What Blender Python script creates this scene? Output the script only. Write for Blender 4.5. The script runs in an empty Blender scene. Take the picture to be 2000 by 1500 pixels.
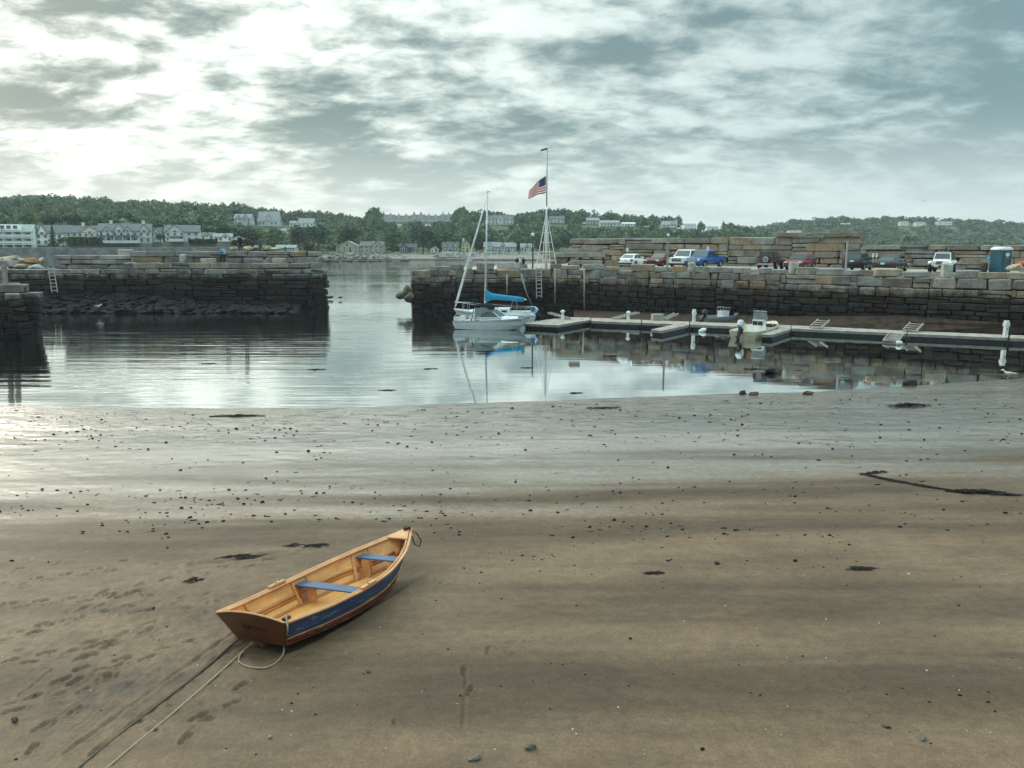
import bpy, math, random
import numpy as np
from mathutils import Vector, Matrix

random.seed(7); RNG = np.random.default_rng(11)
SC = bpy.context.scene; COL = SC.collection
R = math.radians

# ------------------------------------------------------------------ camera
H = 7.3; F = 1540.0; PITCH = math.atan(272 / F)
cam_d = bpy.data.cameras.new('camera'); cam = bpy.data.objects.new('camera', cam_d); COL.objects.link(cam)
cam.location = (0, 0, H); cam.rotation_euler = (math.pi / 2 - PITCH, 0, 0)
cam_d.sensor_width = 36; cam_d.lens = F / 2000 * 36; cam_d.clip_start = 0.1; cam_d.clip_end = 9000
SC.camera = cam
SUN_AZ, SUN_EL = R(-43), R(25)          # azimuth from +Y, negative = left
SUN = Vector((math.sin(SUN_AZ) * math.cos(SUN_EL), math.cos(SUN_AZ) * math.cos(SUN_EL), math.sin(SUN_EL)))

# ------------------------------------------------------------------ node helper
class NT:
    def __init__(s, nt): s.nt = nt; nt.nodes.clear()
    def n(s, typ, props=None, **ins):
        nd = s.nt.nodes.new(typ)
        for k, v in (props or {}).items(): setattr(nd, k, v)
        for k, v in ins.items():
            key = int(k[1:]) if k[0] == 'i' and k[1:].isdigit() else k.replace('_', ' ')
            sock = nd.inputs[key]
            if isinstance(v, bpy.types.NodeSocket): s.nt.links.new(v, sock)
            elif isinstance(v, bpy.types.Node): s.nt.links.new(v.outputs[0], sock)
            else: sock.default_value = v
        return nd
    def math(s, op, a, b=0.0, clamp=False): return s.n('ShaderNodeMath', {'operation': op, 'use_clamp': clamp}, i0=a, i1=b).outputs[0]
    def mix(s, f, a, b, mode='MIX'):
        nd = s.nt.nodes.new('ShaderNodeMix'); nd.data_type = 'RGBA'; nd.blend_type = mode
        for i, v in ((0, f), (6, a), (7, b)):
            if isinstance(v, bpy.types.NodeSocket): s.nt.links.new(v, nd.inputs[i])
            else: nd.inputs[i].default_value = v if i == 0 else (tuple(v) + (1,) if len(v) == 3 else v)
        return nd.outputs[2]
    def ramp(s, fac, stops, interp='LINEAR'):
        nd = s.nt.nodes.new('ShaderNodeValToRGB'); cr = nd.color_ramp; cr.interpolation = interp
        while len(cr.elements) < len(stops): cr.elements.new(0.5)
        for e, (p, c) in zip(cr.elements, stops):
            e.position = p; e.color = (c, c, c, 1) if isinstance(c, (int, float)) else tuple(c) + (1,)
        s.nt.links.new(fac, nd.inputs[0]); return nd.outputs[0]
    def mr(s, v, a, b, c=0.0, d=1.0, smooth=True):
        return s.n('ShaderNodeMapRange', {'interpolation_type': 'SMOOTHSTEP' if smooth else 'LINEAR'}, i0=v, i1=a, i2=b, i3=c, i4=d).outputs[0]
    def noise(s, vec, scale, detail=4.0, rough=0.55, dist=0.0):
        return s.n('ShaderNodeTexNoise', None, Vector=vec, Scale=scale, Detail=detail, Roughness=rough, Distortion=dist).outputs[0]
    def scl(s, vec, sc, loc=(0, 0, 0), rot=(0, 0, 0)):
        return s.n('ShaderNodeMapping', None, Vector=vec, Scale=sc, Location=loc, Rotation=rot).outputs[0]

# ------------------------------------------------------------------ world: bright broken overcast
OFF1 = (42.3, 18.1, 6.0); OFF2 = (30.1, 24.7, 6.5)
def make_world():
    w = bpy.data.worlds.new('World'); SC.world = w; w.use_nodes = True
    t = NT(w.node_tree)
    d = t.n('ShaderNodeTexCoord').outputs['Generated']
    sep = t.n('ShaderNodeSeparateXYZ', None, Vector=d)
    z = t.math('MAXIMUM', sep.outputs[2], 0.0)
    zz = t.math('ADD', z, 0.27)
    px = t.math('DIVIDE', sep.outputs[0], zz); py = t.math('DIVIDE', sep.outputs[1], zz)
    P = t.n('ShaderNodeCombineXYZ', None, X=px, Y=py, Z=0.0).outputs[0]
    n1 = t.noise(t.scl(P, (3.3, 4.2, 1), OFF1), 1.0, 6.0, 0.55, 0.25)
    n2 = t.noise(t.scl(P, (0.8, 1.1, 1), OFF2), 1.0, 3.0, 0.5, 0.2)
    n3 = t.noise(t.scl(P, (9.0, 12.0, 1), (1.3, 8.1, 5)), 1.0, 6.0, 0.6, 0.3)
    dens = t.math('ADD', t.math('ADD', t.math('MULTIPLY', n1, 0.56), t.math('MULTIPLY', n2, 0.34)), t.math('MULTIPLY', n3, 0.33))
    dens = t.mr(dens, 0.50, 0.725)                         # 0 thin bright .. 1 thick dark
    sd = t.n('ShaderNodeVectorMath', {'operation': 'DOT_PRODUCT'}, i0=d, i1=tuple(SUN)).outputs['Value']
    g1 = t.math('POWER', t.math('MAXIMUM', sd, 0.0), 8.0)
    g2 = t.math('POWER', t.math('MAXIMUM', sd, 0.0), 1.7)
    thin_c = t.mix(g2, (0.33, 0.455, 0.48), (0.86, 0.92, 0.84))
    thick_c = t.mix(g2, (0.165, 0.262, 0.290), (0.125, 0.182, 0.175))
    cl = t.mix(dens, thin_c, thick_c)
    # glow of the veiled sun through the thinner cloud
    ga = t.math('MULTIPLY', g1, t.math('SUBTRACT', 1.15, dens))
    cl = t.mix(1.0, cl, t.mix(ga, (0, 0, 0), (0.62, 0.62, 0.55)), 'ADD')
    # haze brightening the cloud base towards the horizon
    hz = t.mr(z, 0.0, 0.16, 1.0, 0.0)
    hcol = t.mix(g2, (0.62, 0.71, 0.71), (0.76, 0.82, 0.77))
    cl = t.mix(t.math('MULTIPLY', hz, 0.80), cl, hcol)
    sky = t.n('ShaderNodeTexSky', {'sky_type': 'NISHITA', 'sun_disc': False, 'sun_elevation': SUN_EL, 'sun_rotation': SUN_AZ, 'air_density': 1.3, 'dust_density': 2.0})
    skc = t.mix(1.0, sky.outputs[0], (0.09, 0.09, 0.09), 'MULTIPLY')
    # the brighter dome overhead (overcast zenith is brighter than the horizon)
    zen = t.mr(z, 0.27, 0.85, 1.0, 3.3)
    cl = t.n('ShaderNodeVectorMath', {'operation': 'SCALE'}, i0=cl, Scale=zen).outputs[0]
    out = t.mix(0.95, skc, cl)
    bg = t.n('ShaderNodeBackground', None, Color=out, Strength=1.0)
    o = t.n('ShaderNodeOutputWorld', None, Surface=bg)
make_world()
sun_d = bpy.data.lights.new('sun', 'SUN'); sun_d.energy = 0.7; sun_d.angle = R(18); sun_d.color = (1.0, 0.93, 0.82)
sun_o = bpy.data.objects.new('sun', sun_d); COL.objects.link(sun_o)
sun_o.rotation_euler = (-SUN).to_track_quat('-Z', 'Y').to_euler(); sun_o.location = (-40, 60, 60)
SC.view_settings.view_transform = 'Standard'; SC.view_settings.look = 'None'; SC.view_settings.gamma = 1
SC.view_settings.exposure = 0.48; SC.view_settings.use_curve_mapping = False
SC.cycles.use_denoising = True; SC.cycles.max_bounces = 6; SC.cycles.volume_bounces = 0
SC.cycles.diffuse_bounces = 3; SC.cycles.glossy_bounces = 3; SC.cycles.use_adaptive_sampling = True
SC.cycles.caustics_reflective = False; SC.cycles.caustics_refractive = False

# ------------------------------------------------------------------ pixel helpers (photograph is 2000 x 1500)
def ray(u, v):
    x = (u - 1000) / F; y = -(v - 750) / F
    c, s = math.cos(PITCH), math.sin(PITCH)
    return Vector((x, c + y * s, -s + y * c))
def G(u, v, z=0.0):
    d = ray(u, v); k = (z - H) / d.z; return Vector((d.x * k, d.y * k, z))
def Dp(u, v, y):
    d = ray(u, v); k = y / d.y; return Vector((d.x * k, y, H + d.z * k))
def M(px_, d): return px_ * d / F            # metres spanned by px at distance d

# ------------------------------------------------------------------ mesh builder
class MB:
    def __init__(s): s.v = []; s.f = []; s.m = []
    def add(s, vs, fs, m=0):
        o = len(s.v); s.v += [tuple(p) for p in vs]
        for f in fs: s.f.append(tuple(i + o for i in f)); s.m.append(m)
        return s
    def box(s, c, d, rz=0.0, m=0, top=(1, 1), rot=None):
        hx, hy, hz = d[0] / 2, d[1] / 2, d[2] / 2; vs = []
        for z in (-1, 1):
            k = top if z > 0 else (1, 1)
            for x, y in ((-1, -1), (1, -1), (1, 1), (-1, 1)): vs.append(Vector((x * hx * k[0], y * hy * k[1], z * hz)))
        mt = rot if rot is not None else Matrix.Rotation(rz, 3, 'Z')
        vs = [mt @ p + Vector(c) for p in vs]
        return s.add(vs, [(0, 3, 2, 1), (4, 5, 6, 7), (0, 1, 5, 4), (1, 2, 6, 5), (2, 3, 7, 6), (3, 0, 4, 7)], m)
    def beam(s, p0, p1, w, h, m=0):
        p0 = Vector(p0); p1 = Vector(p1); d = p1 - p0; L = d.length
        q = d.to_track_quat('X', 'Z').to_matrix()
        return s.box((p0 + p1) / 2, (L, w, h), m=m, rot=q)
    def tube(s, p0, p1, r0, r1=None, n=6, m=0):
        return s.path([p0, p1], [r0, r0 if r1 is None else r1], n, m)
    def path(s, pts, r, n=6, m=0, closed=False, flat=1.0):
        pts = [Vector(p) for p in pts]; k = len(pts)
        rs = r if isinstance(r, (list, tuple)) else [r] * k
        o = len(s.v); up = Vector((0, 0, 1)); prev = None
        for i, p in enumerate(pts):
            a = pts[i - 1] if i > 0 or closed else p; b = pts[(i + 1) % k] if i < k - 1 or closed else p
            t = (b - a).normalized() if (b - a).length > 1e-9 else Vector((0, 0, 1))
            if prev is None:
                sd = t.cross(up) if abs(t.z) < 0.95 else t.cross(Vector((0, 1, 0)))
            else: sd = prev - t * prev.dot(t)
            sd.normalize(); prev = sd; n2 = sd.cross(t)
            for j in range(n):
                a_ = 2 * math.pi * j / n
                s.v.append(tuple(p + (sd * math.cos(a_) + n2 * math.sin(a_) * flat) * rs[i]))
        for i in range(k if closed else k - 1):
            for j in range(n):
                a_ = o + i * n + j; b_ = o + i * n + (j + 1) % n; i2 = (i + 1) % k
                s.f.append((a_, b_, o + i2 * n + (j + 1) % n, o + i2 * n + j)); s.m.append(m)
        if not closed:
            s.f.append(tuple(o + j for j in reversed(range(n)))); s.m.append(m)
            s.f.append(tuple(o + (k - 1) * n + j for j in range(n))); s.m.append(m)
        return s
    def loft(s, secs, m=0, cap=True, ring=True, mfun=None):
        o = len(s.v); n = len(secs[0])
        for q in secs: s.v += [tuple(p) for p in q]
        for i in range(len(secs) - 1):
            for j in range(n if ring else n - 1):
                a = o + i * n + j; b = o + i * n + (j + 1) % n
                s.f.append((a, b, b + n, a + n)); s.m.append(mfun(i, j) if mfun else m)
        if cap and ring:
            s.f.append(tuple(o + j for j in reversed(range(n)))); s.m.append(m)
            s.f.append(tuple(o + (len(secs) - 1) * n + j for j in range(n))); s.m.append(m)
        return s
    def plate(s, q, th, m=0):
        """a thin slab on the quad q (4 points), thickness th along its normal"""
        q = [Vector(p) for p in q]; nn = (q[1] - q[0]).cross(q[3] - q[0]).normalized() * th
        return s.add(q + [p + nn for p in q], [(0, 3, 2, 1), (4, 5, 6, 7), (0, 1, 5, 4), (1, 2, 6, 5), (2, 3, 7, 6), (3, 0, 4, 7)], m)
    def ball(s, c, r, n=8, k=5, m=0, rot=None):
        c = Vector(c); r = Vector(r if hasattr(r, '__len__') else (r, r, r)); secs = []
        for i in range(k + 1):
            a = math.pi * (i + 0.12) / (k + 0.24) - math.pi / 2
            ring = []
            for j in range(n):
                b = 2 * math.pi * j / n
                p = Vector((r.x * math.cos(a) * math.cos(b), r.y * math.cos(a) * math.sin(b), r.z * math.sin(a)))
                ring.append((rot @ p if rot is not None else p) + c)
            secs.append(ring)
        return s.loft(secs, m)
    def mesh(s, name, mats, smooth=False):
        me = bpy.data.meshes.new(name); me.from_pydata(s.v, [], s.f)
        for mt in (mats if isinstance(mats, (list, tuple)) else [mats]): me.materials.append(mt)
        me.polygons.foreach_set('material_index', s.m)
        if smooth: me.polygons.foreach_set('use_smooth', [True] * len(s.f))
        me.update(); return me
    def build(s, name, mats, parent=None, smooth=False, loc=None, rz=None):
        return link(name, s.mesh(name, mats, smooth), parent, loc, rz)
def link(name, me, parent=None, loc=None, rz=None):
    o = bpy.data.objects.new(name, me); COL.objects.link(o)
    if parent is not None: o.parent = parent
    if loc is not None: o.location = loc
    if rz is not None: o.rotation_euler = (0, 0, rz)
    return o
def tag(o, label=None, cat=None, group=None, kind=None):
    if label: o['label'] = label
    if cat: o['category'] = cat
    if group: o['group'] = group
    if kind: o['kind'] = kind
    return o
def thing(name, label, cat, loc=(0, 0, 0), rz=0.0, group=None):
    o = link(name, None, None, loc, rz); o.empty_display_size = 0.3
    return tag(o, label, cat, group)
def copy_tree(o, parent=None):
    kids = [c for c in list(COL.objects) if c.parent == o] if False else list(o.children)
    c = o.copy(); COL.objects.link(c)
    if parent is not None: c.parent = parent
    for k in kids: copy_tree(k, c)
    return c
def np_mesh(name, V, Fq, mats, smooth=False):
    me = bpy.data.meshes.new(name); V = np.asarray(V, np.float32); Fq = np.asarray(Fq, np.int32)
    k = Fq.shape[1]; n = len(Fq)
    me.vertices.add(len(V)); me.vertices.foreach_set('co', V.ravel())
    me.loops.add(n * k); me.loops.foreach_set('vertex_index', Fq.ravel())
    me.polygons.add(n); me.polygons.foreach_set('loop_start', np.arange(0, n * k, k, dtype=np.int32))
    me.polygons.foreach_set('loop_total', np.full(n, k, np.int32))
    if smooth: me.polygons.foreach_set('use_smooth', np.ones(n, bool))
    for mt in (mats if isinstance(mats, (list, tuple)) else [mats]): me.materials.append(mt)
    me.update(calc_edges=True); return me

# smooth value noise in numpy
def vnoise(x, y, seed=0):
    x = np.asarray(x, float); y = np.asarray(y, float)
    xi = np.floor(x).astype(np.int64); yi = np.floor(y).astype(np.int64); xf = x - xi; yf = y - yi
    def h(a, b):
        n = (a * 374761393 + b * 668265263 + seed * 974711) & 0xffffffff
        n = ((n ^ (n >> 13)) * 1274126177) & 0xffffffff
        return ((n ^ (n >> 16)) & 0xffff) / 65535.0
    u = xf * xf * (3 - 2 * xf); w = yf * yf * (3 - 2 * yf)
    return (h(xi, yi) * (1 - u) + h(xi + 1, yi) * u) * (1 - w) + (h(xi, yi + 1) * (1 - u) + h(xi + 1, yi + 1) * u) * w
def fbm(x, y, seed=0, oct=4):
    a = 0; k = 0.5
    for i in range(oct): a = a + k * vnoise(x * 2 ** i, y * 2 ** i, seed + i * 17); k *= 0.5
    return a

# ------------------------------------------------------------------ materials
MATS = {}
def mat(name, col=(0.5, 0.5, 0.5), rough=0.6, metal=0.0, var=0.12, nscale=3.0, bump=0.0, bscale=20.0, coat=0.0, spec=0.5, objcol=False, space='Object'):
    if name in MATS: return MATS[name]
    m = bpy.data.materials.new(name); m.use_nodes = True; MATS[name] = m
    t = NT(m.node_tree); tc = t.n('ShaderNodeTexCoord'); vec = tc.outputs['Object'] if space == 'Object' else t.n('ShaderNodeNewGeometry').outputs['Position']
    if objcol: base = t.n('ShaderNodeObjectInfo').outputs['Color']
    else:
        base = t.n('ShaderNodeRGB').outputs[0]; base.default_value = tuple(col) + (1,)
    nz = t.noise(vec, nscale, 6.0, 0.62)
    k = t.mr(nz, 0.3, 0.7, 1 - var * 1.6, 1 + var * 1.2)
    c = t.n('ShaderNodeVectorMath', {'operation': 'SCALE'}, i0=base, Scale=k).outputs[0]
    r = t.mr(t.noise(vec, nscale * 2.3, 4), 0.3, 0.7, max(0.02, rough - 0.1), min(1, rough + 0.1))
    p = t.n('ShaderNodeBsdfPrincipled', None, Base_Color=c, Roughness=r, Metallic=metal, Coat_Weight=coat)
    p.inputs['Specular IOR Level'].default_value = spec
    if bump > 0:
        b = t.n('ShaderNodeBump', None, Strength=0.7, Distance=bump, Height=t.noise(vec, bscale, 5.0, 0.6))
        t.nt.links.new(b.outputs[0], p.inputs['Normal'])
    t.n('ShaderNodeOutputMaterial', None, Surface=p)
    return m

def stone_material(name, island=False, tide=True, tide_shade_z=3.2):
    m = bpy.data.materials.new(name); m.use_nodes = True; t = NT(m.node_tree)
    geo = t.n('ShaderNodeNewGeometry'); pos = geo.outputs['Position']
    if island:
        base = t.ramp(geo.outputs['Random Per Island'], [(0, (0.20, 0.20, 0.20)), (0.3, (0.30, 0.28, 0.26)), (0.6, (0.36, 0.30, 0.25)), (1, (0.24, 0.24, 0.25))], 'CONSTANT')
    else: base = t.n('ShaderNodeObjectInfo').outputs['Color']
    n1 = t.noise(pos, 1.1, 6, 0.6); n2 = t.noise(pos, 7.0, 6, 0.65); n3 = t.noise(t.scl(pos, (1.6, 1.6, 0.35)), 1.0, 5, 0.6)
    k = t.math('MULTIPLY', t.mr(n1, 0.3, 0.7, 0.72, 1.18), t.mr(n2, 0.3, 0.72, 0.74, 1.2))
    c = t.n('ShaderNodeVectorMath', {'operation': 'SCALE'}, i0=base, Scale=k).outputs[0]
    c = t.mix(t.math('MULTIPLY', t.mr(n3, 0.55, 0.72), 0.45), c, (0.16, 0.10, 0.06))       # rust and lichen streaks
    rough = 0.82
    if tide:
        z = t.n('ShaderNodeSeparateXYZ', None, Vector=pos).outputs[2]
        zz = t.math('ADD', z, t.math('ADD', t.math('MULTIPLY', t.math('SUBTRACT', n1, 0.5), 1.5), t.math('MULTIPLY', t.math('SUBTRACT', n2, 0.5), 0.7)))
        w = t.mr(zz, tide_shade_z - 0.45, tide_shade_z + 0.5, 1.0, 0.0)
        weed = t.mix(t.mr(n2, 0.4, 0.62), (0.011, 0.010, 0.013), (0.036, 0.030, 0.027))
        wet = t.mix(1.0, c, (0.24, 0.21, 0.21), 'MULTIPLY')
        low = t.mr(zz, tide_shade_z - 2.2, tide_shade_z - 0.5, 0.85, 0.30)
        c = t.mix(w, c, t.mix(low, wet, weed))
        rough = t.mr(w, 0, 1, 0.85, 0.62)
    h = t.math('ADD', n2, t.math('MULTIPLY', t.noise(pos, 26.0, 5, 0.6), 0.5))
    b = t.n('ShaderNodeBump', None, Strength=0.8, Distance=0.06, Height=h)
    p = t.n('ShaderNodeBsdfPrincipled', None, Base_Color=c, Roughness=rough, Normal=b.outputs[0])
    p.inputs['Specular IOR Level'].default_value = 0.12
    t.n('ShaderNodeOutputMaterial', None, Surface=p)
    return m
STONE = stone_material('granite'); STONE_HI = stone_material('granite_dry', tide=False); STONE_ISL = stone_material('granite_lower', island=True)
PAL_GREY = [(0.36, 0.355, 0.34), (0.40, 0.39, 0.37), (0.30, 0.30, 0.30), (0.34, 0.32, 0.29), (0.28, 0.275, 0.27)]
PAL_TAN = [(0.46, 0.38, 0.27), (0.50, 0.40, 0.27), (0.42, 0.32, 0.22), (0.48, 0.42, 0.33)]
PAL_ROSE = [(0.36, 0.29, 0.26), (0.33, 0.26, 0.22), (0.40, 0.33, 0.28)]
PAL_OCH = [(0.50, 0.30, 0.13), (0.46, 0.30, 0.16)]
def pick(w=(5, 2, 2, 0.4)):
    p = random.choices([PAL_GREY, PAL_TAN, PAL_ROSE, PAL_OCH], w)[0]; c = random.choice(p); k = random.uniform(0.82, 1.16); q = 0.42; m = (0.345, 0.305, 0.255); k *= 0.80
    return tuple((x + (y - x) * q) * k for x, y in zip(c, m)) + (1,)

# ------------------------------------------------------------------ stones
def stone_mesh(seed, mt, rnd=0.07, jit=0.045, name='stone'):
    import bmesh
    rr = random.Random(seed); bm = bmesh.new(); bmesh.ops.create_cube(bm, size=1.0)
    for v in bm.verts: v.co += Vector([rr.uniform(-jit, jit) for _ in range(3)])
    bmesh.ops.bevel(bm, geom=list(bm.edges), offset=rnd, segments=1, profile=0.6, affect='EDGES')
    for v in bm.verts: v.co += Vector([rr.uniform(-jit, jit) * 0.35 for _ in range(3)])
    me = bpy.data.meshes.new(name); bm.to_mesh(me); bm.free(); me.materials.append(mt); return me
STONE_L = stone_material('granite_left_pier', tide_shade_z=3.85)  # dark band raised above the tide line: this pier's shade painted in with its wet
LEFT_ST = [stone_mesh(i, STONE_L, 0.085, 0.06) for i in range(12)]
WALL_ST = [stone_mesh(i, STONE, 0.085, 0.06) for i in range(14)]
DRY_ST = [stone_mesh(40 + i, STONE_HI, 0.085, 0.075) for i in range(14)]
def boulder_mesh(seed, mt, name='boulder', n=18):
    """an angular broken rock: the hull of random points in a rounded block"""
    import bmesh
    rr = random.Random(seed); bm = bmesh.new()
    for _ in range(n):
        p = Vector([rr.gauss(0, 1) for _ in range(3)]).normalized() * rr.uniform(0.42, 0.62)
        bm.verts.new([max(-0.5, min(0.5, q * 1.15)) for q in p])
    r = bmesh.ops.convex_hull(bm, input=list(bm.verts)); bmesh.ops.delete(bm, geom=[v for v in bm.verts if not v.link_faces], context='VERTS')
    bmesh.ops.bevel(bm, geom=list(bm.edges), offset=0.03, segments=1, profile=0.5, affect='EDGES')
    me = bpy.data.meshes.new(name); bm.to_mesh(me); bm.free(); me.materials.append(mt); return me
def put_stone(me, parent, c, dims, rz, col, name='stone', tilt=0.0):
    o = link(name, me, parent, c); o.scale = dims
    o.rotation_euler = (random.uniform(-tilt, tilt), random.uniform(-tilt, tilt), rz); o.color = col
    return o
def stone_wall(parent, p0, p1, z0, courses, batter=0.1, weights=(5, 2, 2, 0.4), meshes=None, depth=0.9, gap=0.045, lower=0, zfun=None, skew=0.0, out=1):
    """lay courses of single stones from p0 to p1 (bottom course first); the first `lower` courses are joined as one mesh"""
    meshes = meshes or WALL_ST
    p0 = Vector((p0[0], p0[1])); p1 = Vector((p1[0], p1[1])); d = p1 - p0; L = d.length; d /= L
    nrm = Vector((d.y, -d.x)) * out                     # towards the viewer
    rz = math.atan2(d.y, d.x); z = z0; joined = MB()
    for ci, (h, lmin, lmax) in enumerate(courses):
        s = -random.uniform(0, lmax * 0.6)
        while s < L:
            l = random.uniform(lmin, lmax); a = max(s, 0); b = min(s + l, L)
            if L - b < lmin * 0.4: b = L
            if b - a > 0.15:
                hh = h * random.uniform(0.9, 1.08); dz = 0.0
                if ci >= lower and h > 0.45 and random.random() < 0.16:          # two thin stones instead of one
                    fr = random.uniform(0.38, 0.6); c3 = p0 + d * ((a + b) / 2) - nrm * ((z - z0 + h / 2) * batter + depth / 2 - random.uniform(-0.06, 0.08)); zb_ = z + (zfun((a + b) / 2) if zfun else 0)
                    put_stone(random.choice(meshes), parent, (c3.x, c3.y, zb_ + h * fr / 2), (b - a - gap, depth, h * fr - gap), rz, pick(weights), tilt=0.01)
                    hh = h * (1 - fr); dz = h * fr / 2
                back = (z - z0 + h / 2) * batter
                c2 = p0 + d * ((a + b) / 2) - nrm * (back + depth / 2 - random.uniform(-0.08, 0.10))
                zz = z + h / 2 + dz + (zfun((a + b) / 2) if zfun else 0)
                if ci < lower:
                    jm = random.choice(meshes); mt = Matrix.Rotation(rz, 3, 'Z')
                    vs = [mt @ Vector((v.co.x * (b - a - gap), v.co.y * depth, v.co.z * (hh - gap))) + Vector((c2.x, c2.y, zz)) for v in jm.vertices]
                    joined.add(vs, [tuple(p.vertices) for p in jm.polygons])
                else:
                    o = put_stone(random.choice(meshes), parent, (c2.x, c2.y, zz), (b - a - gap, depth * random.uniform(0.96, 1.04), hh - gap), rz + random.uniform(-0.02, 0.02), pick(weights), tilt=0.014)
            s += l
            if b >= L: break
        z += h
    if joined.v:
        tag(joined.build('lower_stones', STONE_ISL, parent), kind='stuff')
    return z
def rough_wall(parent, p0, p1, z0, courses, *args, seg=(5.0, 9.0), **kw):
    p0 = Vector((p0[0], p0[1])); p1 = Vector((p1[0], p1[1])); L = (p1 - p0).length; s = 0.0; tot = sum(c[0] for c in courses)
    while s < L - 0.01:
        e = s + random.uniform(*seg); e = L if L - e < seg[0] * 0.7 else e
        cs = [(h * random.uniform(0.72, 1.32), a, b) for h, a, b in courses]; k = tot / sum(c[0] for c in cs)
        z = stone_wall(parent, p0.lerp(p1, s / L), p0.lerp(p1, e / L), z0, [(h * k, a, b) for h, a, b in cs], *args, **kw); s = e
    return z
ORD = 'first second third fourth fifth sixth seventh eighth ninth tenth eleventh twelfth thirteenth fourteenth fifteenth sixteenth seventeenth eighteenth nineteenth twentieth'.split()
# ================================================================== the setting
SHORE = [G(u, v) for u, v in ((-900, 800), (-300, 792), (0, 793), (300, 796), (600, 797), (900, 788), (1100, 781), (1350, 772), (1600, 764), (1800, 752), (1900, 745), (2000, 739), (2300, 722), (3200, 700))]
SX = np.array([-200.0] + [p.x for p in SHORE] + [200.0]); SY = np.array([SHORE[0].y] + [p.y for p in SHORE] + [SHORE[-1].y])
def base_sand(x, y):
    ys = np.interp(x, SX, SY) + (fbm(np.asarray(x) * 0.45, np.asarray(x) * 0.0 + 3.3, 5, 3) - 0.45) * 0.7
    d = ys - y
    h = np.where(d > 0, 0.018 * d + 0.0007 * np.maximum(d, 0) ** 2, 0.05 * d)
    h = np.clip(h, -1.2, 1.6)
    band = (fbm(x * 0.035 + 2, y * 0.33, 21, 3) - 0.45) * 0.10
    return h + band * np.clip(d / 5.0, 0, 1)
_gx = np.arange(-60, 60.01, 0.12); _gy = np.arange(-4, 80.01, 0.12); _gz = base_sand(*np.meshgrid(_gx, _gy)).tolist()
def S(x, y):
    a = min(max((x + 60) / 0.12, 0), len(_gx) - 1.01); c = min(max((y + 4) / 0.12, 0), len(_gy) - 1.01); i, j = int(a), int(c); a -= i; c -= j
    return (_gz[j][i] * (1 - a) + _gz[j][i + 1] * a) * (1 - c) + (_gz[j + 1][i] * (1 - a) + _gz[j + 1][i + 1] * a) * c
def GS(u, v, dz=0.0):
    """the point of the beach seen at a pixel"""
    z = 0.3
    for _ in range(12):
        p = G(u, v, z); z = S(p.x, p.y)
    return Vector((p.x, p.y, z + dz))

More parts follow.
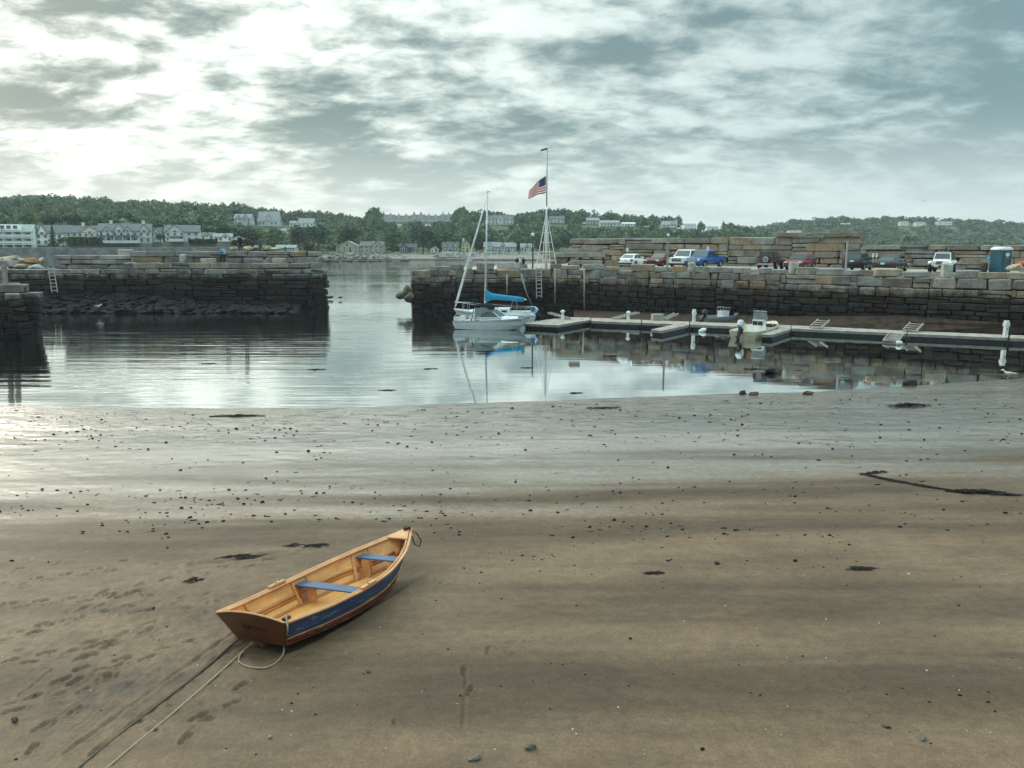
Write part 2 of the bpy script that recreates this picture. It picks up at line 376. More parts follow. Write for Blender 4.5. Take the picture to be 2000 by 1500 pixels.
def sand_material():
    m = bpy.data.materials.new('wet_sand'); m.use_nodes = True; t = NT(m.node_tree)
    pos = t.n('ShaderNodeNewGeometry').outputs['Position']
    z = t.n('ShaderNodeSeparateXYZ', None, Vector=pos).outputs[2]
    streak = t.noise(t.scl(pos, (0.045, 0.42, 0.0), (3, 1, 0)), 1.0, 5, 0.55, 0.2)
    blot = t.noise(t.scl(pos, (0.25, 0.5, 0)), 1.0, 5, 0.6)
    fine = t.noise(pos, 55.0, 6, 0.7); mid = t.noise(pos, 5.0, 6, 0.65)
    zw = t.math('ADD', z, t.math('MULTIPLY', t.math('SUBTRACT', streak, 0.5), -0.75))
    wet = t.mr(zw, 0.10, 0.62, 1.0, 0.0)
    dryc = t.mix(t.mr(blot, 0.35, 0.65), (0.120, 0.076, 0.044), (0.166, 0.108, 0.064))
    wetc = t.mix(t.mr(mid, 0.35, 0.65), (0.140, 0.107, 0.076), (0.195, 0.153, 0.110))
    c = t.mix(wet, dryc, wetc)
    k = t.math('MULTIPLY', t.mr(fine, 0.28, 0.72, 0.62, 1.36), t.mr(mid, 0.3, 0.7, 0.86, 1.12))
    k = t.math('MULTIPLY', k, t.mr(t.noise(pos, 21.0, 5, 0.7), 0.3, 0.7, 0.84, 1.14))
    k = t.math('MULTIPLY', k, t.mr(streak, 0.36, 0.60, 0.62, 1.22))
    c = t.n('ShaderNodeVectorMath', {'operation': 'SCALE'}, i0=c, Scale=k).outputs[0]
    # thin dark film of silt and rotted weed left along the tide lines
    silt = t.noise(t.scl(pos, (0.8, 3.4, 0), (7, 0, 0), (0, 0, -0.12)), 1.0, 8, 0.74, 0.8)
    edge = t.mr(z, 0.01, 0.26, 1.0, 0.0)
    c = t.mix(t.math('MULTIPLY', t.mr(silt, 0.49, 0.62), t.math('ADD', t.math('MULTIPLY', edge, 0.85), 0.2)), c, (0.045, 0.04, 0.036))
    # black mud churned up where the boat was dragged and people walked
    drag = t.n('ShaderNodeVectorMath', {'operation': 'LENGTH'}, i0=t.scl(pos, (0.42, 0.16, 0), (0, 0, 0), (0, 0, 0)) if False else t.n('ShaderNodeMapping', {'vector_type': 'TEXTURE'}, Vector=pos, Location=(-5.7, 10.6, 0.6), Rotation=(0, 0, R(49)), Scale=(3.4, 0.75, 40)).outputs[0]).outputs['Value']
    mudn = t.noise(t.scl(pos, (2.2, 2.2, 0)), 1.0, 7, 0.7, 0.5)
    mud = t.math('MULTIPLY', t.mr(drag, 0.25, 1.05, 1.0, 0.0), t.mr(mudn, 0.42, 0.60))
    c = t.mix(t.math('MULTIPLY', mud, 0.6), c, (0.055, 0.043, 0.032))
    rough = t.math('ADD', t.mr(wet, 0, 1, 0.62, 0.27), t.mr(fine, 0.2, 0.8, -0.04, 0.08))
    # ripple marks near the waterline, grain everywhere
    rip = t.noise(t.scl(pos, (0.9, 7.0, 0), (0, 0, 0), (0, 0, -0.25)), 1.0, 4, 0.6, 0.8)
    hgt = t.math('ADD', t.math('MULTIPLY', fine, 0.012), t.math('MULTIPLY', mid, 0.05))
    hgt = t.math('ADD', hgt, t.math('MULTIPLY', t.math('MULTIPLY', rip, edge), 0.16))
    hgt = t.math('ADD', hgt, t.math('MULTIPLY', t.noise(pos, 17.0, 4, 0.6), 0.02))
    b = t.n('ShaderNodeBump', None, Strength=0.55, Distance=0.5, Height=hgt)
    p = t.n('ShaderNodeBsdfPrincipled', None, Base_Color=c, Roughness=rough, Normal=b.outputs[0])
    p.inputs['Specular IOR Level'].default_value = 0.25
    t.nt.links.new(t.math('MULTIPLY', t.mr(wet, 0, 1, 0.0, 1.0), t.math('SUBTRACT', 1.0, t.math('MULTIPLY', t.math('MULTIPLY', t.mr(silt, 0.49, 0.62), edge), 0.85))), p.inputs['Coat Weight'])
    p.inputs['Coat Roughness'].default_value = 0.14; p.inputs['Coat IOR'].default_value = 4.6; p.inputs['Coat Tint'].default_value = (1.0, 0.955, 0.88, 1)
    b2 = t.n('ShaderNodeBump', None, Strength=0.4, Distance=0.4, Height=t.math('ADD', t.math('MULTIPLY', mid, 0.03), t.math('MULTIPLY', t.math('MULTIPLY', rip, edge), 0.16)))
    t.nt.links.new(b2.outputs[0], p.inputs['Coat Normal'])
    t.n('ShaderNodeOutputMaterial', None, Surface=p)
    return m

DENTS = []      # (x, y, angle, length, width, depth, rim)
def add_dent(u, v, ang, l=0.27, w=0.11, dep=0.035, rim=0.005):
    p = G(u, v, 0.6); DENTS.append((p.x, p.y, ang, l, w, dep, rim))
def trail(u0, v0, u1, v1, n, jit=10, **k):
    a = G(u0, v0, 0.6); b = G(u1, v1, 0.6); ang = math.atan2(b.y - a.y, b.x - a.x)
    for i in range(n):
        q = (i + random.uniform(-0.2, 0.2)) / max(1, n - 1)
        p = a.lerp(b, q); off = 0.11 * (1 if i % 2 else -1)
        x, y, an, dp_ = p.x - math.sin(ang) * off, p.y + math.cos(ang) * off, ang + random.uniform(-0.3, 0.3), random.uniform(0.025, 0.06)
        DENTS.append((x + 0.06 * math.cos(an), y + 0.06 * math.sin(an), an, random.uniform(0.15, 0.2), random.uniform(0.09, 0.12), dp_, 0.014)); DENTS.append((x - 0.08 * math.cos(an), y - 0.08 * math.sin(an), an, 0.11, 0.08, dp_ * random.uniform(0.7, 1.3), 0.012))
for a in ((-20, 1152, 215, 1112, 9), (-20, 1195, 290, 1165, 11), (10, 1262, 150, 1225, 6), (60, 1250, 280, 1150, 8), (150, 1305, 300, 1235, 6), (-20, 1330, 210, 1270, 7),
          (120, 1350, 330, 1290, 6), (20, 1420, 240, 1330, 6), (60, 1500, 180, 1380, 4), (200, 1200, 420, 1190, 6), (330, 1130, 520, 1100, 6), (900, 1395, 940, 1300, 3), (360, 1480, 480, 1380, 4)):
    trail(*a)
for _ in range(46): add_dent(random.uniform(-20, 420), random.uniform(1090, 1470), random.uniform(0, 3.1), random.uniform(0.14, 0.3), random.uniform(0.07, 0.13), random.uniform(0.015, 0.04))
for _ in range(16): add_dent(random.uniform(560, 1950), random.uniform(1200, 1490), random.uniform(0, 3.1), random.uniform(0.1, 0.22), random.uniform(0.06, 0.1), random.uniform(0.01, 0.03))
GROOVES = []    # (p0, p1, width, depth)
def groove(u0, v0, u1, v1, w, dep): GROOVES.append((G(u0, v0, 0.6), G(u1, v1, 0.6), w, dep))
for k in range(7):
    q0, q1 = sorted((random.uniform(0, 0.8), random.uniform(0.2, 1.0))); ua, va, ub, vb = -40 + k * 34, 1540, 400 + k * 9, 1195 + k * 8
    groove(ua + (ub - ua) * q0, va + (vb - va) * q0, ua + (ub - ua) * q1, va + (vb - va) * q1, random.uniform(0.015, 0.035), random.uniform(0.006, 0.016))
groove(130, 1520, 462, 1250, 0.035, 0.025); groove(185, 1520, 486, 1262, 0.035, 0.022); groove(380, 1105, 560, 1078, 0.12, 0.05); groove(520, 1088, 640, 1066, 0.05, 0.03)
groove(905, 1470, 912, 1345, 0.03, 0.02); groove(1400, 1420, 1440, 1480, 0.02, 0.015); groove(40, 1390, 130, 1310, 0.02, 0.02); groove(1850, 1100, 2000, 1098, 0.04, 0.02)

def make_sand():
    ny, nx = 690, 690
    yy = np.concatenate([np.linspace(-90, 6.5, 24)[:-1], np.geomspace(6.5, 62, ny), np.array([75.0])])
    ss = np.concatenate([np.array([-9, -5, -3, -2, -1.4]), np.linspace(-0.86, 0.86, nx), np.array([1.4, 2, 3, 5, 9])])
    Y, Sx = np.meshgrid(yy, ss, indexing='ij'); X = Sx * np.maximum(Y, 9.0)
    Z = base_sand(X, Y)
    rows = (Y > 6) & (np.abs(Sx) < 0.9)
    near = np.clip((np.interp(X, SX, SY) - Y) / 4.0, 0, 1)
    Z += (fbm(X * 1.3, Y * 3.0, 33, 4) - 0.46) * 0.035 * near * rows
    # scuffed, trodden sand to the left of the boat
    q = np.exp(-(((X + 6.2) / 3.0) ** 2 + ((Y - 12.3) / 3.2) ** 2))
    Z += (fbm(X * 5, Y * 5, 71, 3) - 0.46) * 0.085 * q * rows
    # the bed the boat has worn for itself
    c, s = math.cos(R(62.5)), math.sin(R(62.5)); a = ((X + 3.22) * c + (Y - 13.74) * s) / 2.25; e = (-(X + 3.22) * s + (Y - 13.74) * c) / 0.66
    Z -= 0.13 * np.clip(1.25 - (a ** 4 + e ** 4), 0, 1) * rows
    for x0, y0, an, l, w, dep, rim in DENTS:
        r = l * 1.6; i0, i1 = np.searchsorted(yy, [y0 - r, y0 + r]); xs = X[i0:i1]; ys = Y[i0:i1]
        c, s = math.cos(an), math.sin(an); a = ((xs - x0) * c + (ys - y0) * s) / (l / 2); b = (-(xs - x0) * s + (ys - y0) * c) / (w / 2)
        e = a * a + b * b
        Z[i0:i1] += -dep * np.exp(-e ** 2 * 0.8) + rim * np.exp(-(np.sqrt(e) - 1.45) ** 2 * 6)
    for p0, p1, w, dep in GROOVES:
        d = p1 - p0; L = math.hypot(d.x, d.y); lo, hi = min(p0.y, p1.y) - 0.5, max(p0.y, p1.y) + 0.5
        i0, i1 = np.searchsorted(yy, [lo, hi]); xs = X[i0:i1]; ys = Y[i0:i1]
        tt = np.clip(((xs - p0.x) * d.x + (ys - p0.y) * d.y) / L ** 2, 0, 1)
        dist = np.hypot(xs - p0.x - d.x * tt, ys - p0.y - d.y * tt) / w
        amp = 0.4 + 1.1 * vnoise(tt * 14, tt * 0 + p0.x, 9)
        Z[i0:i1] += (-dep * np.exp(-dist ** 2 * 1.6) + 0.35 * dep * np.exp(-(dist - 1.7) ** 2 * 3)) * amp
    V = np.stack([X, Y, Z], -1).reshape(-1, 3); n0, n1 = X.shape
    I = np.arange(n0 * n1).reshape(n0, n1)
    Fq = np.stack([I[:-1, :-1], I[:-1, 1:], I[1:, 1:], I[1:, :-1]], -1).reshape(-1, 4)
    tag(link('sand_beach', np_mesh('sand_beach', V, Fq, sand_material(), True)), kind='structure')
make_sand()

def water_material():
    m = bpy.data.materials.new('harbour_water'); m.use_nodes = True; t = NT(m.node_tree)
    pos = t.n('ShaderNodeNewGeometry').outputs['Position']
    sx = t.n('ShaderNodeSeparateXYZ', None, Vector=pos)
    # breeze comes in through the gap: ripples on the left and outside, glassy in the lee of the right pier
    lee = t.mr(sx.outputs[0], -16.0, 2.0, 1.0, 0.10)
    far = t.mr(sx.outputs[1], 72.0, 130.0, 0.0, 1.0)
    amp = t.math('MAXIMUM', t.math('MULTIPLY', lee, 0.75), t.math('MULTIPLY', far, 0.35))
    patch = t.mr(t.noise(t.scl(pos, (0.02, 0.06, 0)), 1.0, 4, 0.55), 0.38, 0.6, 0.35, 1.0)
    w1 = t.noise(t.scl(pos, (0.07, 0.95, 0), (0, 0, 0), (0, 0, 0.05)), 1.0, 3, 0.5, 0.3)
    w2 = t.noise(t.scl(pos, (0.4, 2.6, 0), (4, 0, 0), (0, 0, -0.06)), 1.0, 3, 0.5, 0.2)
    hgt = t.math('ADD', t.math('MULTIPLY', w1, 0.11), t.math('MULTIPLY', w2, 0.030))
    hgt = t.math('MULTIPLY', t.math('MULTIPLY', hgt, amp), patch)
    b = t.n('ShaderNodeBump', None, Strength=0.55, Distance=1.0, Height=hgt)
    gl = t.n('ShaderNodeBsdfGlossy', None, Color=(0.92, 0.95, 0.94, 1), Roughness=0.025, Normal=b.outputs[0])
    df = t.n('ShaderNodeBsdfDiffuse', None, Color=(0.022, 0.024, 0.022, 1))
    fr = t.n('ShaderNodeFresnel', None, IOR=2.2, Normal=b.outputs[0]).outputs[0]
    t.n('ShaderNodeOutputMaterial', None, Surface=t.n('ShaderNodeMixShader', None, i0=t.mr(fr, 0.1, 0.5, 0.45, 0.94), i1=df, i2=gl))
    return m
wm = MB(); wm.add([(-1700, 20, 0), (1700, 20, 0), (1700, 1500, 0), (-1700, 1500, 0)], [(0, 1, 2, 3)])
tag(wm.build('water', water_material()), kind='structure')

# ------------------------------------------------------------------ far shore: terrain
RIDGE_L = [(-700, 400), (-200, 396), (0, 398), (100, 393), (200, 398), (300, 404), (400, 408), (480, 411), (520, 416), (660, 424), (705, 431), (745, 423), (880, 424), (960, 419), (1000, 425), (1070, 418), (1200, 422), (1300, 429), (1400, 440), (1450, 449), (1520, 462), (1650, 474), (1800, 476), (2700, 476)]
RIDGE_R = [(-700, 474), (1000, 474), (1300, 466), (1400, 452), (1480, 444), (1540, 433), (1600, 428), (1760, 427), (1880, 431), (2000, 440), (2200, 436), (2700, 445)]
FAR_SH = [(-700, 226), (0, 240), (480, 250), (520, 330), (640, 392), (900, 384), (1050, 375), (1300, 420), (1600, 520), (2000, 560), (2700, 560)]
def itp(tab, u): return np.interp(u, [a for a, b in tab], [b for a, b in tab])
def terr(u, r):
    """ground height of the far land towards column u at distance r"""
    u = np.asarray(u, float); r = np.asarray(r, float)
    rs = itp(FAR_SH, u)
    rl = 760.0; rr = 1230.0
    zl = H + (478 - itp(RIDGE_L, u)) / F * rl - 9.0; zr = H + (478 - itp(RIDGE_R, u)) / F * rr - 9.0
    lawn = np.where(u < 495, 6.3, 2.6)
    q = np.clip((r - rs - 45) / (rl - rs - 45), 0, 1); q = q * q * (3 - 2 * q)
    z1 = lawn + (zl - lawn) * q
    over = np.clip((r - rl) / 300, 0, 1); z1 = z1 - over * 14
    q2 = np.clip((r - 900) / (rr - 900), 0, 1); q2 = q2 * q2 * (3 - 2 * q2)
    z2 = 2 + (zr - 2) * q2
    over2 = np.clip((r - rr) / 250, 0, 1); z2 = z2 - over2 * 14
    return np.maximum(z1, z2)
def shore_up(u, r):
    rs = itp(FAR_SH, u); q = np.clip((np.asarray(r, float) - rs) / 14.0, 0, 1)
    t = terr(u, r)
    return np.where(np.asarray(u) < 495, t, -0.6 + (t + 0.6) * q)
def make_terrain():
    us = np.linspace(-700, 2700, 220); rr = np.concatenate([[0.0, 3, 6, 9, 14, 20, 30, 45], np.linspace(70, 1300, 70)])
    U, Q = np.meshgrid(us, rr, indexing='ij'); Rr = itp(FAR_SH, U) + Q * (1500 - itp(FAR_SH, U)) / 1300
    Z = shore_up(U, Rr); X = (U - 1000) / F * Rr
    V = np.stack([X, Rr, Z], -1).reshape(-1, 3); I = np.arange(U.size).reshape(U.shape)
    Fq = np.stack([I[:-1, :-1], I[1:, :-1], I[1:, 1:], I[:-1, 1:]], -1).reshape(-1, 4)
    m = bpy.data.materials.new('far_ground'); m.use_nodes = True; t = NT(m.node_tree)
    pos = t.n('ShaderNodeNewGeometry').outputs['Position']; z = t.n('ShaderNodeSeparateXYZ', None, Vector=pos).outputs[2]
    n = t.noise(pos, 0.08, 6, 0.65); n2 = t.noise(pos, 0.7, 5, 0.7)
    g = t.mix(t.mr(n, 0.35, 0.65), (0.055, 0.085, 0.04), (0.12, 0.15, 0.06))
    shg = t.mix(t.mr(n2, 0.35, 0.65), (0.30, 0.27, 0.24), (0.20, 0.18, 0.165))
    zz = t.math('ADD', z, t.math('MULTIPLY', t.math('SUBTRACT', n2, 0.5), 1.2))
    c = t.mix(t.mr(zz, 2.1, 2.6), shg, g)
    c = t.mix(t.mr(zz, 0.25, 0.75, 1.0, 0.0), c, (0.03, 0.026, 0.025))
    p = t.n('ShaderNodeBsdfPrincipled', None, Base_Color=c, Roughness=0.9); p.inputs['Specular IOR Level'].default_value = 0.2
    t.n('ShaderNodeOutputMaterial', None, Surface=p)
    tag(link('hillside', np_mesh('hillside', V, Fq, m, True)), kind='structure')
make_terrain()
def on_hill(u, r): return Vector(((u - 1000) / F * r, r, float(terr(u, r))))
def hill_hit(u, v, r0=300, r1=1300):
    """where the view ray through a pixel first meets the far ground"""
    for r in np.arange(r0, r1, 4.0):
        if H + (478 - v) / F * r <= float(terr(u, r)): return r
    return r1

# ------------------------------------------------------------------ foliage
def leaf_mat(name, a, b):
    m = bpy.data.materials.new(name); m.use_nodes = True; t = NT(m.node_tree)
    g = t.n('ShaderNodeNewGeometry'); pos = g.outputs['Position']
    n = t.noise(pos, 0.045, 4, 0.6); n2 = t.noise(pos, 0.35, 3, 0.6)
    k = t.math('ADD', t.math('MULTIPLY', n, 0.7), t.math('ADD', t.math('MULTIPLY', n2, 0.3), t.math('MULTIPLY', t.math('SUBTRACT', g.outputs['Random Per Island'], 0.5), 0.25)))
    c = t.mix(t.mr(k, 0.35, 0.65), a, b)
    p = t.n('ShaderNodeBsdfPrincipled', None, Base_Color=c, Roughness=0.7); p.inputs['Specular IOR Level'].default_value = 0.25
    tr = t.n('ShaderNodeBsdfTranslucent', None, Color=c)
    mx = t.n('ShaderNodeMixShader', None, i0=0.25, i1=p, i2=tr)
    t.n('ShaderNodeOutputMaterial', None, Surface=mx)
    return m
LEAF = leaf_mat('foliage', (0.045, 0.082, 0.048), (0.155, 0.215, 0.105)); LEAF_D = leaf_mat('foliage_dark', (0.030, 0.058, 0.042), (0.062, 0.10, 0.060)); LEAF_L = leaf_mat('foliage_light', (0.09, 0.14, 0.055), (0.16, 0.20, 0.085))
BARK = mat('bark', (0.10, 0.08, 0.065), 0.9, nscale=6, bump=0.02, bscale=15)
def crown_arr(seed, nq, lobes=9, size=0.15, conifer=False):
    """leaf clumps on an uneven crown of radius ~1, height 0..2; returns V (nq*4,3)"""
    r = np.random.default_rng(seed)
    if conifer:
        zz = r.random(nq) ** 1.3; ang = r.random(nq) * 6.283
        rad = (1 - zz) * (0.62 + 0.3 * np.sin(zz * 34 + ang * 2)) * (0.6 + 0.4 * r.random(nq))
        C = np.stack([np.cos(ang) * rad, np.sin(ang) * rad, zz * 2.6 + 0.1], -1); sz = size * (0.55 + 0.9 * (1 - zz))
    else:
        lc = r.normal(size=(lobes, 3)); lc /= np.linalg.norm(lc, axis=1)[:, None]; lc *= 0.30 + 0.42 * r.random((lobes, 1)); lc[:, 2] = lc[:, 2] * 0.8 + 0.95
        lr = 0.32 + 0.25 * r.random(lobes); w = lr ** 2 / (lr ** 2).sum(); k = r.choice(lobes, nq, p=w)
        d = r.normal(size=(nq, 3)); d /= np.linalg.norm(d, axis=1)[:, None]; d[:, 2] = np.where(d[:, 2] < -0.3, -d[:, 2], d[:, 2])
        C = lc[k] + d * lr[k][:, None] * (0.72 + 0.36 * r.random((nq, 1))); sz = size * (0.6 + 0.8 * r.random(nq))
    n = r.normal(size=(nq, 3)); n[:, 2] = np.abs(n[:, 2]) + 0.4; n /= np.linalg.norm(n, axis=1)[:, None]
    a = np.cross(n, r.normal(size=(nq, 3))); a /= np.linalg.norm(a, axis=1)[:, None]; b = np.cross(n, a)
    sz = sz[:, None]
    V = np.stack([C + a * sz, C + b * sz * 0.8, C - a * sz * 0.9, C - b * sz * 0.75], 1)
    return V.reshape(-1, 3)
TREE_MESH = {}
def tree_parts(kind, seed, leaf):
    key = (kind, seed, leaf.name)
    if key not in TREE_MESH:
        nq = 900
        V = crown_arr(seed, nq, 13, 0.085, kind == 'conifer')
        cm = np_mesh('crown', V, np.arange(nq * 4).reshape(-1, 4), leaf)
        b = MB(); rr = random.Random(seed)
        b.path([(0, 0, -0.6), (0.01, 0.02, 0.2), (0.03, 0.0, 0.7), (0.02, 0.03, 1.3)], [0.075, 0.06, 0.045, 0.015], 6)
        if kind != 'conifer':
            for k in range(6):
                a = k * 1.05 + rr.random(); z = 0.35 + 0.12 * k
                b.path([(0.02, 0, z), (math.cos(a) * 0.28, math.sin(a) * 0.28, z + 0.25), (math.cos(a) * 0.55, math.sin(a) * 0.55, z + 0.42)], [0.035, 0.022, 0.008], 5)
        TREE_MESH[key] = (cm, b.mesh('trunk', BARK))
    return TREE_MESH[key]
def tree(label, loc, rad, hgt, kind='broadleaf', seed=0, leaf=None, group='trees standing among the far houses'):
    cm, tm = tree_parts(kind, seed, leaf or LEAF)
    o = thing('conifer_tree' if kind == 'conifer' else 'broadleaf_tree', label, 'tree', loc, random.uniform(0, 6.28), group)
    o.scale = (rad, rad, hgt / (2.6 if kind == 'conifer' else 1.9))
    link('crown', cm, o); link('trunk', tm, o); return o

# ------------------------------------------------------------------ houses
HOUSES = []          # (u0, u1, vtop, vbase, r) for keeping sight lines free
def hm(c, name): return mat(name, c, 0.75, var=0.08, nscale=0.6)
W_WHITE = hm((0.90, 0.91, 0.89), 'paint_white'); W_CREAM = hm((0.70, 0.66, 0.52), 'paint_cream'); W_GREY = hm((0.62, 0.63, 0.63), 'shingle_grey'); W_MINT = hm((0.48, 0.62, 0.57), 'paint_mint'); W_YEL = hm((0.70, 0.58, 0.30), 'paint_yellow')
W_LIL = hm((0.56, 0.53, 0.56), 'paint_lilac'); W_MAUVE = hm((0.42, 0.38, 0.39), 'shingle_mauve'); W_BLUE = hm((0.10, 0.13, 0.17), 'paint_slate_blue'); W_TAN = hm((0.50, 0.44, 0.34), 'shingle_tan'); W_RED = hm((0.30, 0.09, 0.07), 'paint_barn_red')
R_GREY = mat('roof_shingle', (0.15, 0.15, 0.155), 0.85, nscale=0.9, var=0.15); R_DARK = mat('roof_dark', (0.085, 0.085, 0.09), 0.85, nscale=0.9); R_PALE = mat('roof_pale', (0.30, 0.30, 0.31), 0.8, nscale=0.9); R_GREEN = mat('roof_green', (0.25, 0.34, 0.31), 0.8, nscale=0.9)
GLASS = mat('window_glass', (0.02, 0.025, 0.03), 0.12, var=0.05, spec=0.6); TRIM = mat('trim_white', (0.78, 0.78, 0.76), 0.6, var=0.05); BRICKM = mat('chimney_brick', (0.34, 0.22, 0.18), 0.85, var=0.2)
def win(parent, x, y, z, w, h, axis='y', trim=TRIM):
    """a framed window on the front (axis y) or on the right end (axis x)"""
    b = MB(); e = 0.1
    def q(cx, cz, sx, sz, dp, mb): mb.box((x + cx, y, z + cz) if axis == 'y' else (x, y + cx, z + cz), (sx, dp, sz) if axis == 'y' else (dp, sx, sz))
    q(0, h / 2 + e / 2, w + 2 * e, e, 0.14, b); q(0, -h / 2 - e / 2, w + 2 * e, e, 0.18, b); q(-w / 2 - e / 2, 0, e, h, 0.14, b); q(w / 2 + e / 2, 0, e, h, 0.14, b); q(0, 0, w, 0.06, 0.12, b)
    o = b.build('window', trim, parent)
    g = MB(); q(0, 0, w, h, 0.07, g); g.build('pane', GLASS, o)
def gable_block(parent, x0, x1, y0, y1, z0, zw, zr, wall, roof, ridge='x', over=0.35, wname='wall', rname='roof'):
    b = MB(); b.box(((x0 + x1) / 2, (y0 + y1) / 2, (z0 + zw) / 2), (x1 - x0, y1 - y0, zw - z0))
    xm, ym = (x0 + x1) / 2, (y0 + y1) / 2
    if ridge == 'x':
        for x in (x0, x1): b.add([(x, y0, zw), (x, y1, zw), (x, ym, zr)], [(0, 1, 2)])
        A = [(x0 - over, y0 - over), (x1 + over, y0 - over), (x1 + over, y1 + over), (x0 - over, y1 + over)]
        k = (zr - zw) / (ym - y0); ze = zw - over * k
        r = MB(); r.plate([(x0 - over, y0 - over, ze), (x1 + over, y0 - over, ze), (x1 + over, ym, zr), (x0 - over, ym, zr)], 0.16)
        r.plate([(x1 + over, y1 + over, ze), (x0 - over, y1 + over, ze), (x0 - over, ym, zr), (x1 + over, ym, zr)], 0.16)
    else:
        for y in (y0, y1): b.add([(x0, y, zw), (x1, y, zw), (xm, y, zr)], [(0, 1, 2)])
        k = (zr - zw) / (xm - x0); ze = zw - over * k
        r = MB(); r.plate([(x0 - over, y1 + over, ze), (x0 - over, y0 - over, ze), (xm, y0 - over, zr), (xm, y1 + over, zr)], 0.16)
        r.plate([(x1 + over, y0 - over, ze), (x1 + over, y1 + over, ze), (xm, y1 + over, zr), (xm, y0 - over, zr)], 0.16)
    b.build(wname, wall, parent); r.build(rname, roof, parent)
def house(label, u0, u1, vtop, vbase, r, wall=W_WHITE, roof=R_GREY, ridge='x', floors=2, cols=4, gables=(), porch=None, chim=(), depth=None, winrows=None, wallfrac=0.60, name='house', rz=0.0, cat='house', door=True):
    """front at distance r between columns u0..u1; gables: (centre frac, width frac, height frac) cross gables facing the water"""
    w = M(u1 - u0, r); zb = H + (478 - vbase) / F * r; h = M(vbase - vtop, r); xc = ((u0 + u1) / 2 - 1000) / F * r
    HOUSES.append((u0, u1, vtop, vbase, r))
    if u1 < 500 and r < 320: rz = 0.75 * math.atan2(-xc, r)
    o = thing(name, label, cat, (xc, r, zb), rz, 'houses along the far shore')
    dp = depth or max(5.0, min(11.0, w * 0.7)); zw = h * wallfrac
    f = MB(); f.box((0, dp / 2, -2.5), (w - 0.1, dp - 0.1, 5.0)); f.build('foundation', mat('foundation_stone', (0.25, 0.24, 0.23), 0.9), o)
    gable_block(o, -w / 2, w / 2, 0, dp, 0, zw, h, wall, roof, ridge)
    for k, (cf, wf, hf) in enumerate(gables):
        gx = -w / 2 + cf * w; gw = wf * w
        gable_block(o, gx - gw / 2, gx + gw / 2, -0.35, dp * 0.45, 0 if not porch else zw * 0.45, zw * 0.98, h * hf, wall, roof, 'y', 0.25, 'gable_wall', 'gable_roof')
        win(o, gx, -0.42, zw * 0.98, min(1.0, gw * 0.3), 1.0)
    fl = zw / floors
    ww = min(1.0, w / cols * 0.42); wh = min(1.35, fl * 0.52)
    for i in range(floors):
        for j in range(cols):
            x = -w / 2 + (j + 0.5) * w / cols
            ing = any(abs(x - (-w / 2 + cf * w)) < wf * w / 2 + 0.2 for cf, wf, hf in gables) and (i > 0 or not porch)
            if i == 0 and porch and False: continue
            if door and i == 0 and j == cols // 2:
                d = MB(); d.box((x, -0.04, 1.05), (0.95, 0.1, 2.1)); d.build('door', mat('door_dark', (0.08, 0.06, 0.05), 0.5), o); continue
            win(o, x, -0.40 if ing else -0.05, fl * (i + 0.52), ww, wh)
    if ridge == 'y': win(o, 0, -0.05, zw + (h - zw) * 0.35, min(1.0, w * 0.14), min(1.2, (h - zw) * 0.4))
    else:
        win(o, w / 2 + 0.05, dp / 2, zw * 0.75, 0.9, 1.1, 'x'); win(o, -w / 2 - 0.05, dp / 2, zw * 0.75, 0.9, 1.1, 'x')
    if porch:
        x0, x1, ph = -w / 2 + porch[0] * w, -w / 2 + porch[1] * w, zw * porch[2]
        b = MB(); b.box(((x0 + x1) / 2, -1.3, ph), (x1 - x0, 2.9, 0.22)); b.build('porch_roof', roof, o)
        b = MB(); b.box(((x0 + x1) / 2, -1.3, 0.15), (x1 - x0, 2.6, 0.3)); b.build('porch_floor', TRIM, o)
        n = max(2, int((x1 - x0) / 2.6)); 
        for k in range(n + 1):
            b = MB(); b.box((x0 + 0.15 + (x1 - x0 - 0.3) * k / n, -2.5, ph / 2), (0.26, 0.26, ph)); b.build('porch_post', TRIM, o)
        b = MB(); b.box(((x0 + x1) / 2, -2.5, 0.95), (x1 - x0, 0.08, 0.12)); b.box(((x0 + x1) / 2, -2.5, 0.6), (x1 - x0, 0.05, 0.45)); b.build('porch_rail', TRIM, o)
    for cf in chim:
        b = MB(); b.box((-w / 2 + cf * w, dp * 0.5, h + 0.1), (1.0, 0.8, 2.0)); b.box((-w / 2 + cf * w, dp * 0.5, h + 1.15), (1.2, 1.0, 0.18)); b.build('chimney', TRIM if roof is R_GREY else BRICKM, o)
    return o
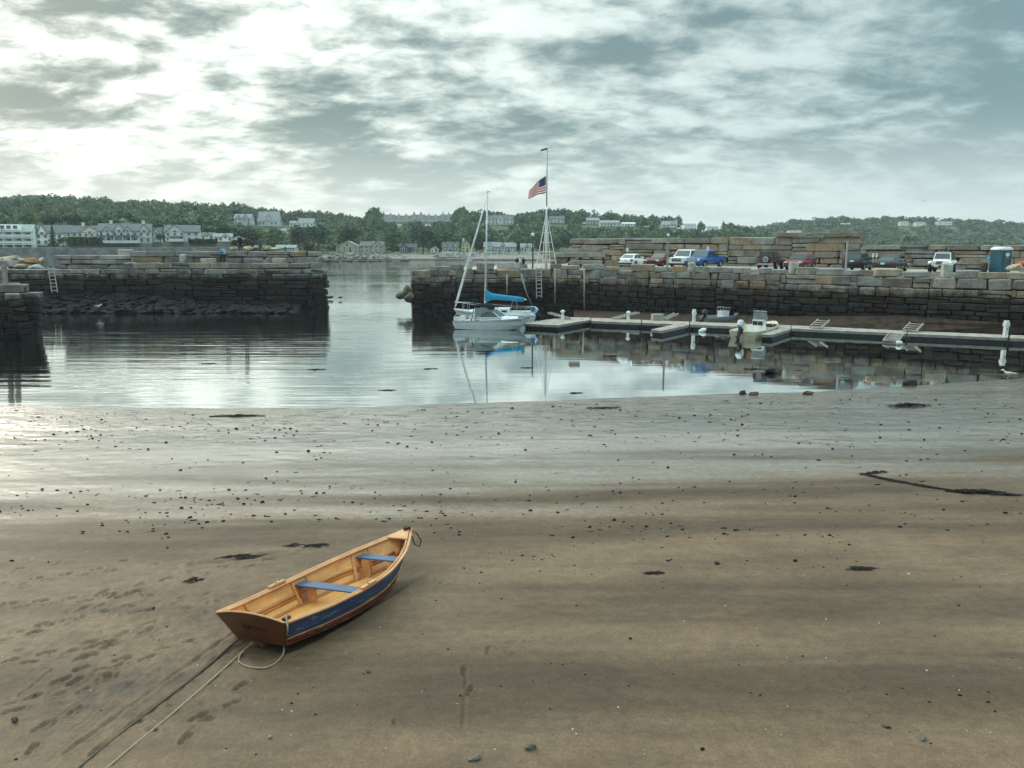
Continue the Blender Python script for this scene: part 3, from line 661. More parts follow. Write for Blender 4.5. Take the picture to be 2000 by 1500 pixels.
# -- the row on the left shore
def hotel():
    r = 285; u0, u1 = -75, 69; w = M(u1 - u0, r); h = M(489 - 452, r); zb = H - M(489 - 478, r); xc = ((u0 + u1) / 2 - 1000) / F * r
    HOUSES.append((u0, u1, 440, 489, r))
    o = thing('hotel', 'long white seaside hotel with stacked open balconies at the left edge', 'hotel', (xc, r, zb), 0.42, 'houses along the far shore')
    gable_block(o, -w / 2, w / 2, 0, 12, -3, h, h + 2.4, W_WHITE, R_GREEN, 'x')
    for k in range(3):
        z = h * k / 3
        b = MB(); b.box((0, -1.2, z + h / 3 - 0.1), (w, 2.4, 0.25)); b.build('balcony_floor', TRIM, o)
        b = MB(); b.box((0, -2.35, z + 1.05), (w, 0.1, 0.14)); b.box((0, -2.35, z + 0.62), (w, 0.05, 0.6)); b.build('balcony_rail', TRIM, o)
        for j in range(10):
            b = MB(); b.box((-w / 2 + 0.2 + (w - 0.4) * j / 9, -2.3, z + h / 6), (0.22, 0.22, h / 3)); b.build('balcony_post', TRIM, o)
        for j in range(9): win(o, -w / 2 + (j + 0.5) * w / 9, -0.05, z + h / 6 - 0.1, 1.5, 1.4)
    b = MB(); b.box((3.5, 2.0, h + 1.3), (w - 14, 3.0, 2.2)); b.build('dormer', W_WHITE, o)
    for j in range(6): win(o, -2.0 + j * 2.0, 0.46, h + 1.4, 1.3, 1.1)
    gable_block(o, 0.3, 3.6, -0.4, 4, h * 0.8, h + 0.8, h + 4.2, W_WHITE, R_GREEN, 'y', 0.2, 'gable_wall', 'gable_roof')
hotel()
LH = 300
house('white twin-gabled house between the balconied hotel and the tall dark conifer', 76, 146, 441, 479, LH, W_WHITE, R_GREY, gables=((0.10, 0.20, 1.0), (0.34, 0.22, 1.0)), cols=6, floors=2, chim=())
house('cream house with a wide gable and white chimney right of the tall dark conifer', 147, 207, 442, 474, LH, W_CREAM, R_GREY, gables=((0.70, 0.56, 0.99),), cols=6, porch=(0.0, 0.98, 0.5), chim=(0.48,))
house('grey shingled mansion with four gables and a long white columned veranda', 211, 303, 438, 475, LH, W_GREY, R_GREY, gables=((0.17, 0.17, 0.84), (0.40, 0.20, 1.02), (0.56, 0.15, 0.86), (0.87, 0.20, 0.98)), cols=8, porch=(0.0, 0.78, 0.62), chim=(0.22, 0.84), wallfrac=0.62)
house('small grey house with one steep gable right of the veranda mansion', 304, 326, 446, 473, LH + 8, W_GREY, R_GREY, gables=((0.6, 0.5, 0.98),), cols=2)
house('pale shingled house with a broad front gable and low wing on the lawn', 336, 398, 441, 472, LH, W_GREY, R_GREY, gables=((0.30, 0.52, 1.0),), cols=5, porch=(0.12, 0.55, 0.5))
house('little white cottage peeping from trees right of the pale gabled house', 404, 426, 455, 470, LH + 15, W_WHITE, R_GREY, cols=3, floors=1, gables=((0.5, 0.4, 1.0),))
house('low white cottage with a central gable behind the standing man', 428, 461, 457, 472, LH, W_WHITE, R_PALE, cols=4, floors=1, gables=((0.66, 0.4, 1.0),))
house('small plain white shed just right of the standing man', 463, 483, 462, 474, LH - 4, W_WHITE, R_PALE, 'y', 1, 2, name='shed', cat='shed')
house('long low cream boathouse with pale green roof at the beach end', 545, 582, 479, 491, 340, W_CREAM, R_GREEN, 'x', 1, 7, name='boathouse', depth=6, cat='boathouse')
# -- waterside houses in the middle
house('wide tan shingled house with a single low gable on the far beach', 661, 705, 471, 492, 425, W_TAN, R_PALE, 'y', 2, 4, wallfrac=0.5)
house('tan house with a front gable and long wing beside the single low gable', 707, 752, 472, 492, 427, W_TAN, R_GREY, gables=((0.74, 0.5, 1.0),), cols=5)
house('dark slate-blue gabled cottage with white trim on the far beach', 783, 816, 476, 493, 420, W_BLUE, R_DARK, gables=((0.26, 0.46, 1.03),), cols=4, floors=1)
house('tiny white cottage right of the dark slate-blue cottage', 843, 857, 482, 493, 420, W_WHITE, R_PALE, 'y', 1, 2)
house('white Victorian house with three steep gables above the rock revetment', 866, 896, 473, 494, 415, W_MINT, R_GREY, gables=((0.2, 0.3, 1.0), (0.5, 0.24, 1.08), (0.8, 0.3, 1.0)), cols=5, porch=(0, 1, 0.5))
house('narrow yellow three-storey house above the rock revetment', 903, 918, 470, 494, 418, W_YEL, R_GREY, 'y', 3, 2, wallfrac=0.72, chim=(0.2,))
house('mint green house with white porch just right of the sailboat mast', 946, 973, 473, 494, 414, W_MINT, R_PALE, gables=((0.4, 0.45, 1.04),), cols=4, porch=(0.0, 1.0, 0.45))
house('lilac-grey flat-fronted house with rows of windows above the revetment', 974, 1008, 474, 493, 420, W_LIL, R_PALE, 'x', 2, 6, gables=((0.25, 0.3, 1.0),))
house('pale mint house directly behind the seated people', 1017, 1041, 476, 493, 416, W_MINT, R_PALE, gables=((0.5, 0.5, 1.0),), cols=4, floors=1)
# -- houses up in the wood
def hillhouse(label, u0, u1, vt, vb, **k):
    house(label, u0, u1, vt, vb, hill_hit((u0 + u1) / 2, vb + 3), **k)
hillhouse('pale blue double-gabled house high in the wood left of the big grey roof', 468, 500, 420, 440, wall=W_LIL, roof=R_PALE, gables=((0.3, 0.35, 0.9), (0.7, 0.4, 1.0)), cols=4)
hillhouse('house with one very big grey hipped roof high in the wood', 513, 552, 415, 443, wall=W_GREY, roof=R_PALE, wallfrac=0.35, floors=1, cols=5, gables=((0.55, 0.3, 0.8),), chim=(0.45,))
hillhouse('small white cube house left of the long white hill house', 574, 587, 433, 444, wall=W_WHITE, roof=R_PALE, cols=2, wallfrac=0.6)
hillhouse('long white hill house with a big pale roof', 590, 620, 428, 444, wall=W_WHITE, roof=R_PALE, cols=4, wallfrac=0.4, floors=1)
hillhouse('low white bungalow half hidden below the long white hill house', 544, 566, 448, 456, wall=W_WHITE, roof=R_PALE, cols=4, floors=1)
for k, (a, b, lab) in enumerate(((748, 776, 'leftmost mauve-grey gabled condominium block on the ridge'), (777, 806, 'second mauve-grey gabled condominium block from the left on the ridge'), (807, 834, 'third mauve-grey gabled condominium block from the left on the ridge'), (835, 862, 'fourth mauve-grey gabled condominium block from the left on the ridge'), (863, 886, 'rightmost mauve-grey gabled condominium block on the ridge'))):
    hillhouse(lab, a, b, 421 + (k % 2) * 2, 434, wall=W_MAUVE, roof=R_DARK if k % 2 else R_GREY, gables=((0.22, 0.32, 1.42 - 0.1 * (k % 2)), (0.70, 0.36, 1.22 + 0.1 * (k % 3))), cols=4, floors=2, porch=(0.1, 0.9, 0.4), wallfrac=0.58)
hillhouse('large grey house with three gables in the wood right of the sailboat mast', 953, 1003, 422, 440, wall=W_GREY, roof=R_GREY, gables=((0.12, 0.22, 1.0), (0.5, 0.3, 1.02), (0.85, 0.22, 0.95)), cols=7)
hillhouse('dim grey house in the trees right of the flagpole', 1072, 1100, 424, 437, wall=W_GREY, roof=R_GREY, gables=((0.4, 0.4, 1.0),), cols=4)
hillhouse('tan hill house with a tall slim chimney tower', 1143, 1167, 427, 439, wall=W_TAN, roof=R_PALE, cols=4, chim=(0.95,))
hillhouse('long low grey house next to the one with the chimney tower', 1169, 1206, 432, 443, wall=W_GREY, roof=R_PALE, cols=6, floors=1)
hillhouse('flat white bungalow with a bright roof on the wooded slope', 1211, 1236, 436, 443, wall=W_WHITE, roof=W_WHITE, cols=5, floors=1, wallfrac=0.7)
hillhouse('grey house with steep pale roof above the white pickup', 1288, 1316, 433, 446, wall=W_GREY, roof=R_PALE, cols=4, gables=((0.7, 0.4, 1.0),), wallfrac=0.45)
hillhouse('white house in the trees above the blue pickup', 1330, 1353, 438, 447, wall=W_WHITE, roof=R_PALE, cols=4, floors=1)
hillhouse('small pale cottage rightmost on the middle hill', 1374, 1396, 443, 450, wall=W_WHITE, roof=R_PALE, cols=3, floors=1)
for u0, u1, vt, vb, lab in ((1531, 1556, 451, 459, 'white house with small gable just above the seawall top'), (1744, 1760, 434, 442, 'leftmost of three white houses on the right hill'), (1774, 1792, 435, 443, 'bright white house in the middle of the right hill'), (1816, 1843, 434, 441, 'rightmost of three white houses on the right hill')):
    hillhouse(lab, u0, u1, vt, vb, wall=W_WHITE, roof=R_PALE, cols=3, floors=1, gables=((0.4, 0.4, 1.0),))

# -- single trees near the houses: (u, vtop, vbase, r, width px, kind, leaf, label)
for k, (u, vt, vb, r, wpx, kind, lf, lab) in enumerate((
    (118, 440, 482, 270, 20, 'conifer', LEAF_D, 'tall dark conifer standing in front of the white twin-gabled house'),
    (137, 462, 482, 275, 16, 'broadleaf', LEAF_D, 'dark round bush right of the tall conifer'),
    (22, 405, 448, 330, 40, 'broadleaf', LEAF_D, 'big dark tree rising behind the hotel'),
    (75, 415, 448, 335, 30, 'broadleaf', LEAF_L, 'light green tree behind the gap right of the hotel'),
    (120, 420, 450, 335, 36, 'broadleaf', LEAF_D, 'dark tree behind the twin-gabled house roof'),
    (165, 418, 450, 335, 40, 'broadleaf', LEAF_D, 'dark spreading tree behind the cream house'),
    (205, 420, 455, 335, 34, 'broadleaf', LEAF_D, 'dark tree between cream house and veranda mansion'),
    (262, 420, 450, 340, 40, 'broadleaf', LEAF_D, 'dark tree behind the middle of the veranda mansion'),
    (318, 424, 460, 335, 34, 'broadleaf', LEAF, 'green tree behind the small steep-gabled house'),
    (372, 424, 455, 340, 40, 'broadleaf', LEAF, 'green tree behind the pale gabled house'),
    (325, 456, 474, 286, 16, 'broadleaf', LEAF_D, 'dark shrub left of the pale gabled house'),
    (415, 445, 474, 330, 26, 'broadleaf', LEAF_D, 'dark tree right of the pale gabled house'),
    (447, 440, 462, 335, 30, 'broadleaf', LEAF_D, 'dark tree behind the low white cottage'),
    (478, 447, 476, 325, 34, 'broadleaf', LEAF_D, 'round dark tree behind the plain white shed'),
    (505, 440, 480, 345, 44, 'broadleaf', LEAF, 'broad green tree right of the plain white shed'),
    (545, 445, 482, 360, 40, 'broadleaf', LEAF, 'mid green tree above the left end of the boathouse'),
    (590, 440, 486, 380, 44, 'broadleaf', LEAF_D, 'dark tree right of the boathouse'),
    (628, 436, 490, 410, 46, 'broadleaf', LEAF_D, 'tall dark tree left of the wide tan house'),
    (690, 440, 482, 445, 46, 'broadleaf', LEAF_D, 'dark tree behind the wide tan house'),
    (770, 442, 490, 440, 40, 'broadleaf', LEAF, 'green tree left of the slate-blue cottage'),
    (830, 440, 492, 440, 44, 'broadleaf', LEAF_D, 'dark tree right of the slate-blue cottage'),
    (870, 446, 484, 445, 36, 'broadleaf', LEAF, 'green tree behind the Victorian house'),
    (932, 446, 492, 440, 34, 'broadleaf', LEAF_D, 'brownish dark tree between yellow house and sailboat mast'),
    (1012, 458, 492, 425, 26, 'broadleaf', LEAF_L, 'round light green tree left of the pale mint house'),
    (1060, 450, 494, 430, 40, 'broadleaf', LEAF, 'green tree behind the flagpole legs'),
    (1105, 452, 494, 430, 40, 'broadleaf', LEAF_D, 'dark tree at the left end of the seawall top'))):
    zb = H + (478 - vb) / F * r; rad = M(wpx, r) / 2
    tree(lab, ((u - 1000) / F * r, r, zb), rad * 1.25, M(vb - vt, r), kind, k % 4, lf)

# -- the far wood, one mass
def forest():
    T = [crown_arr(100 + i, 100, 5 + i, 0.17 + 0.012 * i) for i in range(7)] + [crown_arr(120, 100, 7, 0.17, True)]
    pts = []
    r = np.random.default_rng(5)
    def scatter(n, ua, ub, ra, rb, rmin, rmax):
        u = r.uniform(ua, ub, n); rr = np.sqrt(r.uniform(ra * ra, rb * rb, n)); z = terr(u, rr); rs = itp(FAR_SH, u)
        ok = (rr > rs + 42) & (z > 2.0)
        for a, b, c in zip(u[ok], rr[ok], z[ok]): pts.append((a, b, c, rmin * 0.7 + (rmax * 1.15 - rmin * 0.7) * r.random() ** 1.3, r.uniform(5.5, 12.5)))
    scatter(3600, -450, 1560, 300, 790, 4.2, 7.0); scatter(700, -450, 1480, 690, 775, 5, 8); scatter(1500, 1280, 2450, 900, 1260, 6.5, 10.5); scatter(260, 1380, 2450, 560, 900, 4, 7); k0 = len(pts); scatter(260, 725, 910, 700, 800, 4.5, 7); pts[k0:] = [p[:4] + (p[4] + r.uniform(1, 6),) for p in pts[k0:]]
    Vs = []; 
    for u, rr, z, rad, hg in pts:
        top = 478 - (z + hg - H) * F / rr; w = rad / rr * F; bad = False
        for a, b, vt, vb, hr in HOUSES:
            k = 0.35 if vt < 425 and 740 < a < 890 else 1.0
            if rr < hr + (9 if k < 1 else 11) and a - w * k < u < b + w * k:
                if rr > hr - 4 or top < vb - 0.22 * (vb - vt): bad = True; break
        if bad: continue
        V = T[r.integers(7)]; an = r.uniform(0, 6.28); c, s = math.cos(an), math.sin(an)
        X = (V[:, 0] * c - V[:, 1] * s) * rad + (u - 1000) / F * rr; Y = (V[:, 0] * s + V[:, 1] * c) * rad + rr; Z = V[:, 2] * hg / 1.75 - 0.8 + z
        Vs.append(np.stack([X, Y, Z], -1))
    V = np.concatenate(Vs); n = len(V) // 4
    o = link('forest', np_mesh('forest', V, np.arange(n * 4).reshape(-1, 4), LEAF))
    tag(o, 'hazy green wood covering the hills across the harbour', 'forest', kind='stuff')
forest()
# -- left shore: grey seawall with lawn on top, hedge, far beach stones
b = MB()
for (u0, r0), (u1, r1) in zip([(-700, 226), (0, 239)], [(0, 239), (490, 249)]): 
    p0 = Vector(((u0 - 1000) / F * r0, r0)); p1 = Vector(((u1 - 1000) / F * r1, r1)); d = (p1 - p0).normalized()
    b.box(((p0.x + p1.x) / 2, (p0.y + p1.y) / 2 - 0.6, 2.7), ((p1 - p0).length, 1.6, 7.5), math.atan2(d.y, d.x))
sw = b.build('seawall', mat('seawall_stone', (0.24, 0.235, 0.225), 0.9, var=0.25, nscale=0.5, bump=0.1, bscale=1.2))
tag(sw, 'long low grey seawall below the lawn and houses on the left shore', 'seawall')
for k, (u0, u1, v0, v1, lab) in enumerate(((148, 212, 464, 478, 'long dark hedge below the cream house'), (380, 432, 468, 475, 'dark clipped hedge right of the pale gabled house'), (462, 500, 470, 477, 'dark hedge below the plain white shed'))):
    r = 286; n = 700; rr = np.random.default_rng(k); L = M(u1 - u0, r); hh = M(v1 - v0, r)
    C = np.stack([rr.uniform(-L / 2, L / 2, n), rr.uniform(-1, 1, n), rr.uniform(0, hh, n)], -1); 
    A = rr.normal(size=(n, 3)); A /= np.linalg.norm(A, axis=1)[:, None]; B = np.cross(A, rr.normal(size=(n, 3))); B /= np.linalg.norm(B, axis=1)[:, None]
    V = np.stack([C + A * .45, C + B * .4, C - A * .45, C - B * .4], 1).reshape(-1, 3)
    o = thing('hedge', lab, 'hedge', (((u0 + u1) / 2 - 1000) / F * r, r, H + (478 - v1) / F * r)); link('foliage', np_mesh('foliage', V, np.arange(n * 4).reshape(-1, 4), LEAF_D), o)
    st = MB(); st.box((0, 0, hh * 0.4 - 0.6), (L * 0.97, 1.2, hh * 0.8 + 1.2)); st.build('stems', BARK, o)
def rock_heap(name, label, us, vs, rfun, n, smin, smax, mt, z=None, cat='rocks', seed=3, flatz=0.6):
    rr = random.Random(seed); bm_ = [boulder_mesh(seed * 31 + i, mt) for i in range(4)]; J = MB()
    for _ in range(n):
        u = rr.uniform(*us); v = rr.uniform(*vs); r = rfun(u, v); c = Dp(u, v, r) if z is None else z(u, v) if callable(z) else G(u, v, z); s = rr.uniform(smin, smax)
        q = Matrix.Rotation(rr.uniform(0, 6.28), 3, 'Z') @ Matrix.Rotation(rr.uniform(-0.4, 0.4), 3, 'X'); sc = Vector((s * rr.uniform(1, 1.7), s, s * flatz))
        me = rr.choice(bm_); J.add([q @ Vector((a.co.x * sc.x, a.co.y * sc.y, a.co.z * sc.z)) + c for a in me.vertices], [tuple(p.vertices) for p in me.polygons])
    return tag(J.build(name, mt), label, cat, kind='stuff')
ROCK_G = stone_material('rock_grey', island=True, tide=False); ROCK_DK = mat('rock_weedy', (0.03, 0.026, 0.026), 0.7, var=0.3, nscale=2, bump=0.05, bscale=4)
rock_heap('rock_revetment', 'bank of tumbled grey rocks below the Victorian houses', (850, 1060), (494, 503), lambda u, v: 402 - (v - 494) * 1.2, 420, 1.2, 2.4, ROCK_G)
rock_heap('beach_boulders', 'pale scattered boulders on the far beach below the tan houses', (640, 850), (494, 503), lambda u, v: 408 - (v - 494) * 1.5, 260, 0.8, 1.8, ROCK_G, seed=5)
rock_heap('weedy_rocks', 'dark weed-covered rocks along the far waterline', (560, 800), (506.3, 510.5), lambda u, v: H * F / (v - 478), 300, 1.2, 3.0, ROCK_DK, z=0.1, seed=8, flatz=0.35)
# ================================================================== piers
QZ = 4.5                                           # quay top
QB = Vector((3.9, 92.0)); QC = Vector((41.5, 64.0)); QD = (QC - QB).normalized(); QN = Vector((-QD.y, QD.x))   # QN points away from the viewer
QA = Vector(G(806, 608)[:2])
def quay_d(u):
    """distance of the quay edge in column u"""
    k = (u - 1000) / F
    if u < 1062:
        d = QB - QA; t = (k * QA.y - QA.x) / (d.x - k * d.y); return QA.y + d.y * t
    d = QC - QB; t = (k * QB.y - QB.x) / (d.x - k * d.y); return QB.y + d.y * t
def at(u, d, z): return Vector(((u - 1000) / F * d, d, z))
DARK = mat('wall_core', (0.035, 0.033, 0.035), 0.95)
PAVE = mat('packed_gravel', (0.36, 0.33, 0.28), 0.95, var=0.15, nscale=0.5, bump=0.02, bscale=6, space='w')
SANDTOP = mat('sandy_top', (0.52, 0.42, 0.27), 0.95, var=0.12, nscale=0.8)
def slab(pts, z0, z1):
    b = MB(); n = len(pts); b.loft([[(p[0], p[1], z0) for p in pts], [(p[0], p[1], z1) for p in pts]]); return b
QE = QB + QD * 75
rp = thing('stone_quay', 'long dark-footed granite block quay wall below the parked cars', 'quay wall', (0, 0, 0))
IN = 0.5
core = slab([(QA.x + IN + .4, QA.y + IN + .3), (QB.x, QB.y + 1.15), (QE.x + QN.x * 1.0, QE.y + QN.y * 1.0), (QE.x + QN.x * 60, QE.y + QN.y * 60), (20, 135), (4, 120), (-6.0, 103)], -1.5, QZ - 0.06)
core.build('core', DARK, rp)
tag(slab([(QA.x + IN + .6, QA.y + IN + .6), (QB.x, QB.y + 1.3), (QE.x + QN.x * 1.1, QE.y + QN.y * 1.1), (QE.x + QN.x * 59, QE.y + QN.y * 59), (20, 134), (4, 119), (-5.6, 102)], QZ - 0.055, QZ + 0.02).build('quay_top', PAVE), kind='structure')
LA, LB = QB + QD * 8, QE
tag(slab([tuple(LA + QN * 2.3), tuple(LB + QN * 2.3), tuple(LB + QN * 30), tuple(LA + QN * 30)], QZ + 0.024, QZ + 0.34).build('parking_lot', PAVE), kind='structure')
tag(slab([(QA.x + 1.1, QA.y + 1.4), (QB.x - 2.5, QB.y + 1.2), (QB.x - 1.5, QB.y + 7), (-4.8, 100)], QZ + 0.02, QZ + 0.035).build('sandy_path', SANDTOP), kind='structure')
courses = [(0.40, 0.7, 1.4), (0.45, 0.7, 1.5), (0.5, 0.8, 1.6), (0.5, 0.9, 1.8), (0.55, 0.9, 1.9), (0.50, 0.9, 1.9), (0.70, 1.0, 2.2), (0.80, 1.5, 2.9)]
c0 = sum(c[0] for c in courses); courses = [(h * (QZ + 0.15) / c0, a, b) for h, a, b in courses]
rough_wall(rp, QA, QB + (QB - QA).normalized() * 0.75, -0.15, courses, 0.11, (6, 1, 3, 0.3), depth=1.0, lower=2)
rough_wall(rp, QB - QD * 0.75, QB + QD * 52, -0.15, courses, 0.11, (4, 3, 3, 0.7), depth=1.0, lower=3)
stone_wall(rp, QB + QD * 52, QE, -0.15, courses, 0.11, (4, 3, 3, 0.7), depth=1.0, lower=8)
stone_wall(rp, (-7.0, 100), (QA.x, QA.y), -0.15, courses, 0.11, (6, 1, 3, 0.3), depth=1.0, lower=5)

# loose granite blocks set along the quay edge (u0, u1, vtop, vbottom)
blocks = [(840, 860, 521, 528), (862, 882, 521, 528), (880, 905, 516, 526), (933, 964, 510, 523), (973, 1017, 512, 524), (1000, 1028, 507, 516), (1076, 1096, 511, 521), (1098, 1131, 515, 523), (1138, 1178, 514, 525),
    (1180, 1208, 517, 525), (1232, 1275, 514, 527), (1277, 1310, 518, 527), (1312, 1334, 516, 527), (1356, 1384, 517, 528), (1385, 1427, 517, 528), (1428, 1460, 518, 529), (1478, 1503, 519, 531), (1504, 1530, 522, 531),
    (1552, 1592, 518, 532), (1593, 1643, 520, 532), (1645, 1674, 522, 533), (1675, 1703, 523, 534), (1705, 1749, 521, 536), (1762, 1808, 526, 537), (1862, 1905, 524, 539), (1906, 1958, 529, 541), (1960, 1996, 529, 542)]
where = ['outermost small block on the pier tip', 'second small block from the pier tip', 'rounded block left of the upright post on the pier tip', 'squared double block right of the upright post on the pier tip', 'long tilted slab in front of the seated people', 'low block the people sit on',
    'tan block at the right foot of the flagpole', 'rounded boulder right of the flagpole foot', 'long pinkish wedge-shaped block below the stacked beams', 'low tan block left of the white sedan', 'large pale block right of the white sedan', 'low pale slab at the foot of the thin wooden pole',
    'short grey block below the white pickup', 'grey block right of the post before the blue pickup', 'long brown block below the blue pickup tailgate', 'plain grey block midway between blue pickup and black off-roader', 'rounded grey block below the black off-roader', 'small tan rounded block below the red hatchback bumper',
    'large pale block right of the post before the red hatchback', 'long low white-topped block left of the thin grey pole', 'pale block right of the thin grey pole', 'pale block below the black sport utility rear', 'pointed pale boulder before the dark sedan', 'flat white-topped slab left of the white off-roader', 'brown block right of the white off-roader', 'long tan-grey block below the portable toilet', 'pale block at the right edge of the photo']
for (u0, u1, vt, vb), wh in zip(blocks, where):
    um = (u0 + u1) / 2; back = 1.15 if u0 not in (1000, 973) else (4.0 if u0 == 1000 else 2.2)
    d = quay_d(um) + back; w = M(u1 - u0, d) * 1.05; h = max(0.35, M(vb - vt, d)); tanw = (2, 3, 1, 0.2)
    o = put_stone(random.choice(DRY_ST), None, at(um, d, QZ + 0.02 + h / 2 - 0.02), (w, random.uniform(0.8, 1.1), h), math.atan2(QD.y, QD.x) * 0.5 + random.uniform(-0.1, 0.1), pick((3, 3, 1, 0.1)), 'granite_block', 0.02)
    o.color = tuple(min(0.62, c * 1.2) for c in o.color[:3]) + (1,)
    tag(o, wh, 'stone block', 'granite blocks along the quay edge')
for u, vt, vb, wpx, lab in ((917, 507, 526, 12, 'upright square granite post on the pier tip'), (1347, 508, 527, 13, 'upright granite post in front of the blue pickup'), (1544, 508, 531, 14, 'upright granite post in front of the red hatchback'), (1841, 510, 538, 17, 'thick upright granite post in front of the white off-roader')):
    d = quay_d(u) + 1.0; h = M(vb - vt, d); w = M(wpx, d)
    o = put_stone(random.choice(DRY_ST), None, at(u, d, QZ + h / 2), (w, w * 0.95, h), random.uniform(-0.3, 0.3), (0.5, 0.48, 0.43, 1), 'granite_post', 0.03)
    tag(o, lab, 'stone post', 'upright granite posts on the quay')
# rear seawall of huge blocks behind the cars
def line_at(u, off):
    q0 = QB + QN * off; k = (u - 1000) / F; t = (k * q0.y - q0.x) / (QD.x - k * QD.y); return q0 + QD * t
OFF = 14.0
rw = thing('breakwater_wall', 'high back wall of huge rough granite blocks behind the parked cars', 'stone wall', (0, 0, 0))
a, b_, c_, e_ = line_at(1113, OFF), line_at(1668, OFF), line_at(1668, OFF), line_at(2160, OFF)
q_ = line_at(1640, OFF)
slab([(a.x + .3, a.y + 1), (q_.x + .6, q_.y + .6), (q_.x + 2, q_.y + 3), (a.x + 3, a.y + 5)], QZ - 1, 7.9).build('core', DARK, rw)
slab([(c_.x + .6, c_.y + .6), (e_.x + .6, e_.y + .6), (e_.x + 3, e_.y + 4), (c_.x + 3, c_.y + 4)], QZ - 1, 7.0).build('core', DARK, rw)
wts = (3, 4, 3, 1.6)
rough_wall(rw, a, b_, QZ, [(0.75, 1.2, 4.0), (0.70, 1.2, 4.5), (0.72, 1.5, 4.5), (0.75, 1.5, 5.5), (0.72, 2.0, 6.5)], 0.10, wts, DRY_ST, 1.4, 0.06)
rough_wall(rw, c_, e_, QZ, [(0.75, 1.2, 3.5), (0.70, 1.2, 3.5), (0.68, 1.5, 4.0), (0.66, 1.5, 4.0)], 0.10, wts, DRY_ST, 1.4, 0.06)
mid = line_at(1390, OFF)
stone_wall(rw, line_at(1500, OFF), line_at(1668, OFF), QZ + 3.64, [(0.5, 1.5, 4.0)], 0, wts, DRY_ST, 1.2, 0.06)
# stacked long granite beams at the left end of the wall
for u0, u1, vt, vb, d, lab in ((1112, 1133, 467, 475, 99, 'upper pale granite beam end left on the seawall top'), (1093, 1172, 486, 493, 98, 'topmost long granite beam in the stack left of the parked cars'), (1078, 1180, 493, 502, 97, 'second long granite beam in the stack, with orange lichen'), (1110, 1173, 508, 515, 96, 'lowest long granite beam of the stack'), (1074, 1108, 503, 514, 97.5, 'short brown slab under the left end of the beam stack'), (1060, 1122, 497, 504, 100, 'flat pale slab behind the flagpole legs')):
    z = H + (478 - (vt + vb) / 2) / F * d
    o = put_stone(random.choice(DRY_ST), None, at((u0 + u1) / 2, d, z), (M(u1 - u0, d), 1.2, M(vb - vt, d) * 1.02), -0.12, pick((4, 2, 2, 0)), 'granite_beam', 0.01)
    tag(o, lab, 'stone beam', 'stacked granite beams')
wd = mat('dark_timber', (0.05, 0.04, 0.035), 0.85, nscale=5)
tr = thing('timber_trestle', 'dark timber trestle carrying the stacked granite beams', 'trestle', at(1130, 98.3, QZ))
for i in range(5):
    b = MB(); b.box((-2.6 + i * 1.4, 0.9, 0.9), (0.3, 0.3, 1.8)); b.build('post', wd, tr)
b = MB(); b.box((0.2, 0.9, 1.5), (6.6, 0.35, 0.3)); b.build('cap_beam', wd, tr)

# ---- left pier
LP = thing('stone_pier', 'long dark granite pier with two stepped tiers on the left', 'pier', (0, 0, 0))
P0 = Vector(((20 - 1000) / F * 90.5, 90.5)); P1 = Vector(((640 - 1000) / F * 92.5, 92.5)); PM = P0.lerp(P1, (240 - 20) / 620)
PL = Vector(((-500 - 1000) / F * 89, 89))
slab([(PL.x, PL.y + .8), (P0.x, P0.y + .8), (P1.x - 1.3, P1.y + 1.0), (P1.x - 3.6, P1.y + 9), (PL.x, PL.y + 9)], -1.5, 4.4).build('core', DARK, LP)
slab([(PM.x + .2, PM.y + 1.2), (P1.x - 1.4, P1.y + 1.3), (P1.x - 3.8, P1.y + 8.8), (PM.x + .2, PM.y + 8.8)], 4.3, 5.18).build('core', DARK, LP)
slab([(PM.x, PM.y + 3.0), (P1.x - 1.5, P1.y + 3.0), (P1.x - 3.8, P1.y + 8.5), (PM.x, PM.y + 8.5)], 5.1, 6.5).build('core', DARK, LP)
slab([(P0.x + 4.5, P0.y + 3.0), (PM.x, PM.y + 3.0), (PM.x, PM.y + 8.5), (P0.x + 4.5, P0.y + 8.5)], 4.3, 6.05).build('core', DARK, LP)
low = [(0.5, 1.0, 2.2), (0.55, 1.0, 2.3), (0.6, 1.2, 2.4), (0.62, 1.2, 2.6), (0.62, 1.2, 2.6), (0.60, 1.2, 2.8), (0.58, 1.4, 3.0), (0.55, 1.5, 3.0)]
k = 4.7 / sum(c[0] for c in low); low = [(h * k, a, b) for h, a, b in low]
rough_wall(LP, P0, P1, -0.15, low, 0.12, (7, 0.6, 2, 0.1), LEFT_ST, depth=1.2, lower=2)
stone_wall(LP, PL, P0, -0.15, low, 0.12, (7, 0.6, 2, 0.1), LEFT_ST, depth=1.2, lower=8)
off = Vector((0.02, 0.95))
stone_wall(LP, PM + off * 0.62, P1 + Vector((-0.75, 0.6)), 4.55, [(0.72, 1.6, 3.2)], 0.1, (7, 0.6, 1.5, 0), depth=1.4)
e2 = Vector((0, 2.6))
stone_wall(LP, PM + e2, P1 + Vector((-1.0, 2.6)), 5.2, [(0.66, 1.8, 3.6), (0.68, 1.8, 4.0)], 0.05, (7, 1, 1.5, 0.1), STONE and DRY_ST, depth=1.4)
stone_wall(LP, P0 + e2 + Vector((4.2, 0)), PM + e2, 4.5, [(0.55, 1.6, 3.2), (0.52, 1.6, 3.2), (0.52, 2.0, 4.4)], 0.05, (7, 1, 1.5, 0.1), DRY_ST, depth=1.4)
low_e = [(h, 1.0, 2.2) for h, a, b in low]
stone_wall(LP, P1, P1 + Vector((-2.6, 9)), -0.15, low_e, 0.12, (7, 0.6, 2, 0.1), LEFT_ST, depth=1.2, lower=4)
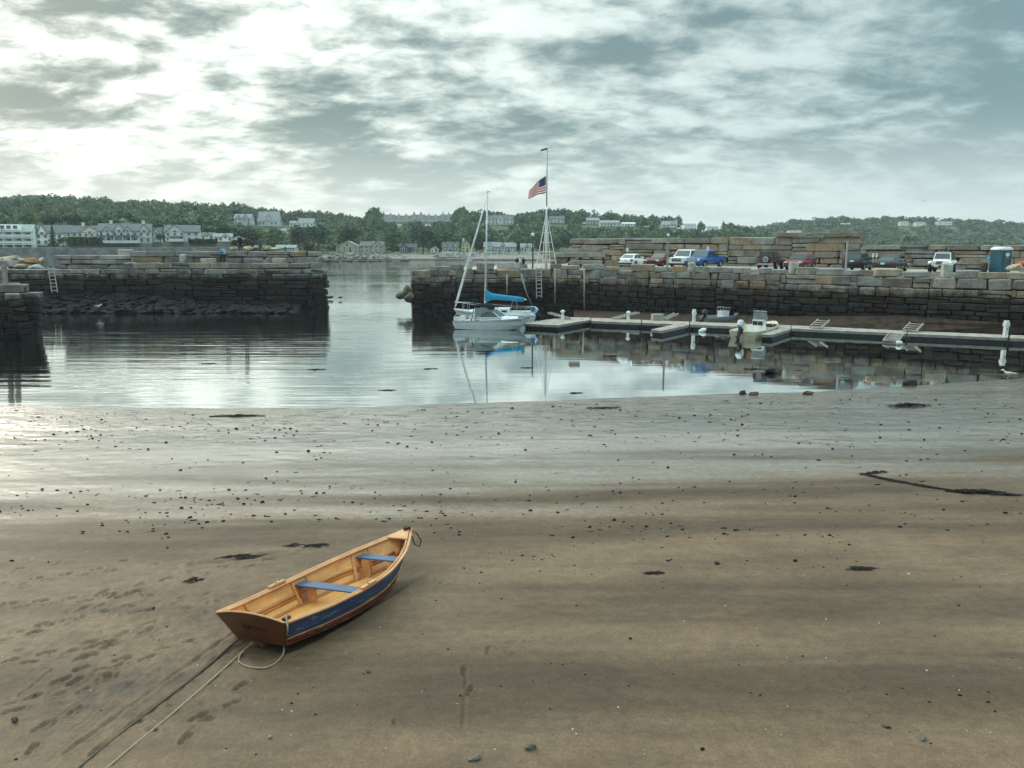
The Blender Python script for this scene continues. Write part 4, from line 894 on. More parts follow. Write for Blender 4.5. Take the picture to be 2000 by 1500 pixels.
for u, vt, vb, w, z, dd, lab in ((366, 497, 512, 11, 5.27, 94, 'upright square granite post on the left pier ledge'), (416, 504, 512, 32, 5.27, 94.2, 'long low granite block lying on the left pier ledge'), (552, 504, 512, 25, 5.27, 94.3, 'pale granite block on the left pier ledge near its end'), (256, 489, 503, 26, 5.9, 95.4, 'tan squared blocks perched where the left pier steps up')):
    h = M(vb - vt, dd); o = put_stone(random.choice(DRY_ST), None, at(u, dd, z + h / 2 - 0.02), (M(w, dd), 0.8, h), 0, (0.42, 0.39, 0.33, 1), 'granite_block', 0.02); tag(o, lab, 'stone block', 'loose blocks on the left pier')
# rocks behind and on the left pier
def rocks(spec, mts, group, name='boulder', cat='boulder'):
    for k, (u, v, w, h, d, col, lab) in enumerate(spec):
        me = boulder_mesh(900 + k, mts, 'boulder'); hh = M(h, d)
        o = put_stone(me, None, Dp(u, v, d) + Vector((0, 0, 0)), (M(w, d) * 1.1, M(w, d) * 0.8, hh * 1.15), random.uniform(0, 3), tuple(col) + (1,), name, 0.15); tag(o, lab, cat, group)
TN = (0.50, 0.40, 0.28); OR = (0.55, 0.30, 0.13); GYR = (0.38, 0.36, 0.33)
rocks([(12, 506, 44, 10, 96, TN, 'flat tan boulder at the far left behind the near wall'), (38, 508, 22, 11, 97, GYR, 'pale grey boulder left of the orange boulder'), (64, 510, 34, 12, 97, OR, 'orange-brown boulder beside the left end of the pier parapet'), (18, 516, 34, 14, 95, GYR, 'big grey boulder below the flat tan one'), (42, 520, 28, 10, 94.5, TN, 'tan boulder at the pier edge left of the ladder'), (70, 522, 40, 8, 94, GYR, 'low grey boulder at the top of the left ladder'), (82, 507, 12, 9, 98, TN, 'small tan boulder against the parapet end'), (4, 527, 24, 12, 93.5, GYR, 'grey boulder half hidden by the near wall post')], STONE_HI, 'boulders on the left pier')
rocks([(456, 486, 16, 8, 112, TN, 'golden boulder left of the standing man'), (484, 485, 18, 9, 113, TN, 'golden boulder right of the standing man'), (500, 484, 14, 9, 114, GYR, 'grey boulder pile right of the standing man'), (518, 485, 24, 9, 113, TN, 'large golden boulder behind the pier parapet'), (538, 486, 22, 7, 113, TN, 'flat golden boulder near the boathouse')], STONE_HI, 'boulders behind the left pier')
def bank_pt(u, v):
    f = (612 - v) / 38.0; k = max(0.25, min(1, (470 - u) / 160)); q0 = G(u, 612); return Vector((q0.x * (1 + 0.055 * f), q0.y + (91.0 - q0.y) * f, 1.5 * f * k + 0.05))
rock_heap('rubble_foot', 'dark rubble and broken stones at the foot of the left pier', (50, 560), (575, 613), lambda u, v: 0, 520, 0.35, 1.15, mat('rubble', (0.017, 0.015, 0.016), 0.8, var=0.35, nscale=1.5, bump=0.05, bscale=5, spec=0.15, space='w'), z=bank_pt, seed=12)
b = MB(); b.loft([[Vector((p.x, p.y, -0.3)), bank_pt(u, 595) - Vector((0, 0, .1)), bank_pt(u, 574), bank_pt(u, 574) + Vector((0, 1.5, 0)), bank_pt(u, 574) + Vector((0, 1.5, -3))] for u, p in [(u, G(u, 613)) for u in (30, 120, 230, 330, 420, 500, 580)]], 0); tag(b.build('mud_bank', mat('dark_mud', (0.016, 0.014, 0.014), 0.8, spec=0.15, var=0.3, nscale=1.2, bump=0.05, bscale=4)), kind='structure')
b = MB(); cb = [G(1120, 646, 0), G(1300, 640), G(1500, 640), G(1700, 645), G(1900, 652), G(2050, 654), G(2400, 660)]
secs = []
for i, p in enumerate(cb):
    d = quay_d(min(2400, 1120 + (2400 - 1120) * i / 6)); q = at(1120 + (2400 - 1120) * i / 6, d, 0); zt = [0.0, 0.25, 0.6, 1.15, 0.95, 1.2, 1.4][i]
    secs.append([Vector((p.x, p.y, -0.25)), p.lerp(q, 0.5) + Vector((0, 0, zt * 0.6)), Vector((q.x, q.y - 0.2, zt)), Vector((q.x, q.y + 0.6, zt)), Vector((q.x, q.y + .6, -1))])
b.loft(secs, 0); tag(b.build('weed_bank', mat('weedy_mud', (0.060, 0.040, 0.030), 0.9, spec=0.1, var=0.3, nscale=1.5, bump=0.06, bscale=5, space='w'), smooth=False), kind='structure')
rocks([(782, 577, 16, 14, 90, (0.17, 0.15, 0.12), 'leftmost weedy rock at the quay corner'), (797, 568, 22, 22, 91, (0.22, 0.20, 0.13), 'tall mossy rock at the quay corner'), (803, 582, 26, 20, 88.5, (0.17, 0.14, 0.12), 'large dark rock against the quay corner foot'), (813, 562, 16, 16, 92, (0.24, 0.22, 0.15), 'mossy rock tight against the quay corner'), (645, 580, 14, 6, 107, (0.05, 0.05, 0.05), 'dark low rock in the water at the left pier end'), (664, 581, 9, 3, 106, (0.05, 0.05, 0.05), 'tiny dark rock in the channel')], STONE_HI, 'rocks at the pier ends')
# near wall end at the left edge
NW = thing('harbour_wall_end', 'dark stone wall end with pale coping at the left edge', 'stone wall', (0, 0, 0))
na = Vector(G(-260, 668)[:2]); nb = Vector(G(74, 662)[:2])
slab([(na.x, na.y + .5), (nb.x - 1.0, nb.y + .8), (nb.x - 6.6, nb.y + 9), (na.x, na.y + 9)], -1, 4.0).build('core', DARK, NW)
nc = [(0.5, 0.8, 1.6), (0.55, 0.8, 1.8), (0.55, 0.9, 1.8), (0.6, 0.9, 1.8), (0.6, 1.0, 2.0), (0.6, 1.2, 2.2), (0.5, 1.4, 2.4)]
kk = 3.75 / sum(c[0] for c in nc); nc = [(h * kk, a, b) for h, a, b in nc]
zt = stone_wall(NW, na, nb, -0.15, nc, 0.26, (7, 0.5, 2, 0), depth=1.0)
stone_wall(NW, na, nb + Vector((-1.05, 0.6)), zt, [(0.62, 2.0, 3.0)], 0.0, (6, 3, 0, 0), DRY_ST, depth=1.4)
stone_wall(NW, nb, nb + Vector((-5.4, 8)), -0.15, nc, 0.26, (7, 0.5, 2, 0), depth=1.0)
wood = mat('weathered_wood', (0.32, 0.28, 0.23), 0.85, var=0.2, nscale=4, bump=0.01)
b = MB(); pp = at(6, 63.0, 0); b.box((pp.x - .1, pp.y, 4.9), (0.30, 0.3, 1.9)); b.box((pp.x + .42, pp.y + .1, 4.85), (0.28, 0.3, 1.7)); b.box((pp.x + 0.15, pp.y + 0.2, 5.2), (0.9, 0.12, 0.22))
tag(b.build('wooden_gatepost', wood), 'weathered double wooden post on top of the near wall', 'post')

# ---- ladders, mooring poles
def ladder(label, u0, vtop, u1, vbot, dtop, wpx, step=0.42, y_off=-0.35):
    p0 = Dp(u0, vtop, dtop + y_off); p1 = Dp(u1, vbot, dtop + y_off - 0.55); w = M(wpx, dtop); sx = Vector((w / 2, 0, 0))
    o = thing('ladder', label, 'ladder', p1, 0); d = p0 - p1; steel = mat('pale_ladder', (0.42, 0.39, 0.36), 0.7)
    for s in (-1, 1):
        b = MB(); b.tube(sx * s, d + sx * s, 0.055, n=6); b.build('rail', steel, o)
    n = int(d.length / step)
    for k in range(n):
        q = d * ((k + 0.5) / n); b = MB(); b.tube(q - sx, q + sx, 0.045, n=5); b.build('rung', steel, o)
ladder('pale wooden ladder hanging down the left pier face', 99, 521, 107, 571, 91.2, 11)
ladder('pale ladder down the quay wall below the flagpole', 1052, 521, 1053, 582, quay_d(1052), 10)
for u, v0, v1, lab in ((990, 536, 575, 'thin mooring pole on the quay face right of the sail cover'), (1084, 524, 592, 'wooden fender pole on the quay right of the ladder'), (1141, 524, 606, 'pale fender pole on the quay face above the dock'), (1018, 534, 580, 'leaning pole on the quay face left of the ladder')):
    d = quay_d(u) - 0.35; b = MB(); b.tube(Dp(u, v0, d), Dp(u + (12 if u == 1018 else 0), v1, d - 0.6), 0.085, 0.075, 7); tag(b.build('mooring_pole', wood, smooth=True), lab, 'pole', 'poles on the quay face')
def post(label, u, vt, d, z0, r, cap=None, mt=None, name='pole'):
    h = H + (478 - vt) / F * d - z0; b = MB(); b.tube((0, 0, 0), (0, 0, h), r, r * 0.8, 8)
    o = thing(name, label, 'pole', at(u, d, z0), 0, 'poles on the quay'); b.build('shaft', mt or wood, o)
    if cap: c = MB(); c.ball((0, 0, h), cap, 8, 5); c.build('cap', TRIM, o)
post('thin pale-topped wooden pole between the red sedan and white pickup', 1300, 460, quay_d(1300) + 0.9, QZ, 0.12, 0.16)
post('thin grey pole in front of the black sport utility', 1645, 470, quay_d(1645) + 0.9, QZ, 0.11, None, mat('grey_metal', (0.38, 0.38, 0.37), 0.5, metal=0.3))
post('dark lamp pole with a white globe left of the flagpole', 1040, 459, 94.5, QZ, 0.10, 0.22, mat('dark_pole', (0.07, 0.065, 0.06), 0.7), 'lamp_post')
post('tall pale utility pole beside the slate-blue cottage', 815, 470, 415, 2.5, 0.25, None, None, 'utility_pole')

# ---- flagpole
def flagpole():
    d = 93.6; base = at(1066, d, QZ + 0.03); white = mat('white_enamel', (0.80, 0.80, 0.78), 0.4, var=0.05)
    o = thing('flagpole', 'tall white lattice-footed flagpole on the quay corner', 'flagpole', base)
    zt = lambda v: H + (478 - v) / F * d - QZ
    for sx, sy in ((-1.25, -0.7), (1.25, -0.5), (-0.45, 0.9), (0.55, 1.0)):
        b = MB(); b.tube((sx, sy, 0), (sx * 0.07, sy * 0.07, zt(425)), 0.05, 0.04, 6); b.build('leg', white, o)
    for v in (508, 492, 474, 456, 440):
        f = (zt(v) / zt(425)); k = 1 - 0.93 * f; b = MB(); P = [(-1.25 * k, -0.7 * k, zt(v)), (1.25 * k, -0.5 * k, zt(v)), (0.55 * k, 1.0 * k, zt(v)), (-0.45 * k, 0.9 * k, zt(v))]
        for i in range(4): b.tube(P[i], P[(i + 1) % 4], 0.03, n=5)
        b.build('brace', white, o)
    b = MB(); b.path([(0, 0, 0), (0, 0, zt(470)), (0, 0, zt(425)), (0, 0, zt(405))], [0.17, 0.14, 0.10, 0.08], 10); b.build('lower_mast', white, o, True)
    grey = mat('mast_grey', (0.34, 0.35, 0.35), 0.45, metal=0.3)
    b = MB(); b.path([(0, 0, zt(428)), (0.02, 0, zt(300))], [0.085, 0.055], 8); b.build('top_mast', grey, o, True)
    b = MB(); b.beam((-0.72, 0, zt(303.5)), (0.05, 0, zt(300)), 0.10, 0.17); b.build('wind_vane', mat('black_paint', (0.012, 0.012, 0.013), 0.5), o)
    b = MB(); b.tube((0.05, 0, zt(300)), (0.5, 0, zt(298)), 0.015, n=5); b.ball((0.52, 0, zt(298)), 0.06, 7, 4); b.build('vane_tip', grey, o)
    b = MB(); b.tube((0.09, -0.07, 1.0), (0.06, -0.05, zt(302)), 0.008, n=4); b.build('halyard', grey, o)
    # flag at half mast, streaming left and sagging
    m = bpy.data.materials.new('flag_print'); m.use_nodes = True; t = NT(m.node_tree)
    uv = t.n('ShaderNodeUVMap').outputs[0]; sp = t.n('ShaderNodeSeparateXYZ', None, Vector=uv); U, V = sp.outputs[0], sp.outputs[1]
    st = t.math('MODULO', t.math('FLOOR', t.math('MULTIPLY', t.math('SUBTRACT', 1.0, V), 12.999)), 2.0)
    c = t.mix(st, (0.55, 0.025, 0.045), (0.92, 0.90, 0.88))
    can = t.math('MULTIPLY', t.math('LESS_THAN', U, 0.40), t.math('GREATER_THAN', V, 6 / 13))
    sx = t.math('SUBTRACT', t.math('FRACT', t.math('MULTIPLY', U, 6 / 0.4)), 0.5); sy = t.math('SUBTRACT', t.math('FRACT', t.math('MULTIPLY', t.math('SUBTRACT', V, 6 / 13), 5 * 13 / 7)), 0.5)
    star = t.math('LESS_THAN', t.math('ADD', t.math('MULTIPLY', sx, sx), t.math('MULTIPLY', sy, sy)), 0.045)
    c = t.mix(can, c, t.mix(star, (0.02, 0.05, 0.22), (0.7, 0.7, 0.72)))
    p = t.n('ShaderNodeBsdfPrincipled', None, Base_Color=c, Roughness=0.8); tl = t.n('ShaderNodeBsdfTranslucent', None, Color=c)
    t.n('ShaderNodeOutputMaterial', None, Surface=t.n('ShaderNodeMixShader', None, i0=0.7, i1=p, i2=tl))
    nx, ny = 30, 16; hgt = zt(350) - zt(381); ln = 2.35; z0 = zt(381); vs = []; fs = []
    for j in range(ny + 1):
        for i in range(nx + 1):
            q = i / nx; s = j / ny
            vs.append((-0.1 - ln * q * (0.82 + 0.06 * (1 - s)) , 0.16 * math.sin(q * 9 + s * 1.5) * q ** 0.6, z0 + hgt * s * (1 - 0.50 * q ** 1.3) - 0.72 * q ** 1.25 - 0.04 * math.sin(q * 10)))
    for j in range(ny):
        for i in range(nx): a = j * (nx + 1) + i; fs.append((a, a + 1, a + nx + 2, a + nx + 1))
    me = bpy.data.meshes.new('flag'); me.from_pydata(vs, [], fs); me.materials.append(m); uvl = me.uv_layers.new(name='UVMap')
    for l in me.loops: i = l.vertex_index; uvl.data[l.index].uv = ((i % (nx + 1)) / nx, (i // (nx + 1)) / ny)
    fl = link('flag', me, None, base); sm = fl.modifiers.new('cloth', 'SOLIDIFY'); sm.thickness = 0.012
    tag(fl, 'stars and stripes flag flying at half mast', 'flag')
flagpole()

# ================================================================== people
SKIN = mat('skin', (0.50, 0.33, 0.25), 0.6)
def person(label, loc, rz, J, parts, group=None):
    """J: joint -> (pos, radius, parent). parts: function(co) -> material index; mats"""
    names = list(J); vs = [J[n][0] for n in names]; es = [(names.index(J[n][2]), names.index(n)) for n in names if J[n][2]]
    me = bpy.data.meshes.new('person'); me.from_pydata(vs, es, []); o = bpy.data.objects.new('tmp', me); COL.objects.link(o)
    o.modifiers.new('skin', 'SKIN'); sub = o.modifiers.new('s', 'SUBSURF'); sub.levels = 2; sub.render_levels = 2
    for n, sv in zip(names, me.skin_vertices[0].data):
        r = J[n][1]; sv.radius = r if hasattr(r, '__len__') else (r, r); sv.use_root = (n == 'pelvis')
    dg = bpy.context.evaluated_depsgraph_get(); m2 = bpy.data.meshes.new_from_object(o.evaluated_get(dg)); bpy.data.objects.remove(o)
    m2.materials.clear(); fun, mats_ = parts
    for mm in mats_: m2.materials.append(mm)
    for p in m2.polygons: p.material_index = fun(p.center); p.use_smooth = True
    q = link('person', m2, None, loc, rz); tag(q, label, 'person', group); return q
def standing(arm=None, lean=0.0):
    J = {'pelvis': ((0, 0, 0.95), (0.15, 0.11), None), 'spine': ((0, lean * .3, 1.15), (0.145, 0.105), 'pelvis'), 'chest': ((0, lean * .7, 1.36), (0.17, 0.115), 'spine'), 'neck': ((0, lean, 1.50), 0.06, 'chest'), 'head': ((0, lean, 1.58), (0.075, 0.09), 'neck'), 'crown': ((0, lean, 1.70), (0.07, 0.085), 'head')}
    for s, n in ((-1, 'l'), (1, 'r')):
        a = (arm or {}).get(n, [(0.245, 0, 1.15), (0.26, -0.06, 0.92), (0.26, -0.10, 0.80)])
        J['sh' + n] = ((s * 0.19, lean, 1.42), 0.075, 'chest'); J['el' + n] = ((s * a[0][0], a[0][1], a[0][2]), 0.055, 'sh' + n); J['wr' + n] = ((s * a[1][0], a[1][1], a[1][2]), 0.042, 'el' + n); J['ha' + n] = ((s * a[2][0], a[2][1], a[2][2]), (0.025, 0.045), 'wr' + n)
        for q, fx in enumerate((-0.03, -0.01, 0.012, 0.03)): J['f%d%s' % (q, n)] = ((s * a[2][0] + fx, a[2][1] - 0.03, a[2][2] - 0.08), 0.010, 'ha' + n)
        J['th' + n] = ((s * a[2][0] - s * 0.05, a[2][1] - 0.05, a[2][2] - 0.01), 0.011, 'ha' + n)
        J['hip' + n] = ((s * 0.10, 0, 0.88), 0.10, 'pelvis'); J['kn' + n] = ((s * 0.115, -0.02, 0.49), 0.068, 'hip' + n); J['an' + n] = ((s * 0.12, 0.02, 0.09), 0.048, 'kn' + n); J['to' + n] = ((s * 0.135, -0.16, 0.045), (0.045, 0.035), 'an' + n)
    return J
def cloth(n, c): return mat('cloth_' + n, c, 0.85, var=0.1, nscale=8)
def dress(jacket, trousers, cap, hipz=0.93, shoe=0.1):
    def f(c):
        if c.z > 1.66: return 3
        if c.z > 1.515: return 2 if c.y < 0.03 + 0.0 else 3
        if abs(c.x) > 0.2 and c.z < 0.86: return 2
        if c.z > hipz: return 0
        if c.z > shoe: return 1
        return 4
    return f, [jacket, trousers, SKIN, cap, cloth('shoe', (0.03, 0.028, 0.027))]
top2 = 5.2 + 1.34
stand = person('man in dark jacket and white cap standing on the left pier parapet', Dp(470, 490, 95.4) * 1.0, 0.4, standing(), dress(cloth('navy', (0.018, 0.02, 0.03)), cloth('black', (0.015, 0.015, 0.018)), cloth('white', (0.7, 0.7, 0.68))))
stand.location.z = top2 - 0.01; stand.scale = (1.06,) * 3
hug = {'l': [(0.26, -0.12, 1.22), (0.16, -0.32, 1.25), (0.08, -0.36, 1.27)], 'r': [(0.26, -0.12, 1.22), (0.15, -0.33, 1.2), (0.06, -0.36, 1.22)]}
p1 = person('person in bright blue jacket embracing on the left pier ledge', at(438.5, 93.9, 5.26), 1.45, standing(hug, -0.05), dress(cloth('sky', (0.04, 0.30, 0.50)), cloth('black', (0.015, 0.015, 0.018)), cloth('hair', (0.02, 0.016, 0.014))), 'embracing couple')
p2 = person('person in pale blue top embracing, right of the bright blue jacket', at(445.2, 94.15, 5.26), -1.6, standing(hug, -0.05), dress(cloth('pale', (0.45, 0.58, 0.66)), cloth('black', (0.015, 0.015, 0.018)), cloth('hair', (0.02, 0.016, 0.014))), 'embracing couple')
def seated():
    J = {'pelvis': ((0, 0, 0.10), (0.17, 0.13), None), 'spine': ((0, -0.02, 0.32), (0.15, 0.11), 'pelvis'), 'chest': ((0, -0.05, 0.53), (0.17, 0.12), 'spine'), 'neck': ((0, -0.08, 0.67), 0.06, 'chest'), 'head': ((0, -0.09, 0.75), (0.075, 0.09), 'neck'), 'crown': ((0, -0.08, 0.87), (0.07, 0.085), 'head')}
    for s, n in ((-1, 'l'), (1, 'r')):
        J['sh' + n] = ((s * 0.19, -0.06, 0.59), 0.075, 'chest'); J['el' + n] = ((s * 0.25, -0.14, 0.34), 0.055, 'sh' + n); J['wr' + n] = ((s * 0.14, -0.34, 0.28), 0.042, 'el' + n); J['ha' + n] = ((s * 0.10, -0.42, 0.27), (0.04, 0.028), 'wr' + n)
        for q, fx in enumerate((-0.03, -0.01, 0.012, 0.03)): J['f%d%s' % (q, n)] = ((s * 0.10 + fx, -0.50, 0.24), 0.010, 'ha' + n)
        J['th' + n] = ((s * 0.05, -0.45, 0.28), 0.011, 'ha' + n)
        J['hip' + n] = ((s * 0.10, -0.06, 0.09), 0.10, 'pelvis'); J['kn' + n] = ((s * 0.13, -0.46, 0.13), 0.07, 'hip' + n); J['an' + n] = ((s * 0.13, -0.46, -0.30), 0.048, 'kn' + n); J['to' + n] = ((s * 0.14, -0.62, -0.34), (0.045, 0.035), 'an' + n)
    return J
def sdress(jacket, hair):
    def f(c):
        if c.z > 0.84 or (c.z > 0.68 and c.y > -0.08): return 3
        if c.z > 0.68: return 2
        if c.y < -0.38 and c.z > 0.2: return 2
        return 0 if c.z > 0.22 and c.y > -0.38 else 1
    return f, [jacket, cloth('black', (0.015, 0.015, 0.018)), SKIN, hair]
sd = quay_d(1014) + 4.0; sz = QZ + 0.02 + M(9, sd) - 0.10
for u, jk, hr, lab, rz in ((1010, cloth('navy', (0.018, 0.02, 0.03)), cloth('hair', (0.02, 0.016, 0.014)), 'leftmost seated person in dark jacket near the flagpole', 2.9), (1016, cloth('white', (0.7, 0.7, 0.68)), cloth('hair', (0.02, 0.016, 0.014)), 'middle seated person in white top near the flagpole', 3.2), (1022, cloth('charcoal', (0.03, 0.03, 0.03)), cloth('brown', (0.04, 0.025, 0.018)), 'rightmost seated person in charcoal coat near the flagpole', 3.5)):
    person(lab, at(u, sd + 0.1, sz), rz, seated(), sdress(jk, hr), 'people seated on a block')

# ================================================================== vehicles
TYRE = mat('tyre', (0.015, 0.015, 0.016), 0.85); RIM = mat('alloy', (0.45, 0.46, 0.47), 0.35, metal=0.8); CGLASS = mat('car_glass', (0.05, 0.07, 0.075), 0.08, var=0.03, spec=0.6); BLK = mat('black_plastic', (0.018, 0.018, 0.02), 0.55)
LAMP = mat('headlamp', (0.75, 0.76, 0.76), 0.15); TAIL = mat('tail_lamp', (0.28, 0.012, 0.012), 0.25); PLATE = mat('plate', (0.7, 0.7, 0.7), 0.5); CHROME = mat('chrome', (0.6, 0.61, 0.62), 0.18, metal=0.9)
def paint(n, c): return mat('paint_' + n, c, 0.35, var=0.04, coat=0.25, spec=0.35)
def wheel(o, x, y, r, w=0.22):
    b = MB(); n = 16; s = 1 if y > 0 else -1
    prof = [(0.62, -w / 2), (0.93, -w / 2), (1.0, -w * 0.35), (1.0, w * 0.35), (0.93, w / 2), (0.62, w / 2)]
    b.loft([[(x + math.cos(2 * math.pi * i / n) * r * q, y + yy, r + math.sin(2 * math.pi * i / n) * r * q) for i in range(n)] for q, yy in prof], cap=True); t = b.build('wheel', TYRE, o, True)
    b = MB(); b.tube((x, y + s * (w / 2 - 0.03), r), (x, y + s * (w / 2 + 0.012), r), r * 0.60, r * 0.56, 12); b.build('rim', RIM, t)
def body_loft(st, w_in=0.9):
    """st: x, half width, z bottom, z top"""
    secs = []
    for x, w, zb, zt in st:
        h = zt - zb
        secs.append([(x, -w * 0.93, zb), (x, -w, zb + h * 0.25), (x, -w * 0.99, zt - h * 0.28), (x, -w * 0.90, zt - h * 0.04), (x, -w * 0.5, zt), (x, w * 0.5, zt), (x, w * 0.90, zt - h * 0.04), (x, w * 0.99, zt - h * 0.28), (x, w, zb + h * 0.25), (x, w * 0.93, zb)])
    return secs
def quad_in(q, m0, m1, m2, m3, off):
    """inset quad: q = bl, br, tr, tl"""
    bl, br, tr, tl = [Vector(p) for p in q]
    f = lambda s, t: bl.lerp(br, s).lerp(tl.lerp(tr, s), t)
    n = (br - bl).cross(tl - bl).normalized() * off
    return [f(m0, m2) + n, f(1 - m1, m2) + n, f(1 - m1, 1 - m3) + n, f(m0, 1 - m3) + n]
def cabin(o, rings, colour, glassm=CGLASS, split=2):
    """rings: (xr, xf, half width, z) at belt and roof; windows are their own parts"""
    (r0, f0, w0, z0), (r1, f1, w1, z1) = rings
    B = [(r0, -w0, z0), (f0, -w0, z0), (f0, w0, z0), (r0, w0, z0)]; T = [(r1, -w1, z1), (f1, -w1, z1), (f1, w1, z1), (r1, w1, z1)]
    T2 = [(r1 + 0.12, -w1 + 0.12, z1 + 0.06), (f1 - 0.12, -w1 + 0.12, z1 + 0.06), (f1 - 0.12, w1 - 0.12, z1 + 0.06), (r1 + 0.12, w1 - 0.12, z1 + 0.06)]
    b = MB(); b.loft([B, T, T2]); b.build('cabin', colour, o)
    def pane(name, q, a): b = MB(); b.plate(quad_in(q, *a, 0.006), 0.012); b.build(name, glassm, o)
    pane('windshield', [B[1], B[2], T[2], T[1]], (0.05, 0.05, 0.06, 0.06)); pane('rear_window', [B[3], B[0], T[0], T[3]], (0.08, 0.08, 0.12, 0.10))
    for s in (0, 1):
        q = [B[0], B[1], T[1], T[0]] if s == 0 else [B[2], B[3], T[3], T[2]]
        for k in range(split):
            m0 = 0.05 + k * 0.92 / split; pane('side_window', q, (m0, 1 - (m0 + 0.92 / split - 0.05), 0.08, 0.10))
def common(o, L, W, zl, wb, r, colour, tailz=0.75, headz=0.68, grille=(0.9, 0.22, 0.6), plate_front=True, lampw=0.34, lamph=0.15, tw=0.26, th=0.2, gm=None):
    for x in (-wb / 2, wb / 2):
        for y in (-W / 2 + 0.10, W / 2 - 0.10): wheel(o, x, y, r)
        n = 12
        for s in (-1, 1):
            b = MB(); b.path([(x + math.cos(math.pi * i / n) * r * 1.13, s * (W / 2 - 0.0), r + math.sin(math.pi * i / n) * r * 1.13) for i in range(n + 1)], 0.05, 5); b.build('wheel_arch', BLK, o)
    for s in (-1, 1):
        b = MB(); b.box((L / 2 - 0.05, s * (W / 2 - 0.24), headz), (0.16, lampw, lamph)); b.build('headlight', LAMP, o)
        b = MB(); b.box((-L / 2 + 0.05, s * (W / 2 - 0.17), tailz), (0.16, tw, th)); b.build('taillight', TAIL, o)
        b = MB(); b.box((L * 0.14, s * (W / 2 + 0.08), zl + 0.08), (0.14, 0.2, 0.15)); b.build('mirror', colour, o)
    b = MB(); b.box((L / 2 + 0.0, 0, grille[2]), (0.10, grille[0], grille[1])); b.build('grille', gm or BLK, o)
    b = MB(); b.box((L / 2 - 0.02, 0, 0.36), (0.16, W * 0.86, 0.16)); b.build('front_bumper', BLK, o)
    b = MB(); b.box((-L / 2 + 0.02, 0, 0.40), (0.16, W * 0.86, 0.16)); b.build('rear_bumper', BLK, o)
    b = MB(); b.box((-L / 2 - 0.035, 0, tailz - 0.02), (0.03, 0.36, 0.17)); b.build('licence_plate', PLATE, o)
def sedan(name, label, colour, loc, rz, L=4.6, W=1.80, Ht=1.45, rear=0.97, cat='car', tz=0.78):
    o = thing(name, label, cat, loc, rz, 'vehicles parked on the quay')
    b = MB(); b.loft(body_loft([(-L / 2, W * 0.40, 0.36, rear - 0.14), (-L / 2 + 0.15, W * 0.47, 0.24, rear), (-L * 0.27, W / 2, 0.2, rear + 0.02), (0, W / 2, 0.2, rear - 0.02), (L * 0.2, W / 2, 0.2, 0.93), (L / 2 - 0.45, W * 0.48, 0.22, 0.80), (L / 2 - 0.08, W * 0.43, 0.28, 0.68), (L / 2, W * 0.38, 0.34, 0.58)])); b.build('body', colour, o, True)
    cabin(o, ((-L * 0.40, L * 0.20, W * 0.445, rear - 0.03), (-L * 0.22, L * 0.02, W * 0.36, Ht - 0.06)), colour)
    common(o, L, W, rear, L * 0.58, 0.32, colour, tz, 0.66, (0.8, 0.14, 0.52)); return o
def suv(name, label, colour, loc, rz, L=4.6, W=1.86, Ht=1.72, cat='car'):
    o = thing(name, label, cat, loc, rz, 'vehicles parked on the quay')
    b = MB(); b.loft(body_loft([(-L / 2, W * 0.44, 0.40, 0.98), (-L / 2 + 0.12, W * 0.48, 0.28, 1.04), (0, W / 2, 0.25, 1.04), (L * 0.2, W / 2, 0.25, 1.02), (L / 2 - 0.4, W * 0.48, 0.26, 0.95), (L / 2 - 0.06, W * 0.45, 0.32, 0.82), (L / 2, W * 0.40, 0.38, 0.70)])); b.build('body', colour, o, True)
    cabin(o, ((-L * 0.47, L * 0.22, W * 0.46, 1.02), (-L * 0.40, L * 0.06, W * 0.39, Ht - 0.06)), colour, split=3)
    common(o, L, W, 1.05, L * 0.58, 0.36, colour, 0.98, 0.78, (1.0, 0.2, 0.66), tw=0.2, th=0.3); return o
def pickup(name, label, colour, loc, rz, L=5.6, W=2.0, Ht=1.93, gm=None):
    o = thing(name, label, 'pickup truck', loc, rz, 'vehicles parked on the quay')
    b = MB(); b.loft(body_loft([(-0.95, W / 2, 0.42, 1.18), (0.3, W / 2, 0.42, 1.18), (1.15, W / 2, 0.42, 1.16), (L / 2 - 0.35, W * 0.49, 0.42, 1.12), (L / 2 - 0.03, W * 0.47, 0.45, 1.05), (L / 2, W * 0.45, 0.5, 0.95)])); b.build('body', colour, o, True)
    cabin(o, ((-0.92, 1.28, W * 0.465, 1.16), (-0.72, 0.62, W * 0.40, Ht - 0.06)), colour)
    b = MB(); b.box((-1.9, 0, 0.62), (1.86, W * 0.96, 0.2))
    for s in (-1, 1): b.box((-1.9, s * (W / 2 - 0.05), 0.95), (1.86, 0.1, 0.55))
    b.box((-L / 2 + 0.05, 0, 0.95), (0.1, W * 0.9, 0.55)); b.build('cargo_bed', colour, o)
    common(o, L, W, 1.2, 3.4, 0.40, colour, 0.98, 0.93, (1.05, 0.34, 0.86), lampw=0.3, lamph=0.28, tw=0.16, th=0.36, gm=gm)
    b = MB(); b.box((L / 2 + 0.05, 0, 0.86), (0.04, 1.1, 0.05)); b.build('grille_bar', CHROME, o); return o
